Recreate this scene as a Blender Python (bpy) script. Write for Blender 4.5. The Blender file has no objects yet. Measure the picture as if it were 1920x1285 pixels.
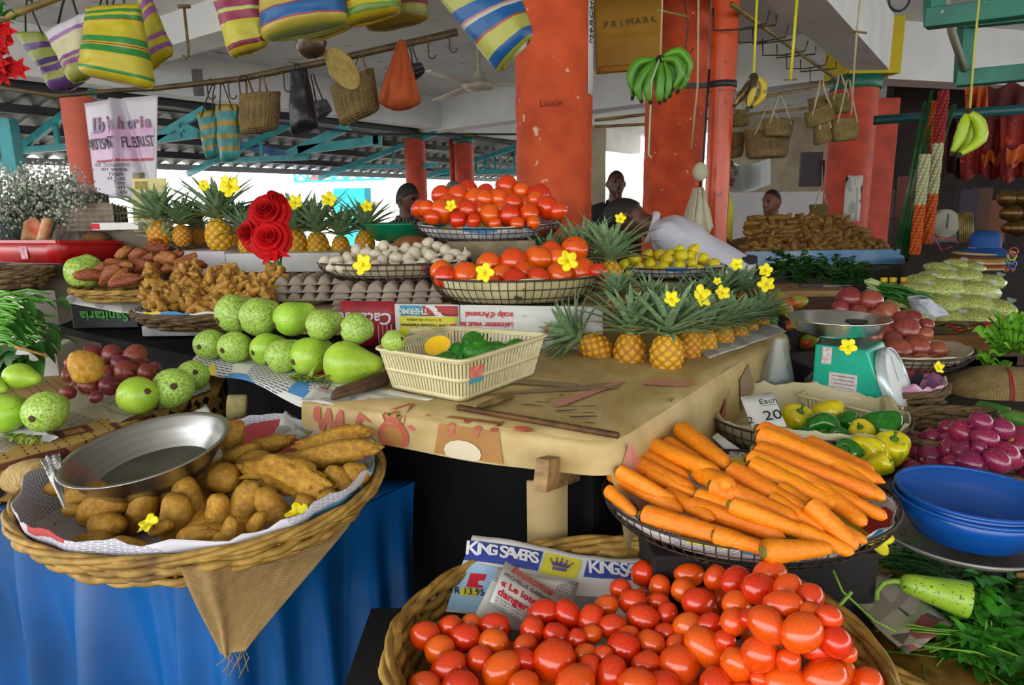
import bpy, math, random
from mathutils import Vector, Matrix, Quaternion, noise
rnd = random.Random(7)
S = bpy.context.scene
COL = S.collection
PI = math.pi
V = Vector
sin, cos, rad = math.sin, math.cos, math.radians

FPX, EYE = 1250.0, 1.45
cam_d = bpy.data.cameras.new('camera'); cam = bpy.data.objects.new('camera', cam_d); COL.objects.link(cam)
cam_d.sensor_width = 36; cam_d.lens = 36 * FPX / 1920; cam_d.clip_start = 0.02; cam_d.clip_end = 300
pit, rol = rad(11.5), rad(0.8)
F_ = V((0, cos(pit), -sin(pit))); U0 = V((0, sin(pit), cos(pit))); R0 = V((1, 0, 0))
R_ = R0 * cos(rol) - U0 * sin(rol); U_ = U0 * cos(rol) + R0 * sin(rol)
CP = V((0, 0, EYE))
mw = Matrix((R_, U_, -F_)).transposed().to_4x4(); mw.translation = CP
cam.matrix_world = mw
S.camera = cam
S.view_settings.view_transform = 'Standard'
try: S.view_settings.look = 'None'
except Exception: pass
S.view_settings.gamma = 1; S.view_settings.use_curve_mapping = False

def ray(px, py): return F_ + R_ * ((px - 960) / FPX) + U_ * ((642.5 - py) / FPX)
def at(px, py, Y):                     # the point seen at a pixel, at world depth Y
    d = ray(px, py); return CP + d * (Y / d.y)
def onz(px, py, z):                    # the point seen at a pixel, at height z
    d = ray(px, py); return CP + d * ((z - EYE) / d.z)
def proj(p):
    q = p - CP; w = q.dot(F_); return 960 + FPX * q.dot(R_) / w, 642.5 - FPX * q.dot(U_) / w
def mpp(p): return (p - CP).dot(F_) / FPX   # metres per pixel there
E1, E2 = V((.59, .81, 0)).normalized(), V((-.81, .59, 0)).normalized()
UZ = V((0, 0, 1))

MATS = {}
def nodes_of(name):
    m = bpy.data.materials.new(name); m.use_nodes = True
    nt = m.node_tree; b = nt.nodes['Principled BSDF']; return m, nt, b
def N(nt, t, **k):
    n = nt.nodes.new(t)
    for a, v in k.items():
        if a.startswith('i_'): n.inputs[a[2:].replace('_', ' ')].default_value = v
        else: setattr(n, a, v)
    return n
def srgb(c):
    if isinstance(c, str):
        c = [int(c[i:i+2], 16) / 255 for i in (0, 2, 4)]
    return tuple((x / 12.92 if x <= .04045 else ((x + .055) / 1.055) ** 2.4) for x in c[:3]) + (1,)
def ramp(nt, stops, interp='LINEAR'):
    n = N(nt, 'ShaderNodeValToRGB'); cr = n.color_ramp; cr.interpolation = interp
    while len(cr.elements) < len(stops): cr.elements.new(.5)
    for e, (p, c) in zip(cr.elements, stops): e.position = p; e.color = srgb(c) if not isinstance(c, float) else (c, c, c, 1)
    return n
def mat(name, c1, c2=None, rough=.5, scale=20, lo=.35, hi=.65, bump=0, bscale=None, metal=0, spec=.5, coat=0, sss=0,
        hue=0, val=0, detail=4, c3=None, s3=60, lo3=.6, hi3=.66, trans=0, alpha=1, vec='Object', stretch=None, tint=None, ior=None):
    if name in MATS: return MATS[name]
    m, nt, b = nodes_of(name); L = nt.links.new
    tc = N(nt, 'ShaderNodeTexCoord'); src = tc.outputs[vec]
    if stretch:
        mp = N(nt, 'ShaderNodeMapping'); mp.inputs['Scale'].default_value = stretch; L(src, mp.inputs['Vector']); src = mp.outputs['Vector']
    oi = None
    if hue or val: oi = N(nt, 'ShaderNodeObjectInfo')
    col = None
    rgb = N(nt, 'ShaderNodeRGB'); rgb.outputs[0].default_value = srgb(c1); col = rgb.outputs[0]
    def layer(col, c, sc, l, h, dt):
        nz = N(nt, 'ShaderNodeTexNoise', i_Scale=sc, i_Detail=dt); L(src, nz.inputs['Vector'])
        mr = N(nt, 'ShaderNodeMapRange'); mr.inputs['From Min'].default_value = l; mr.inputs['From Max'].default_value = h
        L(nz.outputs[0], mr.inputs['Value'])
        mx = N(nt, 'ShaderNodeMix', data_type='RGBA'); L(mr.outputs[0], mx.inputs[0]); L(col, mx.inputs[6]); mx.inputs[7].default_value = srgb(c)
        return mx.outputs[2]
    if c2: col = layer(col, c2, scale, lo, hi, detail)
    if c3: col = layer(col, c3, s3, lo3, hi3, 2)
    if tint:      # colour mixed in by a stored mesh attribute
        at_ = N(nt, 'ShaderNodeAttribute', attribute_name='tint')
        mx = N(nt, 'ShaderNodeMix', data_type='RGBA'); L(at_.outputs['Fac'], mx.inputs[0]); L(col, mx.inputs[6]); mx.inputs[7].default_value = srgb(tint); col = mx.outputs[2]
    if oi:
        hs = N(nt, 'ShaderNodeHueSaturation'); L(col, hs.inputs['Color'])
        for k, amt, base in (('Hue', hue, .5), ('Value', val, 1)):
            lo_, hi_ = amt if isinstance(amt, tuple) else (-amt, amt)
            mr = N(nt, 'ShaderNodeMapRange'); L(oi.outputs['Random'], mr.inputs['Value'])
            mr.inputs['To Min'].default_value = base + lo_; mr.inputs['To Max'].default_value = base + hi_
            L(mr.outputs[0], hs.inputs[k])
        col = hs.outputs[0]
    L(col, b.inputs['Base Color'])
    b.inputs['Roughness'].default_value = rough; b.inputs['Metallic'].default_value = metal
    b.inputs['Specular IOR Level'].default_value = spec; b.inputs['Coat Weight'].default_value = coat
    b.inputs['Coat Roughness'].default_value = .1
    if ior: b.inputs['IOR'].default_value = ior
    if sss:
        b.inputs['Subsurface Weight'].default_value = sss; b.inputs['Subsurface Radius'].default_value = (.01, .005, .003); b.inputs['Subsurface Scale'].default_value = 1
    if trans: b.inputs['Transmission Weight'].default_value = trans
    if alpha < 1: b.inputs['Alpha'].default_value = alpha
    if bump:
        nz = N(nt, 'ShaderNodeTexNoise', i_Scale=bscale or scale, i_Detail=5.0); L(src, nz.inputs['Vector'])
        bp = N(nt, 'ShaderNodeBump'); bp.inputs['Strength'].default_value = bump; bp.inputs['Distance'].default_value = .01
        L(nz.outputs[0], bp.inputs['Height']); L(bp.outputs[0], b.inputs['Normal'])
    MATS[name] = m
    return m
def stripe_mat(name, stops, rough=.35, axis=1, weave=400, wob=.0, bump=.15):
    """stripes across a woven plastic bag: stops along UV v"""
    if name in MATS: return MATS[name]
    m, nt, b = nodes_of(name); L = nt.links.new
    uv = N(nt, 'ShaderNodeTexCoord'); sp = N(nt, 'ShaderNodeSeparateXYZ'); L(uv.outputs['UV'], sp.inputs[0])
    r = ramp(nt, stops, 'CONSTANT'); L(sp.outputs[axis], r.inputs[0])
    wv = N(nt, 'ShaderNodeTexWave', i_Scale=weave / 10, wave_type='BANDS', bands_direction='Y'); L(uv.outputs['UV'], wv.inputs['Vector'])
    mx = N(nt, 'ShaderNodeMix', data_type='RGBA', blend_type='MULTIPLY'); mx.inputs[0].default_value = .3
    L(r.outputs[0], mx.inputs[6]); L(wv.outputs['Color'], mx.inputs[7]); L(mx.outputs[2], b.inputs['Base Color'])
    b.inputs['Roughness'].default_value = rough
    bp = N(nt, 'ShaderNodeBump'); bp.inputs['Strength'].default_value = bump; bp.inputs['Distance'].default_value = .004
    L(wv.outputs['Fac'], bp.inputs['Height']); L(bp.outputs[0], b.inputs['Normal'])
    MATS[name] = m; return m
def weave_mat(name, c1, c2, scale=60, rough=.7, bump=.6, vec='UV', sy=1.0):
    """plaited palm or burlap: checker of two wave directions"""
    if name in MATS: return MATS[name]
    m, nt, b = nodes_of(name); L = nt.links.new
    tc = N(nt, 'ShaderNodeTexCoord')
    mp = N(nt, 'ShaderNodeMapping'); mp.inputs['Scale'].default_value = (1, sy, 1); L(tc.outputs[vec], mp.inputs[0])
    a = N(nt, 'ShaderNodeTexWave', i_Scale=scale, i_Distortion=1.5, bands_direction='X'); c = N(nt, 'ShaderNodeTexWave', i_Scale=scale, i_Distortion=1.5, bands_direction='Y')
    L(mp.outputs[0], a.inputs['Vector']); L(mp.outputs[0], c.inputs['Vector'])
    d = N(nt, 'ShaderNodeMath', operation='MULTIPLY'); L(a.outputs['Fac'], d.inputs[0]); L(c.outputs['Fac'], d.inputs[1])
    nz = N(nt, 'ShaderNodeTexNoise', i_Scale=scale * .4); L(mp.outputs[0], nz.inputs['Vector'])
    e = N(nt, 'ShaderNodeMath', operation='MULTIPLY_ADD'); L(nz.outputs[0], e.inputs[0]); e.inputs[1].default_value = .7; L(d.outputs[0], e.inputs[2])
    r = ramp(nt, [(.25, c2), (.8, c1)]); L(e.outputs[0], r.inputs[0]); L(r.outputs[0], b.inputs['Base Color'])
    b.inputs['Roughness'].default_value = rough
    bp = N(nt, 'ShaderNodeBump'); bp.inputs['Strength'].default_value = bump; bp.inputs['Distance'].default_value = .006
    L(d.outputs[0], bp.inputs['Height']); L(bp.outputs[0], b.inputs['Normal'])
    MATS[name] = m; return m
def news_mat(name, paper='dcdad2', ink='55555a', sx=5, sy=34, accent=None, cut=.44, acc_cut=.62):
    """columns of small print on newspaper, with a few coloured blocks"""
    if name in MATS: return MATS[name]
    m, nt, b = nodes_of(name); L = nt.links.new
    tc = N(nt, 'ShaderNodeTexCoord')
    br = N(nt, 'ShaderNodeTexBrick'); L(tc.outputs['UV'], br.inputs['Vector'])
    br.inputs['Scale'].default_value = sy * 2.2; br.inputs['Brick Width'].default_value = 3.1; br.inputs['Row Height'].default_value = 1.0
    br.inputs['Mortar Size'].default_value = .27; br.inputs['Color1'].default_value = srgb(ink); br.inputs['Color2'].default_value = srgb(ink); br.inputs['Mortar'].default_value = srgb(paper)
    br.inputs['Mortar Smooth'].default_value = .2
    nz = N(nt, 'ShaderNodeTexVoronoi', i_Scale=float(sx) * 1.3); L(tc.outputs['UV'], nz.inputs['Vector'])
    sp = N(nt, 'ShaderNodeSeparateXYZ'); L(nz.outputs['Color'], sp.inputs[0])
    lt = N(nt, 'ShaderNodeMath', operation='LESS_THAN'); lt.inputs[1].default_value = cut; L(sp.outputs[0], lt.inputs[0])
    mx = N(nt, 'ShaderNodeMix', data_type='RGBA'); L(lt.outputs[0], mx.inputs[0]); mx.inputs[7].default_value = srgb(paper); L(br.outputs['Color'], mx.inputs[6])
    col = mx.outputs[2]
    for k, ac in enumerate(accent or []):
        gt = N(nt, 'ShaderNodeMath', operation='COMPARE'); gt.inputs[1].default_value = .9 - .16 * k; gt.inputs[2].default_value = .05; L(sp.outputs[1], gt.inputs[0])
        my = N(nt, 'ShaderNodeMix', data_type='RGBA'); L(gt.outputs[0], my.inputs[0]); L(col, my.inputs[6]); my.inputs[7].default_value = srgb(ac); col = my.outputs[2]
    L(col, b.inputs['Base Color']); b.inputs['Roughness'].default_value = .8
    MATS[name] = m; return m

class MB:
    def __init__(s): s.v = []; s.f = []; s.m = []; s.uv = []; s.t = []; s.sm = []
    def add(s, vs, fs, mi=0, uv=None, t=None, smooth=True):
        o = len(s.v); s.v += [tuple(v) for v in vs]
        s.uv += uv if uv else [(v[0], v[1]) for v in vs]
        s.t += t if t else [0.0] * len(vs)
        s.f += [tuple(i + o for i in f) for f in fs]; s.m += [mi] * len(fs); s.sm += [smooth] * len(fs)
        return s
    def xf(s, M):
        s.v = [tuple(M @ V(v)) for v in s.v]; return s
    def grid(s, fn, nu, nv, cu=False, mi=0, uv=None, tf=None, flip=False, smooth=True, caps=False):
        vs, uvs, ts = [], [], []
        mu = nu if cu else nu + 1
        for j in range(nv + 1):
            for i in range(mu):
                a, b = i / nu, j / nv
                vs.append(fn(a, b)); uvs.append(uv(a, b) if uv else (a, b)); ts.append(tf(a, b) if tf else 0.0)
        fs = []
        for j in range(nv):
            for i in range(nu):
                i2 = (i + 1) % mu
                q = (j * mu + i, j * mu + i2, (j + 1) * mu + i2, (j + 1) * mu + i)
                fs.append(q[::-1] if flip else q)
        if caps and cu:
            fs.append(tuple(range(mu))[::-1]); fs.append(tuple(nv * mu + i for i in range(mu)))
        return s.add(vs, fs, mi, uvs, ts, smooth)
    def lathe(s, prof, n=20, M=None, mi=0, rf=None, tf=None, zf=None):
        """prof: (r, z); rf(theta, k) scales the radius"""
        M = M or Matrix(); k = len(prof)
        def fn(a, b):
            i = round(b * (k - 1)); r, z = prof[i]; th = 2 * PI * a
            rr = r * (rf(th, i / (k - 1)) if rf else 1)
            return M @ V((rr * cos(th), rr * sin(th), z + (zf(th, i / (k - 1)) if zf else 0)))
        s.grid(fn, n, k - 1, cu=True, mi=mi, tf=tf, uv=lambda a, b: (a, b))
        return s
    def tube(s, path, r, n=6, mi=0, closed=False, flat=None, caps=True):
        path = [V(p) for p in path]; k = len(path)
        rs = r if isinstance(r, (list, tuple)) else [r] * k
        vs, uvs = [], []; nrm = None
        for i, p in enumerate(path):
            if closed: t = path[(i + 1) % k] - path[i - 1]
            else: t = path[min(i + 1, k - 1)] - path[max(i - 1, 0)]
            if t.length < 1e-9: t = V((0, 0, 1))
            t.normalize()
            if nrm is None:
                nrm = t.cross(V((0, 0, 1)))
                if nrm.length < .1: nrm = t.cross(V((1, 0, 0)))
            nrm = (nrm - t * nrm.dot(t)).normalized(); bi = t.cross(nrm)
            for j in range(n):
                a = 2 * PI * j / n
                vs.append(p + (nrm * cos(a) + bi * sin(a) * (flat or 1)) * rs[i]); uvs.append((j / n, i / max(1, k - 1)))
        fs = []
        for i in range(k if closed else k - 1):
            for j in range(n):
                a, b = i * n + j, i * n + (j + 1) % n; c = ((i + 1) % k) * n
                fs.append((a, b, c + (j + 1) % n, c + j))
        if caps and not closed: fs.append(tuple(range(n))[::-1]); fs.append(tuple((k - 1) * n + j for j in range(n)))
        return s.add(vs, fs, mi, uvs)
    def box(s, c, size, M=None, mi=0, taper=1.0, smooth=False):
        M = M or Matrix(); x, y, z = (q / 2 for q in size); c = V(c)
        vs = [M @ (c + V((sx * x * (taper if sz > 0 else 1), sy * y * (taper if sz > 0 else 1), sz * z))) for sz in (-1, 1) for sx, sy in ((-1, -1), (1, -1), (1, 1), (-1, 1))]
        uv = [((sx + 1) / 2 , (sz + 1) / 2) for sz in (-1, 1) for sx, sy in ((-1, -1), (1, -1), (1, 1), (-1, 1))]
        return s.add(vs, [(3, 2, 1, 0), (4, 5, 6, 7), (0, 1, 5, 4), (1, 2, 6, 5), (2, 3, 7, 6), (3, 0, 4, 7)], mi, uv, smooth=smooth)
    def beam(s, a, b, w, h, up=None, mi=0):
        """a box from a to b, w wide and h high"""
        a, b = V(a), V(b); d = (b - a); ln = d.length; d.normalize(); u = up or UZ
        sd = d.cross(u)
        if sd.length < .01: sd = d.cross(V((1, 0, 0)))
        sd.normalize(); u = sd.cross(d)
        M = Matrix((sd, d, u)).transposed().to_4x4(); M.translation = (a + b) / 2
        return s.box((0, 0, 0), (w, ln, h), M, mi)
    def ball(s, c, r, n=12, k=8, mi=0, M=None):
        c = V(c); r = r if isinstance(r, (tuple, list)) else (r, r, r); M = M or Matrix()
        return s.grid(lambda a, b: M @ (c + V((r[0] * cos(2 * PI * a) * sin(PI * b), r[1] * sin(2 * PI * a) * sin(PI * b), -r[2] * cos(PI * b)))), n, k, cu=True, mi=mi)
    def prism(s, pts, z0, z1, mi=0):
        n = len(pts); vs = [(p[0], p[1], z0) for p in pts] + [(p[0], p[1], z1) for p in pts]
        ar = sum(pts[i][0] * pts[(i + 1) % n][1] - pts[(i + 1) % n][0] * pts[i][1] for i in range(n))
        fs = [tuple(range(n))[::-1], tuple(range(n, 2 * n))] + [(i, (i + 1) % n, n + (i + 1) % n, n + i) for i in range(n)]
        if ar < 0: fs = [f[::-1] for f in fs]
        return s.add(vs, fs, mi, smooth=False)
    def poly(s, pts, mi=0):
        return s.add(pts, [tuple(range(len(pts)))], mi, smooth=False)
    def blade(s, base, d, up, ln, w, curl=.3, n=6, mi=0, fold=.25, tw=0):
        """a tapering leaf that arches over: d is its start direction, up the way it bends away from"""
        base, d, up = V(base), V(d).normalized(), V(up).normalized()
        side = d.cross(up)
        if side.length < .01: side = V((1, 0, 0))
        side.normalize(); p = base.copy(); vs, uvs, ts = [], [], []
        nrm = side.cross(d)
        for i in range(n + 1):
            f = i / n; ww = w * (1 - f) ** .7 * (0.75 + .5 * min(f * 3, .5)) if f < 1 else 0.0005
            vs += [p - side * ww / 2 + nrm * ww * fold, p, p + side * ww / 2 + nrm * ww * fold]; uvs += [(0, f), (.5, f), (1, f)]; ts += [f] * 3
            q = Quaternion(side, -curl / n * (0.6 + f)); d = q @ d; nrm = q @ nrm
            p = p + d * (ln / n)
        fs = []
        for i in range(n):
            a = i * 3; fs += [(a, a + 1, a + 4, a + 3), (a + 1, a + 2, a + 5, a + 4)]
        return s.add(vs, fs, mi, uvs, ts)
    def mesh(s, name, mats):
        me = bpy.data.meshes.new(name); me.from_pydata(s.v, [], s.f)
        for m in (mats if isinstance(mats, (list, tuple)) else [mats]): me.materials.append(m)
        me.polygons.foreach_set('material_index', s.m); me.polygons.foreach_set('use_smooth', s.sm)
        ul = me.uv_layers.new(name='UVMap'); buf = []
        for l in me.loops: buf += s.uv[l.vertex_index]
        ul.data.foreach_set('uv', buf)
        if any(s.t):
            a = me.attributes.new('tint', 'FLOAT', 'POINT'); a.data.foreach_set('value', s.t)
        me.update(); return me
    def build(s, name, mats, parent=None, solid=0, bevel=0, sub=0):
        o = bpy.data.objects.new(name, s.mesh(name, mats)); COL.objects.link(o)
        if parent: o.parent = parent
        if bevel:
            b = o.modifiers.new('b', 'BEVEL'); b.width = bevel; b.segments = 2; b.limit_method = 'ANGLE'
        if solid:
            b = o.modifiers.new('s', 'SOLIDIFY'); b.thickness = solid; b.offset = 0
        if sub:
            b = o.modifiers.new('u', 'SUBSURF'); b.levels = sub; b.render_levels = sub
        return o

def tag(o, label=None, cat=None, group=None, kind=None):
    if label: o['label'] = label
    if cat: o['category'] = cat
    if group: o['group'] = group
    if kind: o['kind'] = kind
    return o
def empty(name, loc=(0, 0, 0), label=None, cat=None, group=None):
    o = bpy.data.objects.new(name, None); COL.objects.link(o); o.location = loc; o.empty_display_size = .05
    return tag(o, label, cat, group)
def struct(name, mb, m, **k): return tag(mb.build(name, m, **k), kind='structure')
def kids(o): return [c for c in o.children]
def copy_tree(o, parent=None):
    c = o.copy(); COL.objects.link(c)
    if parent: c.parent = parent
    for ch in list(o.children): copy_tree(ch, c)
    return c
PROTO_DONE = {}
class Proto:
    """builds a kind once; the first placement uses it, later ones copy it and its parts"""
    def __init__(s, makers): s.mk = makers; s.first = [None] * len(makers)
    def get(s, k=None):
        k = rnd.randrange(len(s.mk)) if k is None else k % len(s.mk)
        if s.first[k] is None: s.first[k] = s.mk[k](); return s.first[k]
        c = copy_tree(s.first[k])
        for key in ('label', 'group', 'category'):
            if key in c: del c[key]
        return c
def aim(o, p, d, spin=0, scale=1):
    """stand an object at p with its local Z along d"""
    q = V(d).normalized().to_track_quat('Z', 'Y') @ Quaternion((0, 0, 1), spin)
    o.rotation_mode = 'QUATERNION'; o.rotation_quaternion = q; o.location = p
    o.scale = scale if isinstance(scale, (tuple, list)) else (scale,) * 3
    return o
def pdir(ang, depth=0): return R_ * cos(rad(ang)) * cos(rad(depth)) + U_ * sin(rad(ang)) * cos(rad(depth)) + F_ * sin(rad(depth))
ORD = 'first second third fourth fifth sixth seventh eighth ninth tenth eleventh twelfth thirteenth fourteenth fifteenth sixteenth seventeenth eighteenth nineteenth twentieth'.split()
def ordinal(i, n):
    if n == 1: return 'alone'
    if i == 0: return 'leftmost'
    if i == n - 1: return 'rightmost'
    return ORD[i] + ' from left'
def label_rows(items, noun, where, cat, group, per=7):
    """items: (object, px, py): rows from the front (lowest) backwards, each told apart along its row"""
    it = sorted(items, key=lambda q: -q[2]); rows = []
    nr = max(1, round(len(it) / per)); k = 0
    for r in range(nr):
        e = round((r + 1) * len(it) / nr); rows.append(sorted(it[k:e], key=lambda q: q[1])); k = e
    for r, row in enumerate(rows):
        rn = '' if nr == 1 else (' in front row' if r == 0 else ' in back row' if r == nr - 1 else f' in {ORD[r]} row')
        for i, (o, _x, _y) in enumerate(row):
            nn = noun(o) if callable(noun) else noun
            tag(o, f'{nn}, {ordinal(i, len(row))}{rn} {where}', cat, group)
def relax(P, Rr, it=25, keep=.15, floor=None, f=.92):
    """push overlapping round things apart a little"""
    P0 = [p.copy() for p in P]
    for _ in range(it):
        for i in range(len(P)):
            for j in range(i + 1, len(P)):
                d = P[i] - P[j]; mn = (Rr[i] + Rr[j]) * f; l = d.length
                if l < mn and l > 1e-6:
                    h = d / l * (mn - l) * .5
                    # mostly along the line of sight so the picture position stays
                    P[i] += h * .6; P[j] -= h * .6
                    v = F_ * (.35 * (mn - l) * (1 if d.dot(F_) > 0 else -1)); P[i] += v; P[j] -= v
        for i in range(len(P)): P[i] += (P0[i] - P[i]) * keep
    return P
def lettering(txt, size, M, m, parent=None, name='lettering', align='CENTER', ext=.0004, sx=1.0, shear=0, bold=0):
    c = bpy.data.curves.new(name, 'FONT'); c.body = txt; c.size = size; c.align_x = align; c.align_y = 'CENTER'; c.extrude = ext; c.shear = shear; c.offset = bold
    c.resolution_u = 3
    t_ = bpy.data.objects.new(name, c); COL.objects.link(t_); bpy.context.view_layer.update()
    me = bpy.data.meshes.new_from_object(t_.evaluated_get(bpy.context.evaluated_depsgraph_get())); bpy.data.objects.remove(t_); bpy.data.curves.remove(c)
    me.materials.clear(); me.materials.append(m); o = bpy.data.objects.new(name, me); COL.objects.link(o)
    o.matrix_world = M @ Matrix.Diagonal((sx, 1, 1, 1))
    if parent: o.parent = parent; o.matrix_parent_inverse = parent.matrix_world.inverted() if parent.type != 'EMPTY' else Matrix.Translation(-parent.location)
    return o
def frame(o, x, y):
    """matrix with local X along x, Y along y, at o"""
    x = V(x).normalized(); y = V(y); z = x.cross(y).normalized(); y = z.cross(x)
    M = Matrix((x, y, z)).transposed().to_4x4(); M.translation = V(o); return M
def fbm(p, s=1.0): return noise.fractal(V(p) * s, 1.0, 2.0, 3)
m_white = mat('white_paint', 'dcdcdc', 'cccdd0', scale=1.5, rough=.85, c3='8d8a84', s3=5, lo3=.62, hi3=.8)
m_white2 = mat('beam_white_paint', 'dededc', 'cdcfd0', scale=2, rough=.8)
m_cream = mat('cream_wall', 'b9ab92', 'a09078', scale=2, rough=.85)
m_floor = mat('concrete_floor', 'a39d92', '86817a', scale=3, rough=.8, bump=.2, bscale=40)
m_orange = mat('orange_stucco', 'd4521f', 'b53d14', scale=9, rough=.75, bump=.5, bscale=90, c3='e9b79d', s3=24, lo3=.70, hi3=.76)
m_orange2 = mat('orange_gloss_pipe', 'd44d14', 'b83f10', scale=4, rough=.3, c3='7d2a10', s3=18, lo3=.66, hi3=.74)
m_orange3 = mat('red_orange_column', 'c8401a', 'a53212', scale=6, rough=.6)
m_teal = mat('teal_paint', '1f9aa0', '187f88', scale=6, rough=.45, c3='5b6f66', s3=25, lo3=.66, hi3=.72)
m_green = mat('green_steel', '13735c', '0d5c4c', scale=8, rough=.45, c3='8aa89a', s3=40, lo3=.68, hi3=.74)
m_tin = mat('corrugated_tin', 'a9a9a6', '7d7e7e', scale=2, rough=.45, metal=.3)
m_dark = mat('dark_steel', '2a2a2c', '1d1d1f', scale=5, rough=.5)
m_rust = mat('rusty_wire', '4a3a2c', '2c2420', scale=30, rough=.6, metal=.3)
m_black = mat('black_tarp', '050506', '09090a', scale=10, rough=.75, spec=.2)
m_yellow = mat('yellow_paint', 'cbb311', 'b79d0c', scale=3, rough=.7)
m_wood = mat('raw_wood', 'a58456', '7d5f39', scale=6, rough=.75, stretch=(1, 8, 8), bump=.2)
m_wood_d = mat('dark_wood', '5b3d22', '3a2614', scale=6, rough=.7, stretch=(1, 8, 8), bump=.3)
m_bamboo = mat('bamboo_pole', '8a7434', '5b4a22', scale=14, rough=.5)
m_out = mat('sunlit_white_wall', 'e8e8e6', 'dcdcdc', scale=2, rough=.9)
m_paper = mat('white_paper', 'd9d9d4', 'cfcfca', scale=5, rough=.8)
m_ink = mat('black_ink', '17171a', rough=.7)
m_redink = mat('red_ink', 'c2182a', rough=.7)
m_red = mat('red_plastic', 'b5141a', '9a1016', scale=4, rough=.35)
m_card = mat('brown_cardboard', 'b29a6b', '9c8558', scale=4, rough=.85)

f = MB(); f.box((0, 10, -.05), (60, 60, .1)); struct('floor', f, m_floor)
def P1at(p, t1, t2, z): q = V(p) + E1 * t1 + E2 * t2; q.z = z; return q
EDGE = V((-4.35, 8.1, 0))            # a point on the building's open left edge, which runs along E1
BE = [P1at(EDGE, -7.4, 0, 0), P1at(EDGE, 14, 0, 0), P1at(EDGE, 14, -22, 0), P1at(EDGE, -7.4, -22, 0)]
c = MB(); c.prism([(p.x, p.y) for p in BE], 3.3, 3.5); struct('ceiling', c, m_white)
def beam_along(name, p, q, w, zb, zt=3.3, m=m_white2):
    b = MB(); b.beam(V((p[0], p[1], (zb + zt) / 2)), V((q[0], q[1], (zb + zt) / 2)), w, zt - zb); return struct(name, b, m)
PC = V((.29, 4.5, 0))                # the big central column
PR = V((3.95, 7.6, 0))               # the column with the yellow head
beam_along('ceiling_beam_1', P1at(PC, 0, 6.2, 0), P1at(PC, 0, -5, 0), .34, 3.02)
beam_along('ceiling_beam_2', V((-2.15, 13.2, 0)), PR, .36, 2.78)
beam_along('ceiling_beam_3', PR + E1 * -.2, P1at(PR, -7.0, 0, 0), .34, 2.78)
beam_along('ceiling_beam_4', PR, PR + V((5.2, 1.6, 0)), .36, 2.72)
beam_along('ceiling_beam_5', P1at(EDGE, -7.2, -.1, 0), P1at(EDGE, 13, -.1, 0), .3, 2.8)
# far side wall, pale, with a bright opening beyond
w = MB(); w.box((3.2, 12.5, .55), (7.5, .2, 1.1)); struct('wall_far', w, m_out)
w = MB(); w.box((1.22, 11.2, 1.35), (.62, .5, 2.7)); struct('wall_pier', w, m_cream)
w = MB(); w.box((7.5, 15.5, 1.7), (5.6, .3, 3.4)); struct('wall_back', w, m_cream)
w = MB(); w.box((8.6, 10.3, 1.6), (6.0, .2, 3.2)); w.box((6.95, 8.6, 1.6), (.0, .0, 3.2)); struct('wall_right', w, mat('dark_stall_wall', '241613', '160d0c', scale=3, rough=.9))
w = MB(); w.box((4.35, 12.2, 1.3), (.8, .1, .62)); struct('wall_hatch', w, mat('grey_panel', '77777c', rough=.8))

def column(name, c, r, z1, m, label, cat='column', z0=0, parts=None, n=40, group=None):
    e = empty(name, (c.x, c.y, 0), label, cat, group)
    b = MB(); b.lathe([(r * (1 + .012 * sin(i * 2.1)), z0 + (z1 - z0) * i / 30) for i in range(31)], n); b.build('shaft', m, e)
    return e
k = mat('scuffed_orange_stucco', 'd8551f', 'c04415', scale=7, rough=.7, bump=.6, bscale=70, c3='eec3ac', s3=11, lo3=.70, hi3=.76)
col_c = column('round_column', V((.29, 4.5, 0)), .245, 3.3, k, 'thick orange stucco column with white scuffs and a taped poster strip beside the upper tomato basket')
# scribble and poster on the central column
def on_col(a, z, c=PC, r=.247): return V((c.x + r * sin(a), c.y - r * cos(a), z))
def wrap(c, r, a0, a1, z0, z1, mm, name, par, nu=8, nv=6, wob=.004):
    b = MB(); b.grid(lambda u, v: V((r * 1.004 * sin(a0 + (a1 - a0) * u), -r * 1.004 * cos(a0 + (a1 - a0) * u), z0 + (z1 - z0) * v + wob * sin(9 * u))), nu, nv)
    return b.build(name, mm, par, solid=.002)
ap = at(1104, 90, 4.35); tz0, tz1 = at(1100, 178, 4.4).z, at(1100, -40, 4.4).z
ps = wrap(None, .2475, rad(54), rad(80), tz0, tz1, m_paper, 'poster', col_c); ps['label'] = 'white poster strip with dark handwriting'
for i, tx in enumerate(('MARCHE', 'LUNDI')):
    a = rad(62 + 8 * i); p = V((.252 * sin(a), -.252 * cos(a), (tz0 + tz1) / 2 + .1))
    o = lettering(tx, .07, frame(p, (0, 0, 1), (-cos(a), -sin(a), 0)), m_ink); o.parent = ps
a = rad(-8); zz = at(1030, 196, 4.3).z
o = lettering('Loisin', .06, frame(V((.249 * sin(a), -.249 * cos(a), zz)), (cos(a), sin(a), 0), (0, 0, 1)), mat('pen_ink', '6b2a17', rough=.8), name='scribble'); o.parent = col_c
PB = at(1262, 330, 5.3); PB.z = 0
col_b = column('round_column', PB, .225, 3.3, m_orange, 'rough orange column behind the green banana bunch')
PP = at(1346, 330, 4.6); PP.z = 0
pipe = empty('drain_pipe', (PP.x, PP.y, 0), 'glossy orange downpipe clamped beside the column, with a cloth bag at its foot', 'pipe')
b = MB(); b.lathe([(.078, 0), (.078, 1.0), (.078, at(1346, 168, 4.6).z)], 24); b.lathe([(.086, at(1346, 172, 4.6).z), (.086, 3.3)], 24); b.build('tube', m_orange2, pipe)
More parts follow.
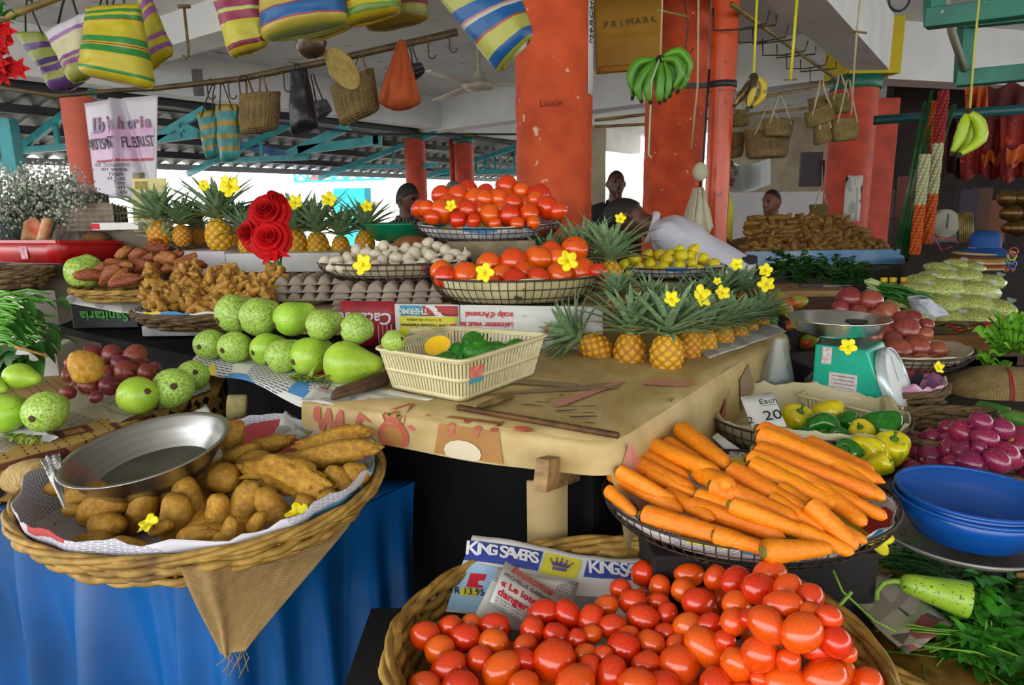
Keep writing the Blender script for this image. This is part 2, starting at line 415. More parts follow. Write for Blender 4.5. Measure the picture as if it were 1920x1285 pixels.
b = MB(); zc = at(1346, 160, 4.6).z; b.lathe([(.087, zc - .02), (.092, zc - .02), (.092, zc + .02), (.087, zc + .02)], 24); b.box((-.16, 0, zc), (.2, .03, .03)); b.build('clamp', m_dark, pipe)
def capcol(px, py, Y, r, label, m=m_orange3, zc=2.68, ztop=2.8, group=None):
    p = at(px, py, Y); p.z = 0
    e = column('round_column', p, r, zc, m, label, group=group)
    b = MB(); b.lathe([(r * 1.06, zc), (r * 1.12, zc + .01), (r * 1.12, zc + .12), (r * .9, zc + .13)], 28); b.build('capital', m_green, e)
    return e
e = capcol(780, 320, 12.6, .19, 'slim orange column with green cap standing behind the man in the striped shirt')
b = MB(); b.box((0, 0, 2.98), (.42, .42, .36)); b.build('beam_pad', m_yellow, e)
e = capcol(871, 320, 13.6, .19, 'slim orange column with green cap beside the teal railing')
b = MB(); b.box((0, 0, 2.98), (.4, .4, .36)); b.build('beam_pad', m_yellow, e)
p = at(849, 320, 13.8); p.z = 0; column('thin_pipe', p, .06, 2.8, m_orange3, 'thin orange pipe close beside the slim column near the railing', 'pipe')
e = capcol(1592, 300, 7.5, .235, 'red orange column with yellow head and torn notices stuck on it', zc=2.62, ztop=2.8)
b = MB(); b.box((.06, .02, 3.03), (.56, .5, .56)); b.build('beam_pad', m_yellow, e)
zt, zb = at(1585, 330, 7.3).z, at(1585, 415, 7.3).z
for i, (a0, a1, z0, z1, mm, nm) in enumerate(((-30, 12, zb, zt, news_mat('torn_notice', 'c9c6bb', '6a6a72', 3, 20, ['3b62a5', '2b2430', 'a0a8b8']), 'notice'),)):
    q = wrap(None, .238, rad(a0), rad(a1), z0, z1, mm, nm, e); q['label'] = 'weathered paper notices pasted round the column'
p = at(1640, 300, 8.1); p.z = 0
e = empty('square_pillar', (p.x, p.y, 0), 'flat red orange pillar just behind the round column with notices', 'pillar'); b = MB(); b.box((0, 0, 1.3), (.26, .4, 2.6)); b.build('shaft', m_orange3, e, bevel=.01)
p = at(1668, 300, 8.4); p.z = 0; column('thin_pipe', p, .05, 2.6, mat('dull_red_pipe', '7d2018', rough=.4), 'dull red pipe running down beside the flat pillar', 'pipe')
p = at(155, 260, 6.0); p.z = 0
column('round_column', p, .13, 2.42, mat('salmon_column', 'c65f48', 'b3523e', scale=5, rough=.7), 'salmon coloured column behind the pink craft banner')

aw = empty('awning_roof', (EDGE.x, EDGE.y, 2.9), 'corrugated tin awning on teal steel beyond the open left side', 'awning')
def awp(s, t, dz=0): q = EDGE + E1 * s + E2 * t; return V((q.x, q.y, 2.95 - .2 * t + dz)) - V((EDGE.x, EDGE.y, 2.9))
b = MB()
b.grid(lambda u, v: awp(-8 + 20 * u, 3.4 * v, .035 * sin(u * 2 * PI * 72)), 576, 3, smooth=True); b.build('tin_sheet', m_tin, aw, solid=.004)
for i, t in enumerate((.35, 1.1, 1.85, 2.6, 3.3)):
    b = MB(); b.beam(awp(-8, t, -.09), awp(12, t, -.09), .07, .1); b.build('purlin', m_dark if i < 4 else mat('grey_gutter', '8d9192', rough=.5), aw)
for i, s in enumerate((-6, -3.2, -.4, 2.4, 5.2, 8.0)):
    b = MB(); b.beam(awp(s, 0, -.2), awp(s, 3.3, -.2), .06, .09); b.beam(awp(s, 0, -.75), awp(s, 2.4, -.2), .06, .08); b.beam(awp(s, 1.1, -.2), awp(s, 1.1, -.52), .05, .05); b.build('truss', m_teal, aw)
# teal lattice frames seen inside near the awning (a bracket near the banner and one above the railing)
def truss(name, pts, label, r=.05):
    e = empty(name, pts[0][0], label, 'truss')
    for a_, b_ in pts:
        q = MB(); q.beam(V(a_) - V(pts[0][0]), V(b_) - V(pts[0][0]), r, r * 1.3); q.build('strut', m_teal, e)
    return e
truss('roof_bracket', [(at(288, 262, 7.6), at(385, 205, 7.6)), (at(288, 263, 7.6), at(372, 252, 7.6)), (at(338, 232, 7.6), at(372, 250, 7.6)), (at(338, 232, 7.6), at(339, 258, 7.6))], 'teal steel bracket under the awning beside the craft banner', .06)
truss('roof_bracket', [(at(540, 290, 10), at(600, 262, 10)), (at(560, 283, 10), at(710, 262, 10)), (at(600, 262, 10), at(655, 236, 10)), (at(708, 250, 10), at(708, 275, 10))], 'teal steel bracket under the awning above the roses', .09)
b = MB(); b.beam(at(452, 272, 11), at(548, 292, 11), .12, .12); tag(b.build('blue_gutter', mat('blue_gutter', '12508f', rough=.4)), 'blue gutter pipe along the awning edge behind the hanging straw bag', 'gutter')
# left edge: green post at the frame side
b = MB(); p = at(6, 180, 6.4); b.box((p.x, p.y, 2.05), (.12, .12, .5)); tag(b.build('steel_post', m_teal), 'short teal steel post under the awning behind the purple striped bag', 'post')
# outside: yard wall, white building with railing and doors
yd = empty('white_building', (-.8, 19, 0), 'white building across the yard with a turquoise doorway', 'building')
b = MB(); b.box((-1.2, 1.2, 1.2), (12, .3, 2.4)); b.build('facade', m_out, yd)
x0, x1 = at(625, 370, 19.9).x + .8, at(690, 370, 19.9).x + .8
b = MB(); b.box(((x0 + x1) / 2, .98, 1.1), (x1 - x0, .12, 1.9)); b.build('doorway', mat('turquoise_door', '23a6b4', rough=.6), yd)
x2 = at(720, 370, 19.9).x + .8
b = MB(); b.box(((x1 + x2) / 2 + .02, .96, 1.05), (x2 - x1, .1, 1.8)); b.build('door', mat('pale_door', 'aaa3a0', rough=.7), yd)
b = MB(); b.box((x1, .94, 1.1), (.16, .1, 1.9)); b.build('door_frame', mat('dark_teal_frame', '0e6a78', rough=.6), yd)
def railing(name, pa, pb, h, nb, label, panels=False):
    e = empty(name, pa, label, 'railing'); pb = V(pb) - V(pa); up = V((0, 0, h))
    q = MB(); q.beam((0, 0, 0), pb, .06, .06); q.beam(up, pb + up, .06, .06); q.build('rail', m_teal, e)
    for i in range(nb + 1):
        s = pb * (i / nb); q = MB(); q.beam(s, s + up, .05, .05); q.build('post', m_teal, e)
        if i < nb:
            t = pb * ((i + 1) / nb); q = MB(); q.beam(s, t + up, .025, .025); q.beam(t, s + up, .025, .025); q.build('cross_brace', m_teal, e)
            if panels:
                q = MB(); q.beam(s + up * .5 + V((0, .03, 0)), t + up * .5 + V((0, .03, 0)), .01, h * .92)
                q.build('painted_panel', mat(f'panel_{i % 3}', ('b9cfe0', 'c9b7bd', 'a8c8d8')[i % 3], ('7f9fd0', 'c05050', 'e0e6ee')[i % 3], scale=3, rough=.6), e)
    return e
railing('balcony_railing', at(553, 341, 19), at(722, 336, 19), .44, 7, 'teal railing with painted panels on the white building', True)
railing('balcony_railing', at(893, 325, 16), at(1000, 321, 16), .46, 3, 'teal railing of crossed bars behind the thick column')
railing('balcony_railing', at(800, 330, 17), at(852, 328, 17), .44, 2, 'short teal railing between the two slim columns')
# dark partition at the far left and the blue-roofed vehicle
e = empty('yard_partition', at(85, 372, 8.6), 'dark slate partition behind the white gypsophila', 'partition'); e.location.z = 0
b = MB(); b.box((-1.1, 0, .75), (3.6, .06, 1.5)); b.build('panel', mat('slate_panel', '2c363c', '222a30', scale=2, rough=.7), e)
b = MB(); b.box((-1.1, 0, 1.58), (3.7, .1, .12)); b.build('top_rail', mat('grey_rail', '9b9b98', rough=.6), e)
b = MB(); b.box((.42, -.05, .9), (.14, .12, 1.6)); b.build('end_post', m_card, e)
p = at(510, 352, 15); e = empty('parked_van', (p.x, p.y, 0), 'pale blue roof of a parked van beyond the pineapples', 'van')
b = MB(); b.box((0, 0, 1.05), (1.5, 2.6, 1.3), taper=.86); b.build('body', mat('van_paint', 'c4cfe4', rough=.3), e, bevel=.12)
b = MB(); b.box((0, -1.23, 1.3), (1.1, .06, .4)); b.build('windscreen', mat('van_glass', '6d7f99', rough=.1), e)
for sx in (-.72, .72):
    for sy in (-.8, .8):
        b = MB(); b.lathe([(.0, -.1), (.32, -.1), (.34, 0), (.32, .1), (0, .1)], 18, Matrix.Translation((sx, sy, .34)) @ Matrix.Rotation(PI / 2, 4, 'Y')); b.build('wheel', m_dark, e)
# something bright outside behind the right-hand bags: pale sheets
b = MB(); b.grid(lambda u, v: at(1365 + 80 * u, 352 - 50 * v + 8 * sin(u * 4), 11 + .6 * sin(u * 5)), 8, 6); tag(b.build('plastic_sheet', mat('pale_sheet', 'cfd2cf', rough=.4)), 'pale plastic sheet hung behind the man in the yellow shirt', 'sheet')
p = at(1520, 318, 8.6); b = MB(); b.box(p, (.27, .04, .42)); tag(b.build('grey_board', mat('grey_board', '57535a', rough=.8)), 'dark grey board hanging above the small basket by the red column', 'board')
b = MB(); b.beam(at(1548, 300, 8.5), at(1550, 400, 8.5), .05, .05); tag(b.build('dark_post', m_dark), 'thin dark post behind the small hanging basket', 'post')
# low cupboard behind the right man
e = empty('low_cupboard', at(1450, 420, 9.5), 'white and brown low cupboard behind the seated man in pale shirt', 'cupboard'); e.location.z = 0
b = MB(); b.box((0, 0, .8), (1.6, .5, 1.6)); b.build('body', m_white2, e)
b = MB(); b.box((1.15, 0, .8), (.75, .52, 1.62)); b.build('dark_side', mat('dark_brown', '33231d', rough=.7), e)

W = bpy.data.worlds.new('sky'); S.world = W; W.use_nodes = True
nt = W.node_tree; bg = nt.nodes['Background']
bg.inputs['Color'].default_value = (.95, .98, 1.0, 1); bg.inputs['Strength'].default_value = 3.0
sd = bpy.data.lights.new('hazy_sun', 'SUN'); sd.energy = 5.0; sd.angle = rad(28); sd.color = (1, .95, .86)
so = bpy.data.objects.new('hazy_sun', sd); COL.objects.link(so)
so.rotation_mode = 'QUATERNION'; so.rotation_quaternion = V((.55, -.8, .62)).to_track_quat('Z', 'Y')
S.view_settings.exposure = .6
S.cycles.max_bounces = 6; S.cycles.diffuse_bounces = 4; S.cycles.glossy_bounces = 3; S.cycles.transmission_bounces = 6; S.cycles.transparent_max_bounces = 8
S.cycles.sample_clamp_indirect = 6; S.cycles.caustics_reflective = False; S.cycles.caustics_refractive = False
S.cycles.use_denoising = True
m_tom = mat('tomato_skin', 'd81e06', 'e23a0a', scale=9, rough=.2, spec=.6, hue=(.0, .02), val=.12, coat=.25)
m_tomo = mat('orange_tomato_skin', 'e4560f', 'd93a08', scale=9, rough=.2, spec=.6, hue=(0, .012), val=.1, coat=.25)
m_scar = mat('stem_scar', '7d6a2a', '4b3c17', scale=80, rough=.8)
m_leafg = mat('green_stem', '4f7a22', '35571a', scale=20, rough=.6)
def lump(rx, ry, rz, n=18, k=12, amp=.0, sc=1, seed=0, sq=1.0, dent=0):
    def fn(a, b):
        th, ph = 2 * PI * a, PI * b
        d = V((cos(th) * sin(ph) ** sq, sin(th) * sin(ph) ** sq, -cos(ph)))
        r = 1 + amp * fbm(d * sc + V((seed, seed * 1.7, 0)))
        if dent and b > .8: r -= dent * ((b - .8) / .2) ** 2
        return V((d.x * rx * r, d.y * ry * r, d.z * rz * r))
    return fn, n, k
def tomato(rz=1.0, amp=.03, m=None, lobes=0, seed=0):
    def mk():
        b = MB(); fn, n, k = lump(1, 1, rz, 20, 14, amp, 1.2, seed, dent=.06)
        if lobes:
            g = fn; fn = lambda a, c: g(a, c) * (1 + .03 * cos(2 * PI * a * lobes) * sin(PI * c) ** 2)
        b.grid(fn, n, k, cu=True)
        o = b.build('tomato', m or m_tom)
        q = MB(); z = rz * .945; q.lathe([(0, z + .012), (.05, z + .016), (.11, z + .004), (.13, z - .03)], 8); q.build('stem_scar', m_scar, o)
        return o
    return mk
P_plum = Proto([tomato(1.22, .04, seed=1), tomato(1.1, .05, seed=2), tomato(1.32, .05, seed=3)])
P_plumo = Proto([tomato(1.2, .04, m_tomo, seed=4)])
P_tom = Proto([tomato(.9, .03, lobes=5, seed=5), tomato(.96, .04, lobes=6, seed=6)])

m_gourd = mat('gourd_skin', 'a9cc42', '8fba2e', scale=1.2, rough=.35, c3='4a6a1a', s3=9, lo3=.66, hi3=.7, val=.06, hue=.01)
m_gourd2 = mat('speckled_gourd_skin', 'b9d268', '7da52e', scale=7, rough=.4, c3='33501a', s3=13, lo3=.61, hi3=.66, val=.06)
m_gscar = mat('blossom_scar', '5a4526', '2e2212', scale=60, rough=.9)
def gourd(ln, mm, neck=.55, seed=0, stem=False, r=1.0):
    """body radius 1 at the blossom end (z=0 side), tapering to the stem end at z=ln"""
    def mk():
        e = empty('bottle_gourd'); prof = []
        for i in range(23):
            t = i / 22; z = -1 + (ln + 1) * t
            if z < 0: rr = math.sqrt(max(0, 1 - z * z))
            else:
                f = z / ln; rr = (1 - (1 - neck) * (3 * f * f - 2 * f ** 3)) * (math.sqrt(max(0, 1 - max(0, (f - .78) / .22) ** 2)))
            prof.append((max(rr, .001) * r, z))
        b = MB(); b.lathe(prof, 22, rf=lambda th, k: 1 + .035 * sin(2 * th + seed) + .02 * sin(3 * th + 5 * k)); b.build('body', mm, e)
        q = MB(); q.lathe([(0, -1.015), (.12, -1.02), (.16, -1.0), (.17, -.96)], 10); q.build('blossom_scar', m_gscar, e)
        if stem: q = MB(); q.tube([(0, 0, ln - .05), (.02, 0, ln + .2), (.1, 0, ln + .35)], [.1, .07, .08], 6); q.build('stem', m_leafg, e)
        return e
    return mk
P_gourd = Proto([gourd(1.3, m_gourd2, .5, 1), gourd(1.5, m_gourd, .5, 2), gourd(1.1, m_gourd2, .55, 3), gourd(1.7, m_gourd, .35, 4, True)])

m_pot = mat('potato_skin', 'c2922a', '9c6c1c', scale=3, rough=.65, c3='6a4312', s3=13, lo3=.62, hi3=.7, bump=.35, bscale=9, val=.1)
def potato(rz, amp, sc, seed, n=20, k=16, nm='potato', mm=None):
    def mk():
        fn, a, c = lump(1, .92, rz, n, k, amp, sc, seed, .66 if rz < 2.2 and n > 12 else 1); b = MB()
        def f2(u, v):
            p = fn(u, v); bend = .1 * rz * sin(2.2 * p.z / rz + seed); return p + V((bend, 0, 0))
        b.grid(f2, a, c, cu=True)
        return b.build(nm, mm or m_pot)
    return mk
P_pot = Proto([potato(1.75, .09, 1.2, 3), potato(1.6, .10, 1.3, 8), potato(2.0, .09, 1.2, 12)])
P_rpot = Proto([potato(1.02, .08, 1.6, 5)])
P_yam = Proto([potato(2.7, .34, 2.2, 21, 28, 34), potato(3.6, .22, 2.6, 25, 26, 36)])
m_spot = mat('sweet_potato_skin', '9c5a26', '7d3c22', scale=3, rough=.6, c3='c08a48', s3=8, lo3=.6, hi3=.7, hue=.012, val=.2, bump=.3, bscale=9)
P_spot = Proto([potato(1.7, .2, 1.6, 33, mm=m_spot, nm='sweet_potato'), potato(2.2, .2, 1.8, 38, mm=m_spot, nm='sweet_potato')])
m_bpot = mat('back_heap_potato_skin', '9c7030', '74501f', scale=3, rough=.6, val=.25, hue=.01)
P_bpot = Proto([potato(2.0, .12, 1.4, 41, 9, 8, mm=m_bpot), potato(1.5, .12, 1.4, 43, 9, 8, mm=m_bpot), potato(2.5, .1, 1.4, 45, 9, 8, mm=m_bpot)])

m_car = mat('carrot_skin', 'f8960e', 'ee7c05', scale=6, rough=.42, c3='a95a10', s3=22, lo3=.68, hi3=.75, val=.05, hue=.006, bump=.25, bscale=14, stretch=(1, 1, 2.2))
m_ctop = mat('carrot_crown', '8a7a2a', '4c4a1c', scale=20, rough=.8)
def carrot(seed, tp=.62):
    """unit: length 1 along z from the crown, radius scaled on x and y"""
    def mk():
        e = empty('carrot'); prof = []
        for i in range(23):
            t = i / 22
            r = (1 - (1 - tp) * t ** 1.1)
            if t < .07: r *= math.sqrt(max(.02, 1 - ((.07 - t) / .07) ** 2)) 
            if t > .86: r *= math.sqrt(max(.006, 1 - ((t - .86) / .14) ** 2))
            prof.append((r * (1 + .03 * sin(i * 2.9 + seed) + .02 * sin(i * 5.3)), t))
        b = MB(); b.lathe(prof, 16, rf=lambda th, k: 1 + .05 * sin(2 * th + seed + 3 * k)); b.build('root', m_car, e)
        q = MB(); q.lathe([(.5, .012), (.42, -.004), (.3, -.016), (.2, -.012), (0, -.01)], 10); q.build('crown_stub', m_ctop, e)
        return e
    return mk
P_car = Proto([carrot(1, .6), carrot(2, .68), carrot(4, .55)])

m_on = mat('red_onion_skin', '8a1644', '6a0f38', scale=5, rough=.25, c3='b56a86', s3=9, lo3=.6, hi3=.72, hue=.012, val=.2, stretch=(3, 3, .5), coat=.2)
m_on2 = mat('brown_red_onion_skin', '7d2230', '5c1824', scale=5, rough=.35, c3='a8653f', s3=7, lo3=.55, hi3=.7, hue=.02, val=.2, stretch=(3, 3, .5))
m_root = mat('dry_root', 'b9a06a', '8c7748', scale=60, rough=.9)
def onion(mm, seed):
    def mk():
        e = empty('red_onion'); prof = []
        for i in range(17):
            z = -cos(PI * i / 16); prof.append((max(.02, sin(PI * i / 16) ** (.9 if i < 9 else 1.1)), z * .88))
        prof = prof[:-1] + [(.12, .9), (.08, 1.05), (.1, 1.14), (.02, 1.15)]
        b = MB(); b.lathe(prof, 18, rf=lambda th, k: 1 + .03 * sin(3 * th + seed)); b.build('bulb', mm, e)
        q = MB(); q.lathe([(0, -.9), (.1, -.92), (.2, -.86), (.22, -.8)], 10); q.build('root_plate', m_root, e)
        return e
    return mk
P_on = Proto([onion(m_on, 1), onion(m_on, 2)])
P_on2 = Proto([onion(m_on2, 3)])
m_pass = mat('passion_fruit_skin', '7d3428', '9c4a36', scale=4, rough=.3, c3='c09a86', s3=14, lo3=.68, hi3=.74, hue=.015, val=.3, coat=.15)
def passion():
    b = MB(); fn, n, k = lump(1, 1, 1.04, 18, 12, .04, 1.3, 3); b.grid(fn, n, k, cu=True); o = b.build('passion_fruit', m_pass)
    q = MB(); q.lathe([(0, 1.05), (.06, 1.07), (.09, 1.03), (.12, 1.0)], 8); q.build('stem_scar', m_scar, o); return o
P_pass = Proto([passion])
m_lem = mat('lemon_skin', 'dcc80e', 'c9b90c', scale=5, rough=.35, bump=.15, bscale=14, hue=.012, val=.08)
def lemon():
    b = MB(); b.lathe([(.001, -1.18), (.1, -1.14), (.2, -1.03), (.5, -.84), (.83, -.5), (1, 0), (.83, .5), (.5, .82), (.22, 1.02), (.12, 1.12), (.001, 1.15)], 16); return b.build('lemon', m_lem)
P_lem = Proto([lemon])
m_gar = mat('garlic_skin', 'd8cfbd', 'b7a588', scale=5, rough=.5, c3='9a7a5c', s3=10, lo3=.66, hi3=.76, val=.08, stretch=(2.5, 2.5, .6))
def garlic(s):
    def mk():
        b = MB(); b.lathe([(.02, -.72), (.3, -.76), (.7, -.6), (.98, -.25), (1, .05), (.85, .38), (.5, .68), (.24, .9), (.15, 1.15), (.13, 1.4), (.02, 1.42)], 24,
                          rf=lambda th, k: 1 + (.1 * abs(cos(4 * th + s)) - .05) * min(1, 2.2 - 2.2 * k))
        o = b.build('garlic_bulb', m_gar); q = MB(); q.lathe([(0, -.8), (.15, -.8), (.22, -.72)], 8); q.build('root_plate', m_root, o); return o
    return mk
P_gar = Proto([garlic(0), garlic(1)])
m_gin = mat('ginger_skin', 'bd8c34', '94641e', scale=4, rough=.6, c3='d8b868', s3=7, lo3=.62, hi3=.7, val=.15, bump=.3, bscale=10, stretch=(1, 1, 1))
def ginger(seed):
    def mk():
        r_ = random.Random(seed); b = MB()
        pts = [V((0, 0, -1.3)), V((.1, 0, -.5)), V((-.05, .1, .4)), V((.1, 0, 1.3))]
        b.tube(pts, [.3, .5, .48, .3], 8); b.ball(pts[0], .33, 8, 6); b.ball(pts[-1], .33, 8, 6)
        for i in range(5):
            p = pts[1 + i % 2] + V((0, 0, r_.uniform(-.6, .6))); a = r_.uniform(0, 2 * PI); d = V((cos(a), sin(a), r_.uniform(-.5, .5)))
            q = p + d * r_.uniform(.7, 1.1); b.tube([p, p + (q - p) * .6, q], [.36, .36, .3], 8); b.ball(q, .31, 8, 6)
            if r_.random() < .5: q2 = q + V((r_.uniform(-.4, .4), r_.uniform(-.4, .4), .5)); b.tube([q, q2], [.28, .22], 7); b.ball(q2, .23, 8, 6)
        o = b.build('ginger_root', m_gin); md = o.modifiers.new('r', 'REMESH'); md.mode = 'VOXEL'; md.voxel_size = .085; md.use_smooth_shade = True
        s = o.modifiers.new('s', 'SMOOTH'); s.iterations = 4; s.factor = .5
        bpy.context.view_layer.update(); me = bpy.data.meshes.new_from_object(o.evaluated_get(bpy.context.evaluated_depsgraph_get())); o.modifiers.clear(); o.data = me
        for p_ in me.polygons: p_.use_smooth = True
        return o
    return mk
P_gin = Proto([ginger(1), ginger(2), ginger(3)])

m_pepg = mat('green_pepper_skin', '1f7a12', '14600c', scale=4, rough=.15, coat=.4, val=.1)
m_pepy = mat('yellow_pepper_skin', 'e0cc08', 'cfc00a', scale=3, rough=.16, coat=.4, c3='8aa81c', s3=2.2, lo3=.58, hi3=.7)
def pepper(mm, seed):
    def mk():
        e = empty('bell_pepper'); b = MB()
        prof = [(.03, -1.0), (.3, -1.08), (.6, -1.0), (.82, -.7), (.93, -.2), (1, .3), (.95, .65), (.75, .88), (.45, .92), (.25, .82), (.1, .74), (.02, .72)]
        b.lathe(prof, 32, rf=lambda th, k: 1 + .13 * (abs(cos(1.5 * th + seed)) - .6) * (1.0 if k > .1 else .5), zf=lambda th, k: -.06 * cos(3 * th + 2 * seed) * (1 if k < .2 else 0)); b.build('body', mm, e, sub=1)
        q = MB(); q.lathe([(.3, .8), (.2, .86), (.09, .9), (.08, 1.15), (.11, 1.32), (0, 1.33)], 10); q.build('stem', m_leafg, e); return e
    return mk
P_pepg = Proto([pepper(m_pepg, 0), pepper(m_pepg, 1)])
P_pepy = Proto([pepper(m_pepy, .5), pepper(m_pepy, 1.4)])

# pineapples
m_pine = mat('pineapple_skin', 'eeaa1c', 'd8930f', scale=5, rough=.45, tint='875a16', val=.1, hue=.012, bump=.3, bscale=60)
m_pine2 = mat('ripe_red_pineapple_skin', 'c86a14', 'a94c12', scale=5, rough=.5, tint='4a2a10', val=.1, bump=.3, bscale=60)
m_crown = mat('pineapple_leaf', '8fa67c', '648a58', scale=4, rough=.45, c3='c2caae', s3=9, lo3=.62, hi3=.72, val=.12)
def pineapple(mm, h, seed, crown=1.0, nl=52, lean=0):
    """fruit radius 1, base at z=0, fruit height h"""
    def mk():
        e = empty('pineapple'); b = MB(); na, nz = 8, max(5, round(h * 3.3))
        def bmp(a, t):
            x, y = a * na, t * nz
            return (.5 + .5 * cos(2 * PI * (x + y / 2))) * (.5 + .5 * cos(2 * PI * (x - y / 2)))
        def rad_(t): return max(.03, (math.sin(PI * (.10 + .83 * t)) ** .42)) * (1.0 - .08 * t)
        def fn(a, t):
            r = rad_(t) * (.93 + .11 * bmp(a, t) ** .6); return V((r * cos(2 * PI * a), r * sin(2 * PI * a), h * t))
        b.grid(fn, 64, 44, cu=True, tf=lambda a, t: max(0, min(1, (.30 - bmp(a, t)) * 2.6)) + (.55 if bmp(a, t) > .96 else 0), caps=True); b.build('fruit', mm, e)
        r_ = random.Random(seed); q = MB()
        q.tube([(0, 0, h - .08), (0, 0, h + .55)], [.34, .22], 8)
        for i in range(nl):
            f = i / nl; a = i * 2.39996 + r_.uniform(-.2, .2); el = .30 + 1.15 * f + r_.uniform(-.1, .1)
            d = V((cos(a) * cos(el), sin(a) * cos(el), sin(el))); up = V((-cos(a) * sin(el), -sin(a) * sin(el), cos(el)))
            ln = crown * (1.0 + 1.25 * sin(PI * min(1, f * .95 + .15))) * r_.uniform(.85, 1.15)
            q.blade(V((cos(a) * .22 * (1 - f), sin(a) * .22 * (1 - f), h - .02 + .5 * f)), d, up, ln,  .52 * crown ** .4, curl=r_.uniform(.35, .8) * (1.15 - f), n=6)
        q.build('crown', m_crown, e); return e
    return mk
P_pine = Proto([pineapple(m_pine, 2.25, 1, 1.55), pineapple(m_pine, 2.1, 2, 1.7), pineapple(m_pine, 2.4, 3, 1.45), pineapple(m_pine, 2.2, 4, 1.8)])
P_pinel = Proto([pineapple(m_pine, 2.2, 6, 1.9), pineapple(m_pine, 2.3, 7, 2.1), pineapple(m_pine, 2.1, 8, 2.0)])
P_piner = Proto([pineapple(m_pine2, 2.1, 9, 1.5)])

# yellow trumpet flower: five lobes and a tube
m_pet = mat('yellow_petal', 'f4e60a', 'e8d606', scale=4, rough=.5)
m_thr = mat('flower_throat', 'c9a80c', rough=.6)
def flower(seed, open_=1.0):
    def mk():
        e = empty('yellow_flower'); b = MB()
        def fn(a, t):
            lob = .5 + .5 * cos(5 * 2 * PI * a); r = .1 + t * (.52 + .34 * (lob ** .5) * t) * open_
            z = .55 * t ** .55 - .22 * t * t + .1 * t * sin(5 * 2 * PI * a + seed) + .06 * sin(11 * a + seed * 3) * t
            return V((r * cos(2 * PI * a), r * sin(2 * PI * a), z))
        b.grid(fn, 40, 7, cu=True); b.build('petals', m_pet, e, solid=.02)
        q = MB(); q.lathe([(.03, -.55), (.07, -.5), (.09, -.2), (.12, .02), (.16, .12), (.0, .1)], 10); q.build('flower_tube', m_thr, e); return e
    return mk
P_flo = Proto([flower(0), flower(1.3, .85), flower(2.4, 1.1)])

# bananas
m_bang = mat('green_banana_skin', '5c9a14', '417d10', scale=3, rough=.4, c3='20300c', s3=12, lo3=.7, hi3=.74)
m_bany = mat('ripe_banana_skin', 'd3b61a', 'b29a18', scale=3, rough=.45, c3='3a2410', s3=7, lo3=.55, hi3=.6)
m_bany2 = mat('yellow_green_banana_skin', 'bcc824', '8fae1e', scale=2.5, rough=.4, c3='3c3a12', s3=14, lo3=.66, hi3=.7)
m_bt = mat('banana_tip', '2a2212', rough=.9)
def banana_on(par, path, r, mm):
    k = len(path); rs = [r * (.38 if i == 0 else .32 if i == k - 1 else .8 if i in (1, k - 2) else 1.0) for i in range(k)]
    pts, rr = [], []
    for i in range(k - 1):
        for j in range(3):
            t = j / 3; p0, p1, p2, p3 = path[max(i - 1, 0)], path[i], path[i + 1], path[min(i + 2, k - 1)]
            pts.append(.5 * ((2 * p1) + (p2 - p0) * t + (2 * p0 - 5 * p1 + 4 * p2 - p3) * t * t + (3 * p1 - p0 - 3 * p2 + p3) * t ** 3)); rr.append(rs[i] + (rs[i + 1] - rs[i]) * t)
    pts.append(path[-1]); rr.append(rs[-1])
    b = MB(); b.tube(pts, rr, 7); o = b.build('banana', mm, par)
    q = MB(); d = (pts[-1] - pts[-2]).normalized(); q.tube([pts[-1] - d * r * .1, pts[-1] + d * r * .5], [r * .36, r * .28], 6); q.build('tip', m_bt, o); return o

# baskets
m_wick = mat('wicker', 'b08a3e', '80601f', scale=30, rough=.6, val=.02, c3='5a3e18', s3=12, lo3=.6, hi3=.75, bump=.3)
m_wickd = mat('dark_wicker', '6f5630', '47361c', scale=30, rough=.7, bump=.3)
def wicker(name, c, rx, ry, h, flare, label, rows=8, th=.011, mm=None, rot=0, tilt=(0, 0), stakes=40, floor_r=None):
    """round basket of strands woven in and out around stakes; c is the centre of its base"""
    mm = mm or m_wick; e = empty(name, c, label, 'basket'); e.rotation_euler = (tilt[0], tilt[1], rot)
    def ring(t): return (rx * (flare + (1 - flare) * t ** .7), ry * (flare + (1 - flare) * t ** .7), h * t)
    b = MB(); nseg = 160
    for j in range(rows):
        t = (j + .5) / rows; a_, c_, z = ring(t); r_ = random.Random(j * 7 + len(label))
        ph = PI * (j % 2); w1, w2 = r_.uniform(0, 6), r_.uniform(.8, 1.25)
        b.tube([V(((a_ + th * .75 * cos(stakes / 2 * q + ph)) * cos(q), (c_ + th * .75 * cos(stakes / 2 * q + ph)) * sin(q), z + .004 * sin(3 * q + w1) + .003 * sin(7 * q + j))) for q in (2 * PI * i / nseg for i in range(nseg))], th * w2 * .85, 5, closed=True)
    b.build('woven_wall', mm, e)
    s = MB()
    for i in range(stakes):
        q = 2 * PI * i / stakes; s.tube([V((ring(t)[0] * cos(q), ring(t)[1] * sin(q), ring(t)[2])) for t in (0, .35, .7, 1.02)], th * .55, 5)
    s.build('stake_frame', mm, e)
    r2 = MB(); a_, c_, z = ring(1)
    for k in range(3): r2.tube([V(((a_ + .6 * th * cos(7 * q + 2.1 * k)) * cos(q), (c_ + .6 * th * cos(7 * q + 2.1 * k)) * sin(q), z + th * .6 * sin(7 * q + 2.1 * k))) for q in (2 * PI * i / 150 for i in range(150))], th * .7, 5, closed=True)
    r2.build('rim', mm, e)
    f = MB(); a_, c_, z = ring(0); f.lathe([(0, .004), (.5, .004), (1, .004), (1.0, -.006), (0, -.006)], 40, Matrix.Diagonal((a_, c_, 1, 1))); f.build('base', mm, e)
    return e
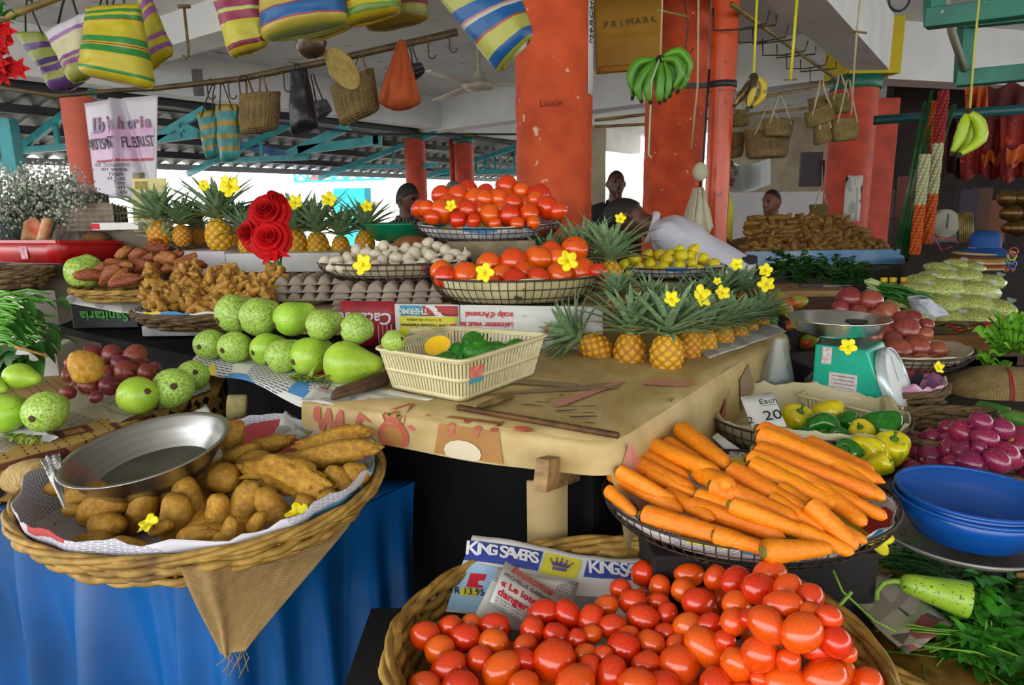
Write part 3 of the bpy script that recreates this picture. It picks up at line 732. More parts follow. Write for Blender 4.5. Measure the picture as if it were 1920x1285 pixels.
def wirebasket(name, c, rx, ry, h, flare, label, ribs=60, wr=.0016, rot=0, tilt=(0, 0), rings=2):
    e = empty(name, c, label, 'basket'); e.rotation_euler = (tilt[0], tilt[1], rot)
    def ring(t): k = flare + (1 - flare) * sin(t * PI / 2) ** .8; return rx * k, ry * k, h * t
    def loop(t, r, nm):
        a_, c_, z = ring(t); b = MB(); b.tube([V((a_ * cos(q), c_ * sin(q), z)) for q in (2 * PI * i / 72 for i in range(72))], r, 6, closed=True); return b.build(nm, m_rust, e)
    loop(1, wr * 2.2, 'rim'); loop(0, wr * 1.8, 'base_ring')
    b = MB()
    for i in range(ribs):
        q = 2 * PI * i / ribs; b.tube([V((ring(t)[0] * cos(q), ring(t)[1] * sin(q), ring(t)[2])) for t in (0, .2, .45, .7, 1)], wr, 4)
    for k in range(rings):
        a_, c_, z = ring((k + 1) / (rings + 1)); b.tube([V((a_ * cos(q), c_ * sin(q), z)) for q in (2 * PI * i / 72 for i in range(72))], wr, 4, closed=True)
    a_, c_, z = ring(0)
    for i in range(-4, 5):
        x = a_ * i / 5; y = c_ * math.sqrt(1 - (i / 5) ** 2); b.tube([(x, -y, 0), (x, y, 0)], wr, 4); 
    b.build('wire_mesh', m_rust, e)
    return e
def liner(name, c, rx, ry, h, flare, mm, label, rot=0, tilt=(0, 0), rag=.03, over=1.02, seed=0, cat='newspaper', shrink=.965, top=1.0):
    """paper pressed into a basket, its ragged edge reaching the rim"""
    b = MB()
    def fn(a, t):
        q = 2 * PI * a
        if t < .45: k = flare * (t / .45); z = .008
        else:
            s = (t - .45) / .55 * top; k = flare + (1 - flare) * sin(s * PI / 2) ** .8; z = h * s * over + .008
            z += s * rag * (.8 * noise.noise(V((cos(q) * 3 + seed, sin(q) * 3, 1))) + .35 * noise.noise(V((cos(q) * 9 + seed, sin(q) * 9, 4)))) ; k += s * .01 * sin(17 * q + seed)
        wr = 1 + .012 * noise.noise(V((cos(q) * 6, sin(q) * 6, t * 4 + seed)))
        return V((rx * shrink * k * wr * cos(q), ry * shrink * k * wr * sin(q), z))
    b.grid(fn, 96, 16, cu=True, uv=lambda a, t: (.5 + .6 * t * cos(2 * PI * a), .5 + .6 * t * sin(2 * PI * a)))
    o = b.build(name, mm, solid=.0015); o.location = c; o.rotation_euler = (tilt[0], tilt[1], rot); return tag(o, label, cat)
def sheet(name, corners, mm, label, cat='newspaper', nu=14, nv=10, wob=.008, seed=0, drape=None, uvs=1.0, parent=None, thick=.0012, off=(0, 0, 0)):
    """a paper or cloth sheet across four corners (a b / d c), slightly crumpled"""
    a_, b_, c_, d_ = [V(q) for q in corners]; nrm = (b_ - a_).cross(d_ - a_).normalized(); lu, lv = (b_ - a_).length, (d_ - a_).length
    g = MB()
    def fn(u, v):
        p = (a_ * (1 - u) + b_ * u) * (1 - v) + (d_ * (1 - u) + c_ * u) * v
        w = wob * noise.noise(V((u * 4 + seed, v * 4, seed * .7))) + wob * .4 * noise.noise(V((u * 11 + seed, v * 11, 0)))
        if drape: w += drape(u, v)
        return p + nrm * w + V(off)
    m_ = max(lu, lv); g.grid(fn, nu, nv, uv=lambda u, v: (u * lu / m_ * uvs, v * lv / m_ * uvs))
    o = g.build(name, mm, parent, solid=thick)
    if label: tag(o, label, cat)
    return o
def put(P, px, py, r, Y, ang=None, depth=None, spin=None, k=None, sc=None):
    """a round thing seen at a pixel with picture radius r"""
    o = P.get(k); p = at(px, py, Y); s = r * mpp(p)
    a = rnd.uniform(0, 360) if ang is None else ang; d = rnd.uniform(-40, 40) if depth is None else depth
    aim(o, p, pdir(a, d), rnd.uniform(0, 6) if spin is None else spin, s if sc is None else tuple(s * q for q in sc)); return o
def pile(P, items, Yf, noun, where, cat, group, per=7, elong=1.0, relaxf=.9, dflt_depth=None):
    """items: (px, py, r[, angle[, proto]]); Yf gives the depth at a pixel; neighbours are eased apart"""
    pts, rs = [], []
    for it in items:
        p = at(it[0], it[1], Yf(it[0], it[1])); pts.append(p); rs.append(it[2] * mpp(p))
    relax(pts, rs, f=relaxf); out = []
    for it, p, r in zip(items, pts, rs):
        Q = it[4] if len(it) > 4 and it[4] else P; o = Q.get(); a = it[3] if len(it) > 3 and it[3] is not None else rnd.uniform(0, 360)
        dp = rnd.uniform(-35, 35) if dflt_depth is None else rnd.uniform(-dflt_depth, dflt_depth)
        aim(o, p, pdir(a, dp), rnd.uniform(0, 6), r / elong); x, y = proj(p); out.append((o, x, y))
    label_rows(out, noun, where, cat, group, per); return [o for o, _x, _y in out]
def flower_at(px, py, Y, r, where, up=.5, ang=None):
    o = P_flo.get(); p = at(px, py, Y); s = r * mpp(p) / .82
    d = (-F_ * (1 - up) + UZ * up + R_ * rnd.uniform(-.5, .5)); aim(o, p, d, rnd.uniform(0, 6), s)
    return tag(o, f'yellow trumpet flower {where}', 'flower', 'yellow flowers tucked among the produce')
TZ = 1.01
A = onz(1152, 834, TZ); B_ = onz(572, 750, TZ); C_ = onz(365, 682, TZ); D_ = onz(60, 610, TZ); E_ = onz(1470, 626, TZ)
back_r = E_ + E1 * .5; back_l = V((-2.2, 3.9, TZ))
ctr = empty('market_counter', (0, 2.4, 0), 'large stepped market counter draped in black tarpaulin in the middle', 'counter')
def off(p): return V((p.x, p.y - 2.4, p.z))
b = MB(); inset = lambda p: (p.x * .95, (p.y - 2.4) * .95 + .02)
b.prism([inset(p) for p in (A, B_, C_, D_, back_l, back_r, E_)], .975, TZ - .006); b.build('board_top', m_black, ctr)
q = [off(p) for p in (A, B_, C_, D_)]; q[0] *= .905; q[1] *= .8; q[2] *= .68; q[3] *= .85; g = MB()
for p_ in q: p_.z = TZ
def skirt(pts, z0, z1, amp, seed, per=9):
    pts = [V(p) for p in pts]; ls = [0]
    for i in range(1, len(pts)): ls.append(ls[-1] + (pts[i] - pts[i - 1]).length)
    def fn(u, v):
        s = u * ls[-1]; i = max(k for k in range(len(ls) - 1) if ls[k] <= s + 1e-9); t = (s - ls[i]) / (ls[i + 1] - ls[i]); p = pts[i].lerp(pts[i + 1], t)
        d = (pts[i + 1] - pts[i]).normalized(); n = V((-d.y, d.x, 0)); w = amp * (v ** .8) * (sin(per * s * 2 + seed) + .6 * sin(per * s * 5.1 + 2 * seed + v) + .4 * noise.noise(V((s * 6, v * 3, seed))))
        return V((p.x, p.y, z0 + (z1 - z0) * v)) + n * w
    return fn
g.grid(skirt(q, TZ - .02, .02, .018, 1), 80, 8); g.build('black_tarpaulin', m_black, ctr, solid=.003)
g = MB(); g.grid(skirt([q[0], off(E_) * .96, off(back_r)], TZ - .02, .02, .018, 3), 60, 8); g.build('black_tarpaulin', m_black, ctr, solid=.003)
for p in (A, B_, E_, back_l, back_r):
    b = MB(); p2 = off(p) * .62; b.box((p2.x, p2.y, .47), (.06, .06, .94)); b.build('leg', m_wood_d, ctr)

# the cloth: a top plus a bent skirt at the front, the corner and the right
m_cloth = mat('printed_oilcloth', 'c0a873', 'a98f58', scale=5, rough=.55, c3='7d6a45', s3=11, lo3=.66, hi3=.8, vec='UV')
pr = {'red': mat('print_red', 'b04a3a', 'a85a44', scale=9, rough=.6), 'brn': mat('print_brown', 'a87434', '93662e', scale=9, rough=.6), 'pnk': mat('print_pink', 'c08070', rough=.6),
      'blk': mat('print_black', '3b362c', rough=.6), 'wht': mat('print_cream', 'c9bda0', rough=.6), 'gry': mat('print_grey_brown', '8a775a', rough=.6)}
Au, Bu, Eu = A.copy(), B_.copy(), E_.copy()
def cpath(s):
    """the cloth's outer fold line: left end B, corner A (rounded), right end E; s in 0..1"""
    l1, l2 = (Au - Bu).length, (Eu - Au).length; d = s * (l1 + l2); rr = .07
    if d < l1 - rr: return Bu.lerp(Au, d / l1), (Au - Bu).normalized()
    if d > l1 + rr: return Au.lerp(Eu, (d - l1) / l2), (Eu - Au).normalized()
    t = (d - l1 + rr) / (2 * rr); p0 = Bu.lerp(Au, (l1 - rr) / l1); p2 = Au.lerp(Eu, rr / l2)
    p = (1 - t) ** 2 * p0 + 2 * t * (1 - t) * Au + t * t * p2; tg = 2 * (1 - t) * (Au - p0) + 2 * t * (p2 - Au); return p, tg.normalized()
LT = (Au - Bu).length + (Eu - Au).length; SA = (Au - Bu).length / LT
def hang(s):      # how far the skirt drops
    if s < SA: return .062 + .012 * sin(PI * s / SA)
    t = (s - SA) / (1 - SA); return .062 + .24 * max(0, min(1, t / .035)) * (1 - t) ** .7 if t < .97 else .05
def cloth_pt(s, w):
    """w<0: on the skirt (w=-1 its hem); w>=0: metres inwards over the top"""
    p, t = cpath(s); n = V((-t.y, t.x, 0)); k = 1.0
    if w < 0:
        h = hang(s); d = -w * h; rr = .02; out = .012 + .012 * (-w) * sin(s * 34) * (1 if s > SA else .3) + .006 * (-w)
        if d < rr: a = d / rr * PI / 2; return p - n * (rr * .6 * sin(a)) + V((0, 0, -rr * .5 * (1 - cos(a))))
        return p - n * out - V((0, 0, d))
    return p + n * w + V((0, 0, .0025 * noise.noise(V((s * 14, w * 14, 3))) + .002))
tc = empty('tablecloth', (0, 0, 0), 'stained beige oilcloth printed with red monkeys and zebra stripes on the counter', 'tablecloth')
SK = MB(); SK.grid(lambda u, v: cloth_pt(u, -1 + v), 150, 10, uv=lambda u, v: (u * LT * 2, -.2 + .2 * v))
ctop = [A, B_, B_ + V((.35, 1.3, 0)), B_ + V((.8, 2.0, 0)), E_ + E1 * .45 + E2 * .3, E_]
g = MB(); cc = V((.25, 1.75, TZ))
edge = [cpath(i / 80)[0] for i in range(81)]
inner = [(B_ + V((.25, .9, 0))).lerp(E_ + E2 * .35, i / 80) for i in range(81)]
g.grid(lambda u, v: edge[round(u * 80)].lerp(inner[round(u * 80)], v) + V((0, 0, .002 * noise.noise(V((u * 9, v * 9, 2))) + .001)), 80, 12, uv=lambda u, v: (u * LT * 2, v * 2)); g.build('cloth_top', m_cloth, tc, solid=.002)
# animal print: flat patches that follow the cloth, given in (distance along the hem in m, drop or inset)
NPT = [0]
def patch(pts, key, name='print_patch'):
    g = MB(); v = []; NPT[0] += 1; e_ = .00004 * NPT[0]
    for x, y in pts:
        p, t = cpath(max(0, min(1, x))); n = V((-t.y, t.x, 0))
        q = cloth_pt(x, y); v.append(q + (UZ * (.0022 + e_) if y >= 0 else -n * (.003 + e_) + UZ * .001))
    g.poly(v); return g
def s_of(px, py, z=TZ):   # the hem parameter nearest a pixel
    best = min(range(401), key=lambda i: abs(proj(cpath(i / 400)[0])[0] - px)); return best / 400
prints = {}
def addp(pts, key):
    g = patch(pts, key); M_ = prints.setdefault(key, MB()); M_.add([V(v) for v in g.v], g.f, smooth=False)
def ell(cx, cy, rx, ry, k=14, a0=0): return [(cx + rx * cos(2 * PI * i / k + a0), cy + ry * sin(2 * PI * i / k + a0)) for i in range(k)]
s1 = s_of(742, 790)
addp([(x, max(-.98, y)) for x, y in ell(s1, -.68, .020, .50)], 'red'); addp([(x, max(-.98, y)) for x, y in ell(s1, -.72, .0125, .40)], 'brn'); addp(ell(s1, -.17, .0145, .24), 'red')
addp(ell(s1 - .001, -.17, .011, .18), 'brn')
for dx in (-.006, .005): addp(ell(s1 + dx, -.12, .0022, .06, 6), 'blk')
addp([(s1 - .03, -.3), (s1 - .045, -.2), (s1 - .05, -.45), (s1 - .04, -.62), (s1 - .035, -.55), (s1 - .043, -.42), (s1 - .038, -.3), (s1 - .028, -.38)], 'red')
addp([(s1 + .018, -.32), (s1 + .036, .008), (s1 + .042, .004), (s1 + .026, -.42)], 'red')
s0 = s_of(628, 780)
for k_ in range(6): addp(ell(s0 - .018 + .008 * k_, -.45 - .28 * (k_ % 2), .006, .22, 8, k_), 'red')
s2 = s_of(880, 800)
addp([(s2 - .038, -.95), (s2 - .033, -.18), (s2 + .036, -.18), (s2 + .042, -.95)], 'brn'); addp([(s2 - .031, .004), (s2 - .028, .02), (s2 + .032, .022), (s2 + .034, .004)], 'brn')
addp([(x, max(-.97, y)) for x, y in ell(s2 - .004, -.78, .022, .34)], 'wht')
for dx, dy in ((-.018, -.2), (.012, -.15), (-.004, .006), (.03, -.1)): addp(ell(s2 + dx, dy, .0045, .14 if dy < 0 else .009, 8), 'red')
addp(ell(s2 + .058, .004, .010, .012, 9), 'red')
sz = SA
for k_ in range(6): y = .09 + .024 * k_; addp([(sz - .012 + .009 * sin(k_ * 2), y), (sz + .010 + .006 * cos(k_ * 3), y + .01), (sz + .014, y + .017), (sz - .009 + .009 * sin(k_ * 2), y + .005)], 'blk')
for k_ in range(4): y = .15 + .034 * k_; addp([(sz - .13 + .01 * k_, y), (sz - .105, y + .004), (sz - .102, y + .01), (sz - .128 + .01 * k_, y + .006)], 'blk')
addp([(sz + .2, .13), (sz + .23, .12), (sz + .24, .02), (sz + .215, .03)], 'pnk'); addp([(sz + .26, -.5), (sz + .31, -.28), (sz + .31, -.5), (sz + .27, -.75)], 'red')
addp([(sz + .15, .01), (sz + .17, .02), (sz + .16, -.4), (sz + .152, -.36)], 'gry'); addp([(sz + .36, -.2), (sz + .4, -.1), (sz + .42, -.5), (sz + .37, -.7)], 'gry'); addp([(sz + .52, -.2), (sz + .545, -.16), (sz + .54, -.5), (sz + .525, -.6)], 'red')
addp([(sz - .05, .36), (sz + .02, .40), (sz + .03, .45), (sz - .06, .42)], 'gry'); addp([(sz - .2, .30), (sz - .1, .33), (sz - .1, .37), (sz - .21, .35)], 'gry'); addp([(sz + .07, .20), (sz + .2, .17), (sz + .2, .19), (sz + .07, .23)], 'pnk')
addp([(sz + .005, -.6), (sz + .02, -.05), (sz + .05, -.3), (sz + .06, -.75), (sz + .03, -.5)], 'pnk')
for i, (k_, M_) in enumerate(prints.items()): SK.add(M_.v, M_.f, i + 1, smooth=False)
SK.build('skirt', [m_cloth] + [pr[k_] for k_ in prints], tc)

# ribbed iron rod lying on the cloth, and the small wooden stick behind it
r0, r1 = onz(858, 764, TZ + .012), onz(1160, 817, TZ + .012)
b = MB(); n_ = 120; b.tube([r0.lerp(r1, i / n_) for i in range(n_ + 1)], [.0062 + .0013 * (i % 2) for i in range(n_ + 1)], 8); tag(b.build('ribbed_rod', mat('rusty_rebar', '6a4a26', '4a301a', scale=30, rough=.6, metal=.4)), 'rusty ribbed iron rod lying along the front of the printed cloth', 'rod')
b = MB(); b.tube([onz(898, 764, TZ + .012), onz(930, 752, TZ + .012), onz(960, 741, TZ + .012)], [.007, .009, .008], 7); tag(b.build('wooden_stick', m_bamboo), 'short wooden stick touching the iron rod on the cloth', 'stick')
flower_at(1188, 706, 1.8, 13, 'petal lying alone on the cloth in front of the pineapples', .9)
# trestle end and board under the corner
tr = empty('trestle', onz(1015, 1000, .62), 'pale timber trestle end with cardboard panel under the cloth corner', 'trestle'); tl = tr.location
pa, pb_ = at(1014, 892, 1.17), at(1100, 866, 1.40)
b = MB(); b.beam(pa - tl, pb_ - tl, .028, .062); b.build('beam_end', m_wood, tr, bevel=.002)
pc, pd = at(1022, 955, 1.36), at(1022, 955, 1.36)
b = MB(); x_ = at(988, 950, 1.26); y_ = at(1064, 950, 1.26); b.grid(lambda u, v: x_.lerp(y_, u) + V((0, 0, .055 - .5 * v)) - tl, 1, 1); b.build('cardboard_panel', m_card, tr, solid=.012)
b = MB(); b.beam(at(1072, 880, 1.5) - tl, at(1072, 880, 1.5) - tl - V((0, 0, .85)), .03, .03, up=V((0, 1, 0))); b.build('leg', mat('grey_leg', '4f5557', rough=.6), tr)

PZ = .84
pf, prr, pl = onz(415, 1070, PZ), onz(775, 905, PZ), onz(-260, 892, PZ)
bt = empty('cloth_table', (pf.x, pf.y + .2, 0), 'low table hung with bright blue cloth at the front left', 'table'); tl2 = V((pf.x, pf.y + .2, 0))
pk = V((pl.x + .1, prr.y + .12, PZ)); prk = prr.copy()
b = MB(); b.prism([((p - tl2) * .97)[:2] for p in (pf, prr, pk, pl)], PZ - .04, PZ - .004); b.build('table_top', m_wood_d, bt)
for p in (pf, prr, pk, pl):
    b = MB(); p2 = (p - tl2) * .6; b.box((p2.x, p2.y, .4), (.05, .05, .8)); b.build('leg', m_wood_d, bt)
m_blue = mat('blue_drape', '04559a', '034074', scale=2.5, rough=.27, spec=.6, bump=.05, bscale=30)
def bskirt(u, v):
    pts = [pl, pf, prr]; l0, l1 = (pf - pl).length, (prr - pf).length; s = u * (l0 + l1)
    if s < l0: p, d = pl.lerp(pf, s / l0), (pf - pl).normalized()
    else: p, d = pf.lerp(prr, (s - l0) / l1), (prr - pf).normalized()
    dd = abs(s - l0)
    if dd < .06:
        t = (s - l0 + .06) / .12; a_, c_ = pf - (pf - pl).normalized() * .06, pf + (prr - pf).normalized() * .06
        p = (1 - t) ** 2 * a_ + 2 * t * (1 - t) * pf + t * t * c_; d = (2 * (1 - t) * (pf - a_) + 2 * t * (c_ - pf)).normalized()
    n = V((d.y, -d.x, 0)); f = v ** .7
    def ridge(c, w, h): x = (s - c) / w; return h * math.exp(-x * x)
    w = -.05 + ridge(l0 - .36 + .10 * v, .032 + .015 * v, .20) + ridge(l0 - .56 + .05 * v, .03, .12) + ridge(l0 - .72 + .03 * v, .03, .10) + ridge(l0 - .9, .05, .13) + ridge(l0 + .01 - .05 * v, .04, .08) + ridge(l0 - .10 - .03 * v, .03, .10) + ridge(l0 - .19 - .02 * v, .025, .05) + ridge(l0 + .10, .028, .055) + ridge(l0 + .2, .03, .07) + ridge(l0 + .33, .035, .08) + ridge(l0 + l1 - .05, .03, .07)
    w -= ridge(l0 - .25, .1, .03) * 1 + ridge(l0 + .27, .03, .03); w += .008 * sin(s * 37 + 3 * v) * v + .01 * noise.noise(V((s * 8, v * 4, 2)))
    return p + n * (w * f + .004) + V((0, 0, .003 - (PZ - .02) * v))
g = MB(); g.grid(bskirt, 220, 26); tp = g
cl = empty('blue_cloth', (pf.x, pf.y, 0), 'glossy blue cloth hanging in deep folds round the potato table', 'cloth'); cl.location = (0, 0, 0)
g.build('skirt', m_blue, cl)
g = MB(); g.grid(lambda u, v: (pl.lerp(pf, u)).lerp(pk.lerp(prr, u), v) + V((0, 0, .003)), 6, 6); g.build('cloth_top', m_blue, cl, solid=.002)
# burlap hanging over the table corner under the basket
m_burl = weave_mat('burlap', 'b89a66', '86693c', 34, .9, .5)
e0, e1_, e2_ = at(338, 1062, 1.03), at(640, 985, 1.16), at(428, 1222, .99)
g = MB()
def bur(u, v):
    top = at(338 + (660 - 338) * u, 1064 + (975 - 1064) * u - 6 * sin(PI * u), pf.y - .075 + .24 * u); tip = at(415 + 45 * u, 1228 - 8 * u, pf.y - .10)
    p = top.lerp(tip, v); return p + V((.3, -1, 0)) * (.012 * sin(7 * u + 3 * v) * (1 - v) + .01 * math.exp(-((u - .16 - .05 * v) / .05) ** 2))
g.grid(bur, 40, 24, uv=lambda u, v: (u * .9, v * .6)); bu = tag(g.build('burlap_cloth', m_burl, solid=.003), 'frayed brown burlap corner hanging from under the potato basket', 'cloth')
g = MB()
for i in range(9): p = at(420 + 5 * i, 1222 + rnd.uniform(-4, 3), 1.0); g.tube([p, p + V((rnd.uniform(-.01, .012), 0, -.012)), p + V((rnd.uniform(-.02, .025), 0, -.03 - .01 * (i % 3)))], .0008, 4)
g.build('frayed_thread', m_burl, bu)
# the potato basket
pc = onz(397, 925, .885); pc.z = .845
PR_ = (.345, .30)
wicker('wicker_basket', pc, PR_[0], PR_[1], .075, .80, 'wide shallow wicker basket full of potatoes on the blue cloth', rows=8, th=.0088, stakes=36, tilt=(rad(3), 0))
m_news1 = news_mat('newsprint', 'd3d2cc', '5c5d63', 5, 40)
m_news2 = news_mat('lilac_newsprint', 'cfcbd4', '8f8d9a', 4, 36, ['5a8aa0', 'a84040'], .3)
m_newsc = news_mat('colour_newsprint', 'd8d6d2', '70707a', 4, 30, ['c23a3a', 'd8c83a', '4a86b8'], .4)
liner('newspaper_sheet', pc + V((0, 0, .003)), PR_[0], PR_[1], .088, .80, m_news2, 'crumpled newspaper lining the potato basket, its torn edge along the rim', tilt=(rad(3), 0), rag=.03, seed=2)
b = MB(); b.tube([at(140, 1064, 1.0), at(240, 1056, 1.02)], [.004, .003], 6); tag(b.build('loose_cane', m_wick), 'loose broken cane sticking out below the potato basket', 'cane')
for i, (cs, lb, tx) in enumerate((
    ([(515, 812, 1.5), (535, 770, 1.56), (592, 815, 1.56), (560, 822, 1.5)], 'folded newspaper corner sticking up behind the potatoes', 'Le Mai'),
    ([(338, 790, 1.62), (385, 757, 1.66), (415, 800, 1.62), (380, 812, 1.56)], 'newspaper corner with a ruled box standing up behind the steel bowl', None),
    ([(75, 862, 1.2), (112, 850, 1.22), (118, 905, 1.16), (122, 958, 1.08)], 'twisted newspaper end curling over the left of the potato basket', None))):
    o = sheet('newspaper_corner', [at(*q) for q in cs], m_news1, lb, wob=.012, seed=i + 4, nu=8, nv=8, uvs=.3)
ptY = lambda x, y: onz(x, y, .905 + .045 * max(0, (960 - y)) / 120).y
pp = [(421, 898, 27, 0, P_rpot), (162, 930, 22, 8), (195, 952, 26, 15), (264, 957, 24, 66), (327, 972, 26, 80), (360, 945, 24, -75), (409, 969, 24, 88), (458, 957, 25, 85), (512, 954, 24, -50),
      (480, 984, 15, 60), (371, 999, 14, 10), (120, 915, 15, 10), (138, 957, 12, 0), (579, 949, 16, -30), (386, 1005, 12, 0), (640, 908, 18, -45), (665, 893, 24, -20, P_rpot), (437, 823, 20, 80), (450, 855, 17, 30), (475, 868, 20, 15), (290, 925, 20, 20),
      (230, 940, 18, 50), (300, 990, 14, 20), (430, 1000, 14, 70), (545, 985, 13, 20), (600, 930, 18, -20), (610, 940, 14, 40)]
pts, rs = [], []
for it in pp: p = at(it[0], it[1], ptY(it[0], it[1])); pts.append(p); rs.append(it[2] * mpp(p))
relax(pts, rs, f=.8); out = []
for it, p, r in zip(pp, pts, rs):
    o = (it[4] if len(it) > 4 else P_pot).get(); aim(o, p, pdir(it[3], rnd.uniform(-12, 8)), rnd.uniform(0, 6), r * 1.12); out.append((o,) + proj(p))
label_rows(out, 'yellow-brown potato', 'of the wicker basket', 'potato', 'potatoes in the wicker basket', 7)
for (x0, y0), (x1, y1), w, k_, dz, lb in (((455, 880), (632, 918), 33, 0, .02, 'big knobbly forked potato lying on top at the middle of the wicker basket'), ((520, 858), (708, 850), 24, 1, .03, 'long straight tuber lying above the knobbly one in the wicker basket'),
                                      ((550, 832), (695, 818), 21, 1, .02, 'long lumpy tuber along the back rim of the wicker basket'), ((455, 850), (548, 822), 19, 1, .0, 'short lumpy tuber behind the round potato near the steel bowl')):
    Y0, Y1 = ptY(x0, y0), ptY(x1, y1); p0, p1 = at(x0, y0, Y0 - dz), at(x1, y1, Y1 - dz); d = p1 - p0; r = w * mpp(p0)
    o = P_yam.get(k_); q = 2.7 if k_ == 0 else 3.6; aim(o, (p0 + p1) / 2 , d, rnd.uniform(0, 6), (r, r, d.length / 2 / q)); tag(o, lb, 'potato', 'potatoes in the wicker basket')
for i in range(44):
    a_ = rnd.uniform(0, 2 * PI); q = math.sqrt(rnd.random()) * .8; o = P_pot.get(); p = pc + V((PR_[0] * q * cos(a_), PR_[1] * q * sin(a_), .035 + .015 * rnd.random()))
    aim(o, p, V((rnd.uniform(-1, 1), rnd.uniform(-1, 1), .1)), 0, .025); tag(o, 'potato half hidden under the others in the wicker basket', 'potato', 'buried potatoes in the wicker basket')
flower_at(281, 986, 1.07, 19, 'at the front rim of the potato basket, the left of two', .6); flower_at(560, 967, 1.13, 21, 'at the front rim of the potato basket, the right of two', .5)
# the steel bowl tilted on the potatoes
def bowl_mesh(R, h, rb, t=.002, lip=.05):
    return [(0, 0), (rb * .9, 0), (rb, h * .04), (rb + (R - rb) * .55, h * .5), (R * .97, h * .94), (R, h), (R * (1 + lip), h * 1.005), (R * (1 + lip), h * .97), (R * 1.005, h * .96), (R * .975, h * .90), (rb + (R - rb) * .55 + t, h * .46), (rb + t, -t), (0, -t)]
m_steel = mat('brushed_steel', 'b4b4b0', 'a0a09c', scale=3, rough=.28, metal=1, c3='5d5a48', s3=40, lo3=.7, hi3=.76, stretch=(1, 1, 30))
m_steelin = mat('worn_steel_bottom', '77766a', '5f5d4e', scale=12, rough=.5, metal=.8, c3='a08c3a', s3=60, lo3=.7, hi3=.74)
bc = at(288, 868, 1.25); R = 150 * mpp(bc)
sb = empty('steel_bowl', bc, 'wide shallow stainless steel bowl tilted on top of the potatoes', 'bowl')
b = MB(); b.lathe([q for q in bowl_mesh(R * .93, .058, R * .66)][2:], 64); b.build('wall', m_steel, sb)
b = MB(); b.lathe([(R * .66, .0025), (R * .4, .001), (0, .001)], 48); b.build('bottom', m_steelin, sb)
aim(sb, bc - UZ * .02, V((-.10, -.13, 1)), 0, 1)

tz = .655
tcn = onz(1178, 1262, .74); tcn.z = tz
TR = (.365, .315)
stand = empty('low_bench', (tcn.x + .25, tcn.y, 0), 'dark low bench under the front baskets', 'bench')
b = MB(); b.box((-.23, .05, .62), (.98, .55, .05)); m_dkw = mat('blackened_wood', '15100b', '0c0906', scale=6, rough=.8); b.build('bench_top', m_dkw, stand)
for sx in (-.66, .2):
    for sy in (-.15, .25): b = MB(); b.box((sx, sy, .3), (.06, .06, .6)); b.build('leg', m_dkw, stand)
wicker('wicker_basket', tcn, TR[0], TR[1], .14, .85, 'deep round wicker basket of plum tomatoes at the very front', rows=13, th=.0095, stakes=38)
liner('newspaper_sheet', tcn + V((0, 0, .004)), TR[0] * .98, TR[1] * .98, .06, .85, m_newsc, 'coloured newspaper lining the front tomato basket', seed=5, rag=.04)
# the King Savers flyer along the back of the basket and the folded article in front of it
fl = [at(885, 1010, 1.19), at(1330, 1062, 1.19), at(1300, 1180, 1.10), at(835, 1150, 1.05)]
def bil(u, v, lift=0):
    p = (fl[0] * (1 - u) + fl[1] * u) * (1 - v) + (fl[3] * (1 - u) + fl[2] * u) * v
    nn = (fl[1] - fl[0]).cross(fl[3] - fl[0]).normalized(); nn = nn if nn.dot(F_) < 0 else -nn
    w = .012 * sin(u * 7 + 1) * (1 - .5 * v) + .006 * noise.noise(V((u * 6, v * 6, 1)))
    return p + nn * (w + lift)
fy = tag(MB().grid(lambda u, v: bil(u, v), 40, 16).build('flyer', m_paper, solid=.001), 'blue and white supermarket flyer propped along the back of the tomato basket', 'flyer')
m_fblue = mat('flyer_blue', '3a4f9e', '34489a', scale=4, rough=.6); m_fyel = mat('flyer_yellow', 'd8cf3a', rough=.6); m_flb = mat('flyer_light_blue', '8fb8da', 'a8cbe6', scale=8, rough=.6); m_fw = mat('flyer_letter_white', 'e6e6ea', rough=.6); m_grayprint = mat('flyer_grey', '9a9a9a', '6f6f72', scale=15, rough=.7)
def fpatch(u0, u1, v0, v1, mm, nm, lift=.002, nu=16):
    o = MB().grid(lambda u, v: bil(u0 + (u1 - u0) * u, v0 + (v1 - v0) * v, lift), nu, 4).build(nm, mm, fy); return o
fpatch(.0, .305, .08, .36, m_fblue, 'blue_band'); fpatch(.495, .84, .08, .34, m_fblue, 'blue_band'); fpatch(.315, .47, .08, .38, m_fyel, 'yellow_panel')
fpatch(.0, .16, .40, .98, m_flb, 'photo_panel'); fpatch(.36, .62, .62, .92, m_grayprint, 'photo_panel'); fpatch(.03, .10, .70, .80, m_fyel, 'price_tag', .003); fpatch(.045, .11, .52, .69, m_redink, 'photo_panel', .003)
def flet(tx, u, v, size, mm, lift=.004, sx=1.0, ang=0, shear=0, bold=0):
    o_ = bil(u, v, lift); x = bil(u + .03, v, lift) - bil(u - .03, v, lift); y = bil(u, v - .05, lift) - bil(u, v + .05, lift)
    M_ = frame(o_, x, y)
    if ang: M_ = M_ @ Matrix.Rotation(rad(ang), 4, 'Z')
    return lettering(tx, size, M_, mm, fy, sx=sx, shear=shear, bold=bold)
for i, ch in enumerate('KING'): flet(ch, .018 + .027 * i, .20, .034 if i else .040, m_fw, bold=.0008)
for i, ch in enumerate('SAVERS'): flet(ch, .15 + .026 * i, .215, .04 if i == 0 else .034, m_fw, bold=.0008)
for i, ch in enumerate('KING'): flet(ch, .53 + .027 * i, .20, .034 if i else .04, m_fw, bold=.0008)
for i, ch in enumerate('SAVERS'): flet(ch, .655 + .027 * i, .205, .034 if i else .04, m_fw, bold=.0008)
flet('R 13.95', .065, .755, .018, m_ink, .005)
g = MB()   # the crown emblem
def crown_pt(x, y): return bil(.39 + .055 * x, .23 - .10 * y, .0045)
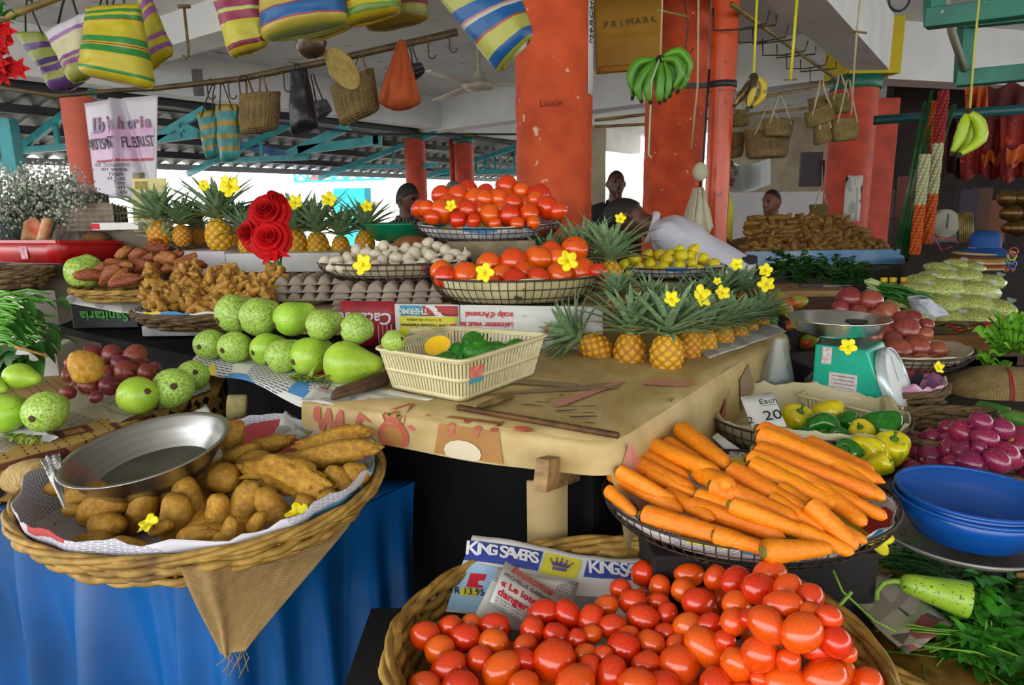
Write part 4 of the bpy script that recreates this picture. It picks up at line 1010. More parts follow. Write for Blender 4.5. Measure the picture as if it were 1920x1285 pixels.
g.poly([crown_pt(*q) for q in ((-.55, -.9), (.55, -.9), (.55, -.55), (-.55, -.55))])
g.poly([crown_pt(*q) for q in ((-.6, -.4), (.6, -.4), (.85, .5), (.45, 0), (.4, .75), (.15, .05), (0, .95), (-.15, .05), (-.4, .75), (-.45, 0), (-.85, .5))])
for x, y in ((-.85, .6), (-.4, .85), (0, 1.0), (.4, .85), (.85, .6)): g.poly([crown_pt(x + .1 * cos(k_), y + .12 * sin(k_)) for k_ in (2 * PI * i / 10 for i in range(10))])
g.build('crown_emblem', mat('crown_purple', '5a5088', rough=.6), fy)
ar = sheet('newspaper_article', [at(935, 1063, 1.10), at(1085, 1095, 1.12), at(1055, 1200, 1.03), at(885, 1165, .99)], m_news1, 'folded newspaper article with red headline in front of the flyer', wob=.004, nu=12, nv=10, uvs=.5, seed=9)
aM = frame(at(978, 1120, 1.045), at(1020, 1152, 1.035) - at(930, 1098, 1.045), at(985, 1085, 1.09) - at(925, 1160, .99)) @ Matrix.Scale(.82, 4); aN = (aM.to_3x3() @ V((0, 0, 1)))
def alet(tx, x, y, size, mm, shear=0, bold=0):
    M_ = aM @ Matrix.Translation((x, y, .012)); return lettering(tx, size, M_, mm, ar, shear=shear, align='LEFT', bold=bold)
MBk = MB(); MBk.grid(lambda u, v: aM @ V((-.062 + .15 * u, -.06 + .115 * v, .0085)), 2, 2); MBk.build('headline_panel', m_paper, ar, solid=.0005)
alet('Economie', -.045, .043, .026, m_redink, .3); alet('MICHELLE GARNIER', -.055, .02, .0135, m_ink); alet('« Le loto est', -.055, -.004, .024, m_redink, 0, .0006); alet('dangereux', -.055, -.029, .026, m_redink, 0, .0006)
for i in range(4): alet('les joueurs perdent tout', -.055, -.044 - .008 * i, .008, m_grayprint)
# plum tomatoes, one by one
pl_ = '''798 1194 28 5;842 1178 22 40;870 1196 27 20;825 1221 28 15;884 1168 17 0;927 1178 26 5;925 1204 27 10;841 1253 29 35;902 1238 26 25;941 1251 31 25;998 1184 25 80;1020 1152 26 30;1064 1155 26 -65;1046 1193 23 -30;
985 1213 21 10;979 1237 23 5;1040 1242 41 30;1105 1161 24 60;1078 1278 34 20;1081 1204 20 80;862 1285 31 10;982 1287 29 15;798 1284 24 0;1206 1076 24 70;1164 1105 20 10;1136 1137 20 20;1186 1129 24 20;1237 1102 21 85;1206 1161 27 0;
1148 1175 23 10;1250 1152 20 60;1180 1190 16 0;1168 1216 31 20;1221 1207 25 -15;1100 1228 19 10;1125 1228 19 40;1104 1257 22 75;1147 1263 28 60;1212 1246 24 10;1200 1280 33 15;1293 1078 23 10;1281 1107 23 40;1341 1083 20 60;1308 1131 29 -5;
1380 1089 26 20;1426 1104 31 -20;1444 1077 25 10;1383 1137 27 8;1483 1107 26 40;1514 1119 25 70;1478 1140 30 10;1290 1176 27 40;1375 1173 25 50;1332 1173 20 20;1441 1179 34 -45;1497 1183 36 30;1556 1191 30 -20;1547 1164 23 0;1321 1221 35 -40;1275 1249 37 25;
1383 1247 33 -70;1422 1227 34 40;1473 1240 23 80;1541 1227 28 5;1541 1258 36 15;1344 1276 30 20;1471 1278 37 15;1365 1203 20 0;1616 1274 28 40;1250 1187 18 0;1428 1274 17 0;1590 1226 17 0;1590 1268 24 30;1405 1160 18 0;1520 1150 22 0;1235 1130 18 0;1270 1210 20 0;1110 1190 18 0;1240 1280 28 0'''
items = []
for q in pl_.replace('\n', '').split(';'):
    x, y, r, a_ = [float(w_) for w_ in q.split()]; items.append((x, y, r * .97, a_, P_plumo if (int(x), int(y)) in ((1441, 1179), (1290, 1176), (1221, 1207), (925, 1204), (884, 1168), (985, 1213)) else None))
def tY(x, y):
    k_ = max(0, min(1, (x - 1230) / 260)); k_ = k_ * k_ * (3 - 2 * k_); h = .775 + .105 * k_ * max(0, min(1, (1330 - y) / 160)) + .02 * max(0, (1285 - y) / 200); return onz(x, y, h).y
pile(P_plum, items, tY, 'red plum tomato', 'of the big front basket', 'tomato', 'plum tomatoes in the big front basket', 9, 1.0, .93)
for i in range(80):
    a_ = rnd.uniform(0, 2 * PI); q = math.sqrt(rnd.random()) * .8; x, y = TR[0] * q * cos(a_), TR[1] * q * sin(a_)
    if y > .12 and x < .05: continue
    o = P_plum.get(); p = tcn + V((x, y, .05 + .02 * rnd.random() + (.05 if x > .12 else 0))); aim(o, p, V((rnd.uniform(-1, 1), rnd.uniform(-1, 1), .2)), 0, .03); tag(o, 'plum tomato half buried under the others in the front basket', 'tomato', 'buried plum tomatoes in the front basket')
flower_at(1606, 1246, 1.0, 26, 'on the rim of the front tomato basket', .4)
def gourd_at(x0, y0, x1, y1, r, z, k, label, group='green gourds on the counter', dz=0, cat='gourd'):
    """x0,y0: centre of the blossom end's round; x1,y1: the stem tip"""
    p0 = onz(x0, y0, z); d0 = mpp(p0); R = r * d0; o = P_gourd.get(k)
    ln = (1.3, 1.5, 1.1, 1.7)[k % 4]
    q = at(x1, y1, p0.y); d = q - p0; dl = d.length; want = R * (ln + .0)
    dep = max(math.sqrt(max(0, want * want - dl * dl)), .55 * dl if k != 3 else 0); d = d + F_ * dep * (1 if dz >= 0 else -1)
    aim(o, p0, d, rnd.uniform(0, 6), R); return tag(o, label, cat, group)
GZ = TZ + .05
for x0, y0, x1, y1, r, k, lb in ((393, 646, 402, 640, 29, 0, 'speckled gourd at the left end of the lower row on the counter'), (440, 651, 452, 644, 31, 2, 'pale netted gourd second from the left in the lower row on the counter'),
        (499, 655, 522, 645, 30, 1, 'smooth gourd third from the left in the lower row on the counter'), (530, 668, 560, 650, 33, 0, 'speckled gourd fourth from the left in the lower row on the counter'),
        (580, 669, 612, 655, 36, 1, 'smooth pale gourd fifth in the lower row, just left of the largest'), (648, 682, 722, 683, 42, 3, 'largest smooth pear-shaped gourd lying sideways at the right of the lower row')):
    gourd_at(x0, y0, x1, y1, r, GZ, k, lb)
for x0, y0, x1, y1, r, k, lb in ((440, 588, 466, 570, 36, 0, 'mottled gourd at the left end of the upper row beside the ginger'), (487, 594, 545, 572, 38, 2, 'netted gourd second from the left in the upper row'),
        (546, 598, 582, 580, 33, 1, 'small smooth gourd in the middle of the upper row'), (604, 610, 655, 590, 31, 0, 'speckled gourd fourth in the upper row below the egg trays'), (668, 617, 716, 616, 30, 2, 'bright green gourd at the right end of the upper row'),
        (738, 640, 700, 650, 22, 2, 'green gourd mostly hidden behind the cream plastic basket')):
    gourd_at(x0, y0, x1, y1, r, TZ + .13, k, lb)
b = MB(); P0 = onz(578, 716, TZ + .01)
for i in range(26): q = P0 + V((rnd.uniform(-.06, .06), rnd.uniform(-.02, .03), .004)); b.blade(q, V((rnd.uniform(-1, 1), rnd.uniform(-1, 1), .5)), UZ, .045, .02, .8)
tag(b.build('crumpled_leaf', mat('yellow_green_leaf', '93a83a', '6d8a28', scale=30, rough=.7)), 'crumpled yellow-green leaf under the front gourds', 'leaf')
e = empty('dry_stub', onz(680, 724, TZ + .02), 'dark split piece of dry cane beside the cream basket', 'cane')
b = MB(); d_ = onz(735, 705, TZ + .02) - onz(640, 735, TZ + .02)
for i in range(5): s = V((0, .012 * (i - 2), .006 * (i % 2))); b.tube([-d_ * .5 + s, d_ * .5 + s], [.008, .012], 6)
b.build('split_cane', m_wood_d, e)
# newspapers that the gourds lie on, hanging over the black edge
sheet('newspaper_sheet', [onz(352, 672, TZ + .006), onz(600, 752, TZ + .006), onz(640, 690, TZ + .006), onz(420, 640, TZ + .006)], m_newsc, 'white newspaper with red headlines under the lower row of gourds', wob=.004, seed=3, drape=lambda u, v: -.02 * max(0, .25 - v) * 4 * (1 + .5 * sin(u * 9)))
sheet('newspaper_sheet', [onz(562, 752, TZ + .008), onz(720, 768, TZ - .01), onz(815, 748, TZ + .006), onz(615, 708, TZ + .006)], m_news1, 'flat newspaper poking out in front of the cream basket', wob=.003, seed=6)
ns = bpy.data.objects['newspaper_sheet.003'] if 'newspaper_sheet.003' in bpy.data.objects else None

m_cream_p = mat('cream_plastic', 'd9cfa4', 'c9bd90', scale=6, rough=.45)
def slotted(name, pts, h, flare, label, mm, bands=(0, .12, .46, .56, .92, 1), slats=26, cat='basket'):
    """a tapering oblong basket with rows of slots; pts: four base-plane rim corners (world), h deep"""
    cx = sum(pts, V()) / 4; e = empty(name, V((cx.x, cx.y, cx.z - h)), label, cat)
    top = [p - cx for p in pts]; bot = [q * flare for q in top]
    def rr(u, t, rc=.10):
        i = int(u * 4) % 4; f = u * 4 - int(u * 4); ring = [bot[k].lerp(top[k], t) for k in range(4)]
        a_, c_ = ring[i], ring[(i + 1) % 4]; p = a_.lerp(c_, f)
        if f < rc: k_ = .5 + f / rc * .5; pv = ring[i - 1]; q0 = a_.lerp(pv, rc); q1 = a_.lerp(c_, rc); p = (1 - k_) ** 2 * q0 + 2 * k_ * (1 - k_) * a_ + k_ * k_ * q1
        elif f > 1 - rc: k_ = (f - 1 + rc) / rc * .5; nx = ring[(i + 2) % 4]; q0 = c_.lerp(a_, rc); q1 = c_.lerp(nx, rc); p = (1 - k_) ** 2 * q0 + 2 * k_ * (1 - k_) * c_ + k_ * k_ * q1
        return V((p.x, p.y, h * t))
    NS = 160
    def band(t0, t1): return MB().grid(lambda u, v: rr(u % 1.0, t0 + (t1 - t0) * v), NS, 1, cu=True)
    for k_ in range(0, len(bands), 2): band(bands[k_], bands[k_ + 1]).build('band', mm, e, solid=.004)
    r_ = MB(); r_.tube([rr(i / NS, 1) * 1.02 + V((0, 0, 0)) for i in range(NS)], .0065, 6, closed=True, flat=.6); r_.build('rim', mm, e)
    s_ = MB()
    for k_ in range(1, len(bands) - 1, 2):
        for i in range(4 * slats):
            u = (i + .5) / (4 * slats); a_ = rr(u, bands[k_] - .02); c_ = rr(u, bands[k_ + 1] + .02); du = rr((u + .002) % 1, .5) - rr((u - .002) % 1, .5)
            s_.beam(a_, c_, .0055, .003, up=du.cross(c_ - a_).normalized())
    s_.build('slat_wall', mm, e)
    fl_ = MB(); fl_.poly([rr((i + .5) / 80, 0) + V((0, 0, .003)) for i in range(80)]); fl_.build('base', mm, e, solid=.003)
    return e, rr
BZ = TZ + .105
bk = [onz(866, 680, BZ), onz(1028, 629, BZ), onz(838, 614, BZ), onz(704, 655, BZ)]
pbk, prr_ = slotted('plastic_basket', bk, .10, .86, 'cream slotted plastic basket of green mangoes on the counter', m_cream_p)
o = pbk.location
b = MB(); c1, c2 = prr_(.02, .82), prr_(.055, .82); c3, c4 = prr_(.055, .52), prr_(.02, .52); cn = V((c1.x, c1.y, 0)).normalized() * .005
b.poly([c1 + cn, c4 + cn, c3 + cn, c2 + cn]); b.build('red_tag', mat('red_tag', 'c8553f', 'd98a78', scale=60, rough=.6), pbk)
b = MB(); b.poly([c4 + cn, c4 + cn + V((0, 0, -.012)), c3 + cn + V((0, 0, -.012)), c3 + cn]); b.build('blue_tag', mat('blue_tag', '2f8f9c', rough=.6), pbk)
m_mangg = mat('green_mango_skin', '2f8a16', '1f6d10', scale=4, rough=.35, c3='7fae3a', s3=5, lo3=.62, hi3=.72, val=.1, hue=.01)
m_mangr = mat('ripening_mango_skin', '8a9c28', 'c2551c', scale=.8, lo=.45, hi=.58, rough=.35, val=.1)
def mango(mm):
    def mk():
        b = MB(); fn, n, k = lump(.86, .7, 1.15, 18, 14, .06, 1, 4); b.grid(lambda u, v: fn(u, v) + V((.16 * (v - .3) ** 2 * 1.4, 0, 0)), n, k, cu=True); o = b.build('mango', mm)
        q = MB(); q.lathe([(0, 1.18), (.06, 1.19), (.09, 1.12)], 8, Matrix.Translation((.12, 0, -.02))); q.build('stem_scar', m_scar, o); return o
    return mk
P_mang = Proto([mango(m_mangg)]); P_mangr = Proto([mango(m_mangr)])
for x, y, r, a_, lb in ((893, 638, 25, 10, 'upper big green mango in the cream basket'), (896, 662, 29, 10, 'front big green mango in the cream basket'), (856, 664, 20, 80, 'small dark green mango left of the big ones in the cream basket'),
                      (930, 652, 17, 0, 'green mango in shade behind the front mango in the cream basket'), (968, 650, 18, 10, 'green mango at the right end of the cream basket'), (838, 672, 18, 10, 'green mango tucked under the cut one in the cream basket')):
    p = onz(x, y, TZ + .075); o = put(P_mang, x, y, r, p.y, a_, 20); tag(o, lb, 'mango', 'mangoes in the cream basket')
# cut mango halves in cling film
def half(x, y, r, Y, lb, tilt):
    p = at(x, y, Y); s = r * mpp(p); e = empty('cut_mango', p, lb, 'mango', 'cut mangoes in film'); 
    b = MB(); b.grid(lambda u, v: V((cos(2 * PI * u) * sin(PI / 2 * v + .001), .8 * sin(2 * PI * u) * sin(PI / 2 * v + .001), -.9 * cos(PI / 2 * v))), 20, 7, cu=True); b.build('skin', m_mangg, e)
    b = MB(); b.grid(lambda u, v: V((cos(2 * PI * u) * v, .8 * sin(2 * PI * u) * v, .03 * (1 - v * v))), 20, 4, cu=True); b.build('flesh', mat('mango_flesh', 'f2c50c', 'e8b408', scale=5, rough=.4), e)
    b = MB(); b.grid(lambda u, v: V((1.12 * cos(2 * PI * u) * sin(PI * .62 * v + .02), .92 * sin(2 * PI * u) * sin(PI * .62 * v + .02), -1.0 * cos(PI * .62 * v))) * (1 + .04 * sin(7 * u * 6.28 + 5 * v)), 24, 8, cu=True)
    b.build('cling_film', mat('cling_film', 'e8efee', rough=.12, alpha=.22, spec=.8), e); aim(e, p, tilt, .3, s)
half(820, 648, 25, onz(820, 655, TZ + .09).y, 'cut yellow mango half in cling film inside the cream basket', -F_ + UZ * .5 + R_ * -.1)
half(791, 622, 23, onz(791, 628, TZ + .06).y + .02, 'cut yellow mango half lying flat behind the cream basket', UZ)

T2 = 1.135
f0, f1 = at(640, 606, 2.18), at(1130, 606, 2.02); f0.z = f1.z = TZ
def boxy(name, a_, b_, depth, z0, z1, mm, label, cat='box'):
    a_, b_ = V((a_[0], a_[1], 0)), V((b_[0], b_[1], 0)); d = (b_ - a_).normalized(); n = V((-d.y, d.x, 0)); e = MB(); e.prism([tuple(p[:2]) for p in (a_, b_, b_ + n * depth, a_ + n * depth)], z0, z1)
    return tag(e.build(name, mm, bevel=.004), label, cat)
boxy('display_box', f0 + V((.0, .012, 0)), f1 + V((0, .012, 0)), .62, TZ + .003, T2, m_card, 'long cardboard display box faced with upside-down newspapers under the lower tomatoes')
dn = (f1 - f0).normalized(); FM = frame(f0, dn, UZ)      # local x along the front, y up, z toward the camera
def facep(x, y, z=0): return FM @ V((x, y, z))
FL = (f1 - f0).length; FH = T2 - TZ
def fx(px):   # distance along the front for a pixel column
    lo, hi = 0, FL
    for _ in range(30):
        m = (lo + hi) / 2
        if proj(facep(m, FH * .6))[0] < px: lo = m
        else: hi = m
    return lo
def fpanel(px0, px1, y0, y1, mm, name, par, z=.002): 
    x0, x1 = fx(px0), fx(px1); b = MB(); b.grid(lambda u, v: facep(x0 + (x1 - x0) * u, y0 + (y1 - y0) * v, z + .002 * sin(9 * u + 3 * v)), 8, 3); return b.build(name, mm, par, solid=.0006)
def fl180(tx, px, y, size, mm, par, sx=1.0, bold=0, shear=0):   # upside-down lettering, as the papers hang
    return lettering(tx, size, FM @ Matrix.Translation((fx(px), y, .0055)) @ Matrix.Rotation(PI, 4, 'Z'), mm, par, sx=sx, bold=bold, shear=shear)
m_crim = mat('crimson_packet', 'a01626', '7d0f1c', scale=20, rough=.5); m_mag = mat('magenta_print', 'b02a86', rough=.7)
pkt = tag(fpanel(640, 742, -.004, FH + .02, m_crim, 'peanut_packet', None), 'crimson peanut packet hung upside down on the display box front', 'packet')
fl180('Cacahuètes', 668, FH * .72, .055, m_paper, pkt, bold=.001, shear=.2)
for i in range(9): fpanel(705 + 4 * i, 707 + 4 * i, 0, FH * .55, mat('packet_stripe', 'd0a0a4', rough=.6) if i % 2 else m_crim, 'stripe', pkt, .004)
p1 = tag(fpanel(742, 862, -.004, FH + .012, m_paper, 'newspaper_page', None), 'yellow newspaper advert hung upside down on the display box front', 'newspaper')
fpanel(750, 858, .03, FH * .78, m_fyel, 'yellow_panel', p1, .004); fpanel(752, 795, FH * .80, FH + .008, mat('cyan_print', '3f8fa8', rough=.7), 'cyan_panel', p1, .004); fpanel(795, 860, FH * .80, FH + .008, mat('brick_print', 'a8403c', rough=.7), 'red_panel', p1, .004)
fpanel(838, 856, .02, FH * .6, m_mag, 'figure_print', p1, .0048)
fl180('THERMO', 775, FH * .92, .026, m_paper, p1, bold=.0008); fl180("une epidemie d'angoisse", 794, FH * .55, .0155, m_ink, p1, bold=.0003); fl180('la fraicheur des enfants', 796, FH * .69, .0125, m_ink, p1); fl180('votre magazine sante', 796, FH * .38, .0115, m_ink, p1)
p2 = tag(fpanel(864, 1130, -.006, FH + .012, m_paper, 'newspaper_page', None), 'sports newspaper with red football headline hung upside down on the display box front', 'newspaper')
fl180('Leicester veut le', 914, FH * .60, .026, m_redink, p2, bold=.0005); fl180("scalp d'Arsenal", 918, FH * .86, .026, m_redink, p2, bold=.0005)
fpanel(962, 1020, .02, FH * .86, news_mat('column_print', 'd8d6d2', '77777c', 2, 16, None, .95), 'text_column', p2, .004)
o = lettering('adio', .062, FM @ Matrix.Translation((fx(1052), FH * .52, .0065)), m_redink, p2, bold=.002)

# lower tomato basket on the box
def Yz(z): return lambda x, y: onz(x, y, z).y
c2 = onz(968, 577, T2); c2.y += .135; c2.x = at(968, 540, c2.y).x; c2.z = T2 + .002
wirebasket('wire_basket', c2, .285, .195, .088, .76, 'black wire basket of big tomatoes on the newspaper-faced box', ribs=64)
liner('newspaper_sheet', c2 + V((0, 0, .002)),   .285, .195, .078, .76, mat('straw_paper', 'cfc49c', 'b0a470', scale=5, rough=.85, c3='4a4636', s3=20, lo3=.66, hi3=.72), 'yellowed paper lining the lower wire tomato basket', seed=8, rag=.012, shrink=.95)
ti = [(830, 511, 22), (841, 521, 20), (875, 518, 26, 80), (916, 498, 22), (963, 494, 25, 10), (1011, 486, 24), (1035, 474, 20), (1077, 469, 24), (1095, 511, 27), (1049, 518, 23), (1008, 525, 22), (963, 530, 24), (918, 534, 20), (941, 516, 18), (1040, 484, 18), (1114, 512, 16), (985, 510, 18), (900, 512, 18)]
base_y = c2.y
pile(P_tom, ti, lambda x, y: base_y - .13 + .0042 * (540 - y) + .00009 * abs(x - 970) , 'big red tomato', 'of the lower wire basket', 'tomato', 'big tomatoes in the lower wire basket', 6, .88, .93)
flower_at(911, 513, base_y - .20, 17, 'stuck among tomatoes at the left of the lower wire basket', .1); flower_at(1063, 490, base_y - .17, 18, 'stuck among tomatoes at the right of the lower wire basket', .05)
# upper tomato basket on its stack
Yu = 2.78; c3 = at(915, 446, Yu); 
boxy('tray_stack', at(838, 480, Yu - .2), at(1005, 480, Yu - .2), .42, T2 + .0, c3.z - .004, weave_mat('pulp_layers', '9a8c70', '6f634c', 60, .9, .5, 'Object', .3), 'stack of grey pulp trays propping the upper tomato basket', 'tray stack')
wirebasket('wire_basket', c3, .30, .22, .062, .8, 'black wire basket of tomatoes raised on the tray stack by the column', ribs=64, tilt=(rad(5), 0))
liner('newspaper_sheet', c3 + V((0, 0, .002)), .30, .22, .055, .8, m_newsc, 'colourful newspaper lining the upper wire tomato basket', seed=11, rag=.01, shrink=.95, tilt=(rad(5), 0))
tu = [(827, 365, 16), (859, 367, 18), (877, 357, 16), (893, 374, 20), (909, 360, 14), (934, 374, 19), (950, 351, 19), (978, 360, 15), (1010, 367, 19), (963, 383, 16), (986, 380, 13), (992, 403, 18), (1023, 392, 20), (1042, 397, 15), (955, 405, 18), (918, 404, 18), (879, 395, 16), (888, 415, 12), (859, 413, 14), (827, 397, 21), (800, 392, 14), (789, 390, 15), (928, 420, 11), (900, 390, 15), (1000, 380, 15), (970, 420, 12), (842, 380, 15), (908, 380, 15), (940, 395, 15), (1005, 390, 15), (860, 388, 14), (812, 408, 13), (1000, 418, 12), (945, 368, 14)]
pile(P_tom, tu, lambda x, y: Yu - .15 + .0042 * (415 - y), 'red tomato', 'of the upper wire basket', 'tomato', 'tomatoes in the upper wire basket', 6, .84, .95)
flower_at(847, 387, Yu - .24, 12, 'among the tomatoes of the upper wire basket', .1)
# garlic basket and egg trays
m_pulp = mat('egg_tray_pulp', '9d8f7c', '83766a', scale=12, rough=.95, bump=.2, bscale=80)
def egg_tray(name, px, py, Y, w, d, rot, label, n=6, m=4, h=.04, group=None, tilt=(0, 0), flip=False):
    p = at(px, py, Y) if not isinstance(px, V) else px; b = MB()
    def fn(u, v):
        x, y = (u - .5) * w, (v - .5) * d; k = sin(PI * n * u) * sin(PI * m * v); z = h * (abs(sin(PI * n * u)) * abs(sin(PI * m * v))) ** .55 * (1 if k > 0 else 1)
        return V((x, y, (h - z) if flip else z))
    b.grid(fn, n * 8, m * 8); o = b.build(name, m_pulp, solid=.003); o.location = p; o.rotation_euler = (tilt[0], tilt[1], rot); return tag(o, label, 'egg tray', group)
GY = 2.42; gc = at(742, 521, GY); 
for i, (x, y, Y, lb) in enumerate(((620, 556, 2.5, 'lower'), (620, 541, 2.52, 'middle'), (618, 527, 2.54, 'top'))):
    q = at(x, y, Y); egg_tray('egg_tray', q, 0, 0, .36, .24, .05 * i, f'{lb} grey pulp egg tray in the stack behind the rose stem', 7, 4, .03, 'egg trays on the counter')
for i, (x, y, lb) in enumerate(((735, 574, 'lowest'), (735, 563, 'second lowest'), (737, 552, 'second highest'), (738, 541, 'highest'))):
    q = at(x, y, 2.32); egg_tray('egg_tray', q, 0, 0, .37, .20, .02 * i, f'{lb} pulp egg tray in the stack under the garlic basket', 7, 4, .03, 'egg trays on the counter')
boxy('support_box', at(560, 590, 2.34), at(828, 590, 2.24), .42, TZ + .003, at(735, 577, 2.32).z - .004, m_card, 'flat cardboard box under the egg trays')
wirebasket('wire_basket', gc, .275, .17, .06, .74, 'rusty wire basket of white garlic beside the tomatoes', ribs=56)
liner('newspaper_sheet', gc + V((0, 0, .002)), .275, .17, .05, .74, mat('purple_cream_paper', 'c9bf9e', 'a89478', scale=8, rough=.85, c3='7a3a52', s3=9, lo3=.62, hi3=.68), 'cream paper with purple print lining the garlic basket', seed=14, rag=.01, shrink=.95)
gi = [(669, 471, 13), (720, 464, 13), (743, 485, 14), (776, 477, 15), (802, 457, 13), (822, 463, 12), (689, 475, 13), (632, 490, 13), (610, 490, 12), (717, 490, 12), (768, 495, 12), (807, 482, 14), (761, 467, 12), (704, 478, 12), (650, 486, 13), (836, 472, 13), (853, 477, 13), (874, 478, 10), (840, 488, 13), (866, 488, 11), (658, 500, 12), (639, 503, 11), (704, 499, 12), (740, 502, 12), (792, 496, 12), (820, 494, 12), (622, 502, 10), (783, 463, 10), (738, 470, 10), (690, 490, 11), (725, 478, 10), (855, 495, 10), (795, 474, 11), (765, 484, 11)]
pile(P_gar, gi, lambda x, y: GY - .10 + .0045 * (500 - y), 'white garlic bulb', 'of the garlic basket', 'garlic', 'garlic in the wire basket', 8, .95)
flower_at(683, 497, GY - .2, 17, 'on the rim of the garlic basket', .1)
b = MB(); b.lathe([(.0, 0), (.14, 0), (.2, .07), (.205, .075), (.195, .075), (.135, .008), (0, .008)], 30); gb = tag(b.build('green_bowl', mat('green_plastic', '0e8a5a', '0a7850', scale=3, rough=.35)), 'shallow green plastic bowl behind the garlic', 'bowl'); gb.location = at(765, 450, 3.0)
boxy('carton', at(715, 462, 2.9), at(840, 462, 2.9), .3, T2, at(765, 453, 3.0).z - .002, m_card, 'plain carton holding up the green bowl')
b = MB(); b.ball((0, 0, 0), (.075, .06, .035), 14, 8); k = tag(b.build('dry_coconut_half', mat('coconut_husk', '8a5424', '6a3c18', scale=30, rough=.8)), 'brown husk half between the green bowl and the garlic', 'husk'); k.location = at(772, 459, 2.62)

# lemons
LY = 2.75; lc = at(1262, 522, LY)
boxy('carton', at(1170, 560, LY - .17), at(1355, 560, LY - .1), .4, TZ + .01, lc.z - .003, m_card, 'plain carton under the lemon basket')
wirebasket('wire_basket', lc, .215, .15, .05, .75, 'small wire basket of lemons behind the pineapples', ribs=44)
liner('newspaper_sheet', lc + V((0, 0, .002)), .215, .15, .045, .75, m_newsc, 'printed paper lining the lemon basket', seed=21, rag=.01, shrink=.95)
li = [(1170, 496, 11), (1190, 487, 14), (1215, 477, 11), (1219, 496, 12), (1237, 478, 12), (1249, 487, 14), (1257, 475, 10), (1275, 468, 10), (1278, 481, 14), (1301, 469, 12), (1244, 500, 12), (1274, 500, 13), (1298, 495, 11), (1319, 485, 12), (1339, 495, 12), (1198, 501, 10), (1178, 516, 9), (1293, 480, 12), (1230, 508, 10), (1262, 512, 10), (1310, 506, 11)]
pile(P_lem, li, lambda x, y: LY - .08 + .004 * (505 - y), 'yellow lemon', 'of the lemon basket', 'lemon', 'lemons in the wire basket', 7, 1.05)

def pine_at(px, py, r, Y, lb, P=P_pine, k=None, lean=(0, 0), grp='pineapples', half_h=1.1):
    """px,py: middle of the fruit; r: half its width in the picture"""
    o = P.get(k); p = at(px, py, Y); s = r * mpp(p); d = UZ + V((lean[0], lean[1], 0)); d.normalize()
    aim(o, p - d * s * half_h, d, rnd.uniform(0, 6), s); return tag(o, lb, 'pineapple', grp)
PY = 3.0
lft = [(299, 438, 22, 'pineapple at the left end of the back row, beside the yellow sign', -.05, 0), (341, 443, 17, 'small pineapple second from the left in the back row', .02, 0), (371, 443, 15, 'narrow pineapple third from the left in the back row', -.05, .15),
       (411, 440, 26, 'largest pineapple of the back row, left of the red roses', .02, -.05), (447, 442, 16, 'pineapple of the back row half hidden by the roses on their left', .06, .12), (463, 458, 17, 'short pineapple of the back row directly below the roses', .0, -.05),
       (555, 455, 22, 'pineapple right beside the red roses in the back row', .0, 0), (597, 463, 22, 'pineapple second to the right of the roses in the back row', -.05, 0), (639, 461, 18, 'pineapple third to the right of the roses in the back row', .05, 0), (684, 456, 20, 'pineapple at the right end of the back row above the garlic', .08, 0)]
for i, (x, y, r, lb, lx, dy) in enumerate(lft): pine_at(x, y, r, PY + dy, lb, P_pinel, i, (lx, 0), 'pineapples in the back row')
pine_at(293, 464, 18, 2.95, 'reddish stubby pineapple end below the left end of the back row', P_piner, 0, (.1, 1.3), 'pineapples in the back row')
for x, y, r, lb in ((434, 352, 17, 'on the pineapple crown left of the roses'), (383, 349, 9, 'peeping from the crowns at the left of the back row'), (424, 340, 10, 'at the very top of the pineapple crown left of the roses'), (555, 381, 12, 'on the pineapple crown right of the roses'), (617, 375, 13, 'on the second pineapple crown right of the roses'), (688, 388, 12, 'on the pineapple crown above the garlic')):
    flower_at(x, y, PY - .22, r, lb, .1)
boxy('foam_tray', at(425, 512, 2.86), at(640, 512, 2.84), .5, at(500, 511, 2.86).z, at(500, 475, 2.86).z, mat('white_foam', 'd6d4ce', 'c4c2bc', scale=6, rough=.7), 'long white foam tray carrying the back row of pineapples', 'tray')
boxy('newspaper_bundle', at(322, 508, 2.9), at(424, 508, 2.88), .5, at(400, 520, 2.9).z, at(400, 471, 2.9).z, m_news2, 'stack of newspapers under the left pineapples of the back row', 'newspapers')
boxy('carton', at(330, 600, 2.88), at(640, 560, 2.86), .6, TZ + .004, at(500, 513, 2.88).z, m_card, 'brown carton under the foam tray')
# right front group
RY = [(1181, 662, 33, 1.90, 'front pineapple third from right crowd, standing left of the largest one', 0), ]
for i, (x, y, r, Y, lb, lean) in enumerate(((1181, 662, 32, 1.88, 'pineapple standing at the front, second from the counter middle', (0, 0)), (1250, 661, 33, 1.80, 'largest pineapple at the front corner of the right group', (.0, 0)), (1291, 651, 26, 1.92, 'pineapple right behind the largest one in the right group', (.05, 0)),
        (1321, 644, 24, 2.02, 'third pineapple along the right table edge', (.05, 0)), (1354, 636, 23, 2.12, 'fourth pineapple along the right table edge', (.06, 0)), (1384, 630, 20, 2.22, 'fifth pineapple along the right table edge', (.06, 0)), (1404, 622, 18, 2.32, 'sixth pineapple along the right table edge', (.06, 0)), (1426, 615, 19, 2.42, 'last pineapple at the far end of the right table edge', (.05, 0)))):
    pine_at(x, y, r, Y, lb, P_pine, i, lean, 'pineapples in the right group')
pine_at(1120, 655, 29, 1.95, 'pineapple lying on its side with its crown toward the cream basket', P_pine, 1, (-1.6, .3), 'pineapples in the right group', .9)
pine_at(1160, 578, 22, 2.12, 'dark reddish pineapple behind the front ones', P_piner, 0, (-.1, 0), 'pineapples in the right group')
pine_at(1218, 590, 20, 2.12, 'reddish pineapple hidden behind the largest front one', P_piner, 0, (.05, 0), 'pineapples in the right group')
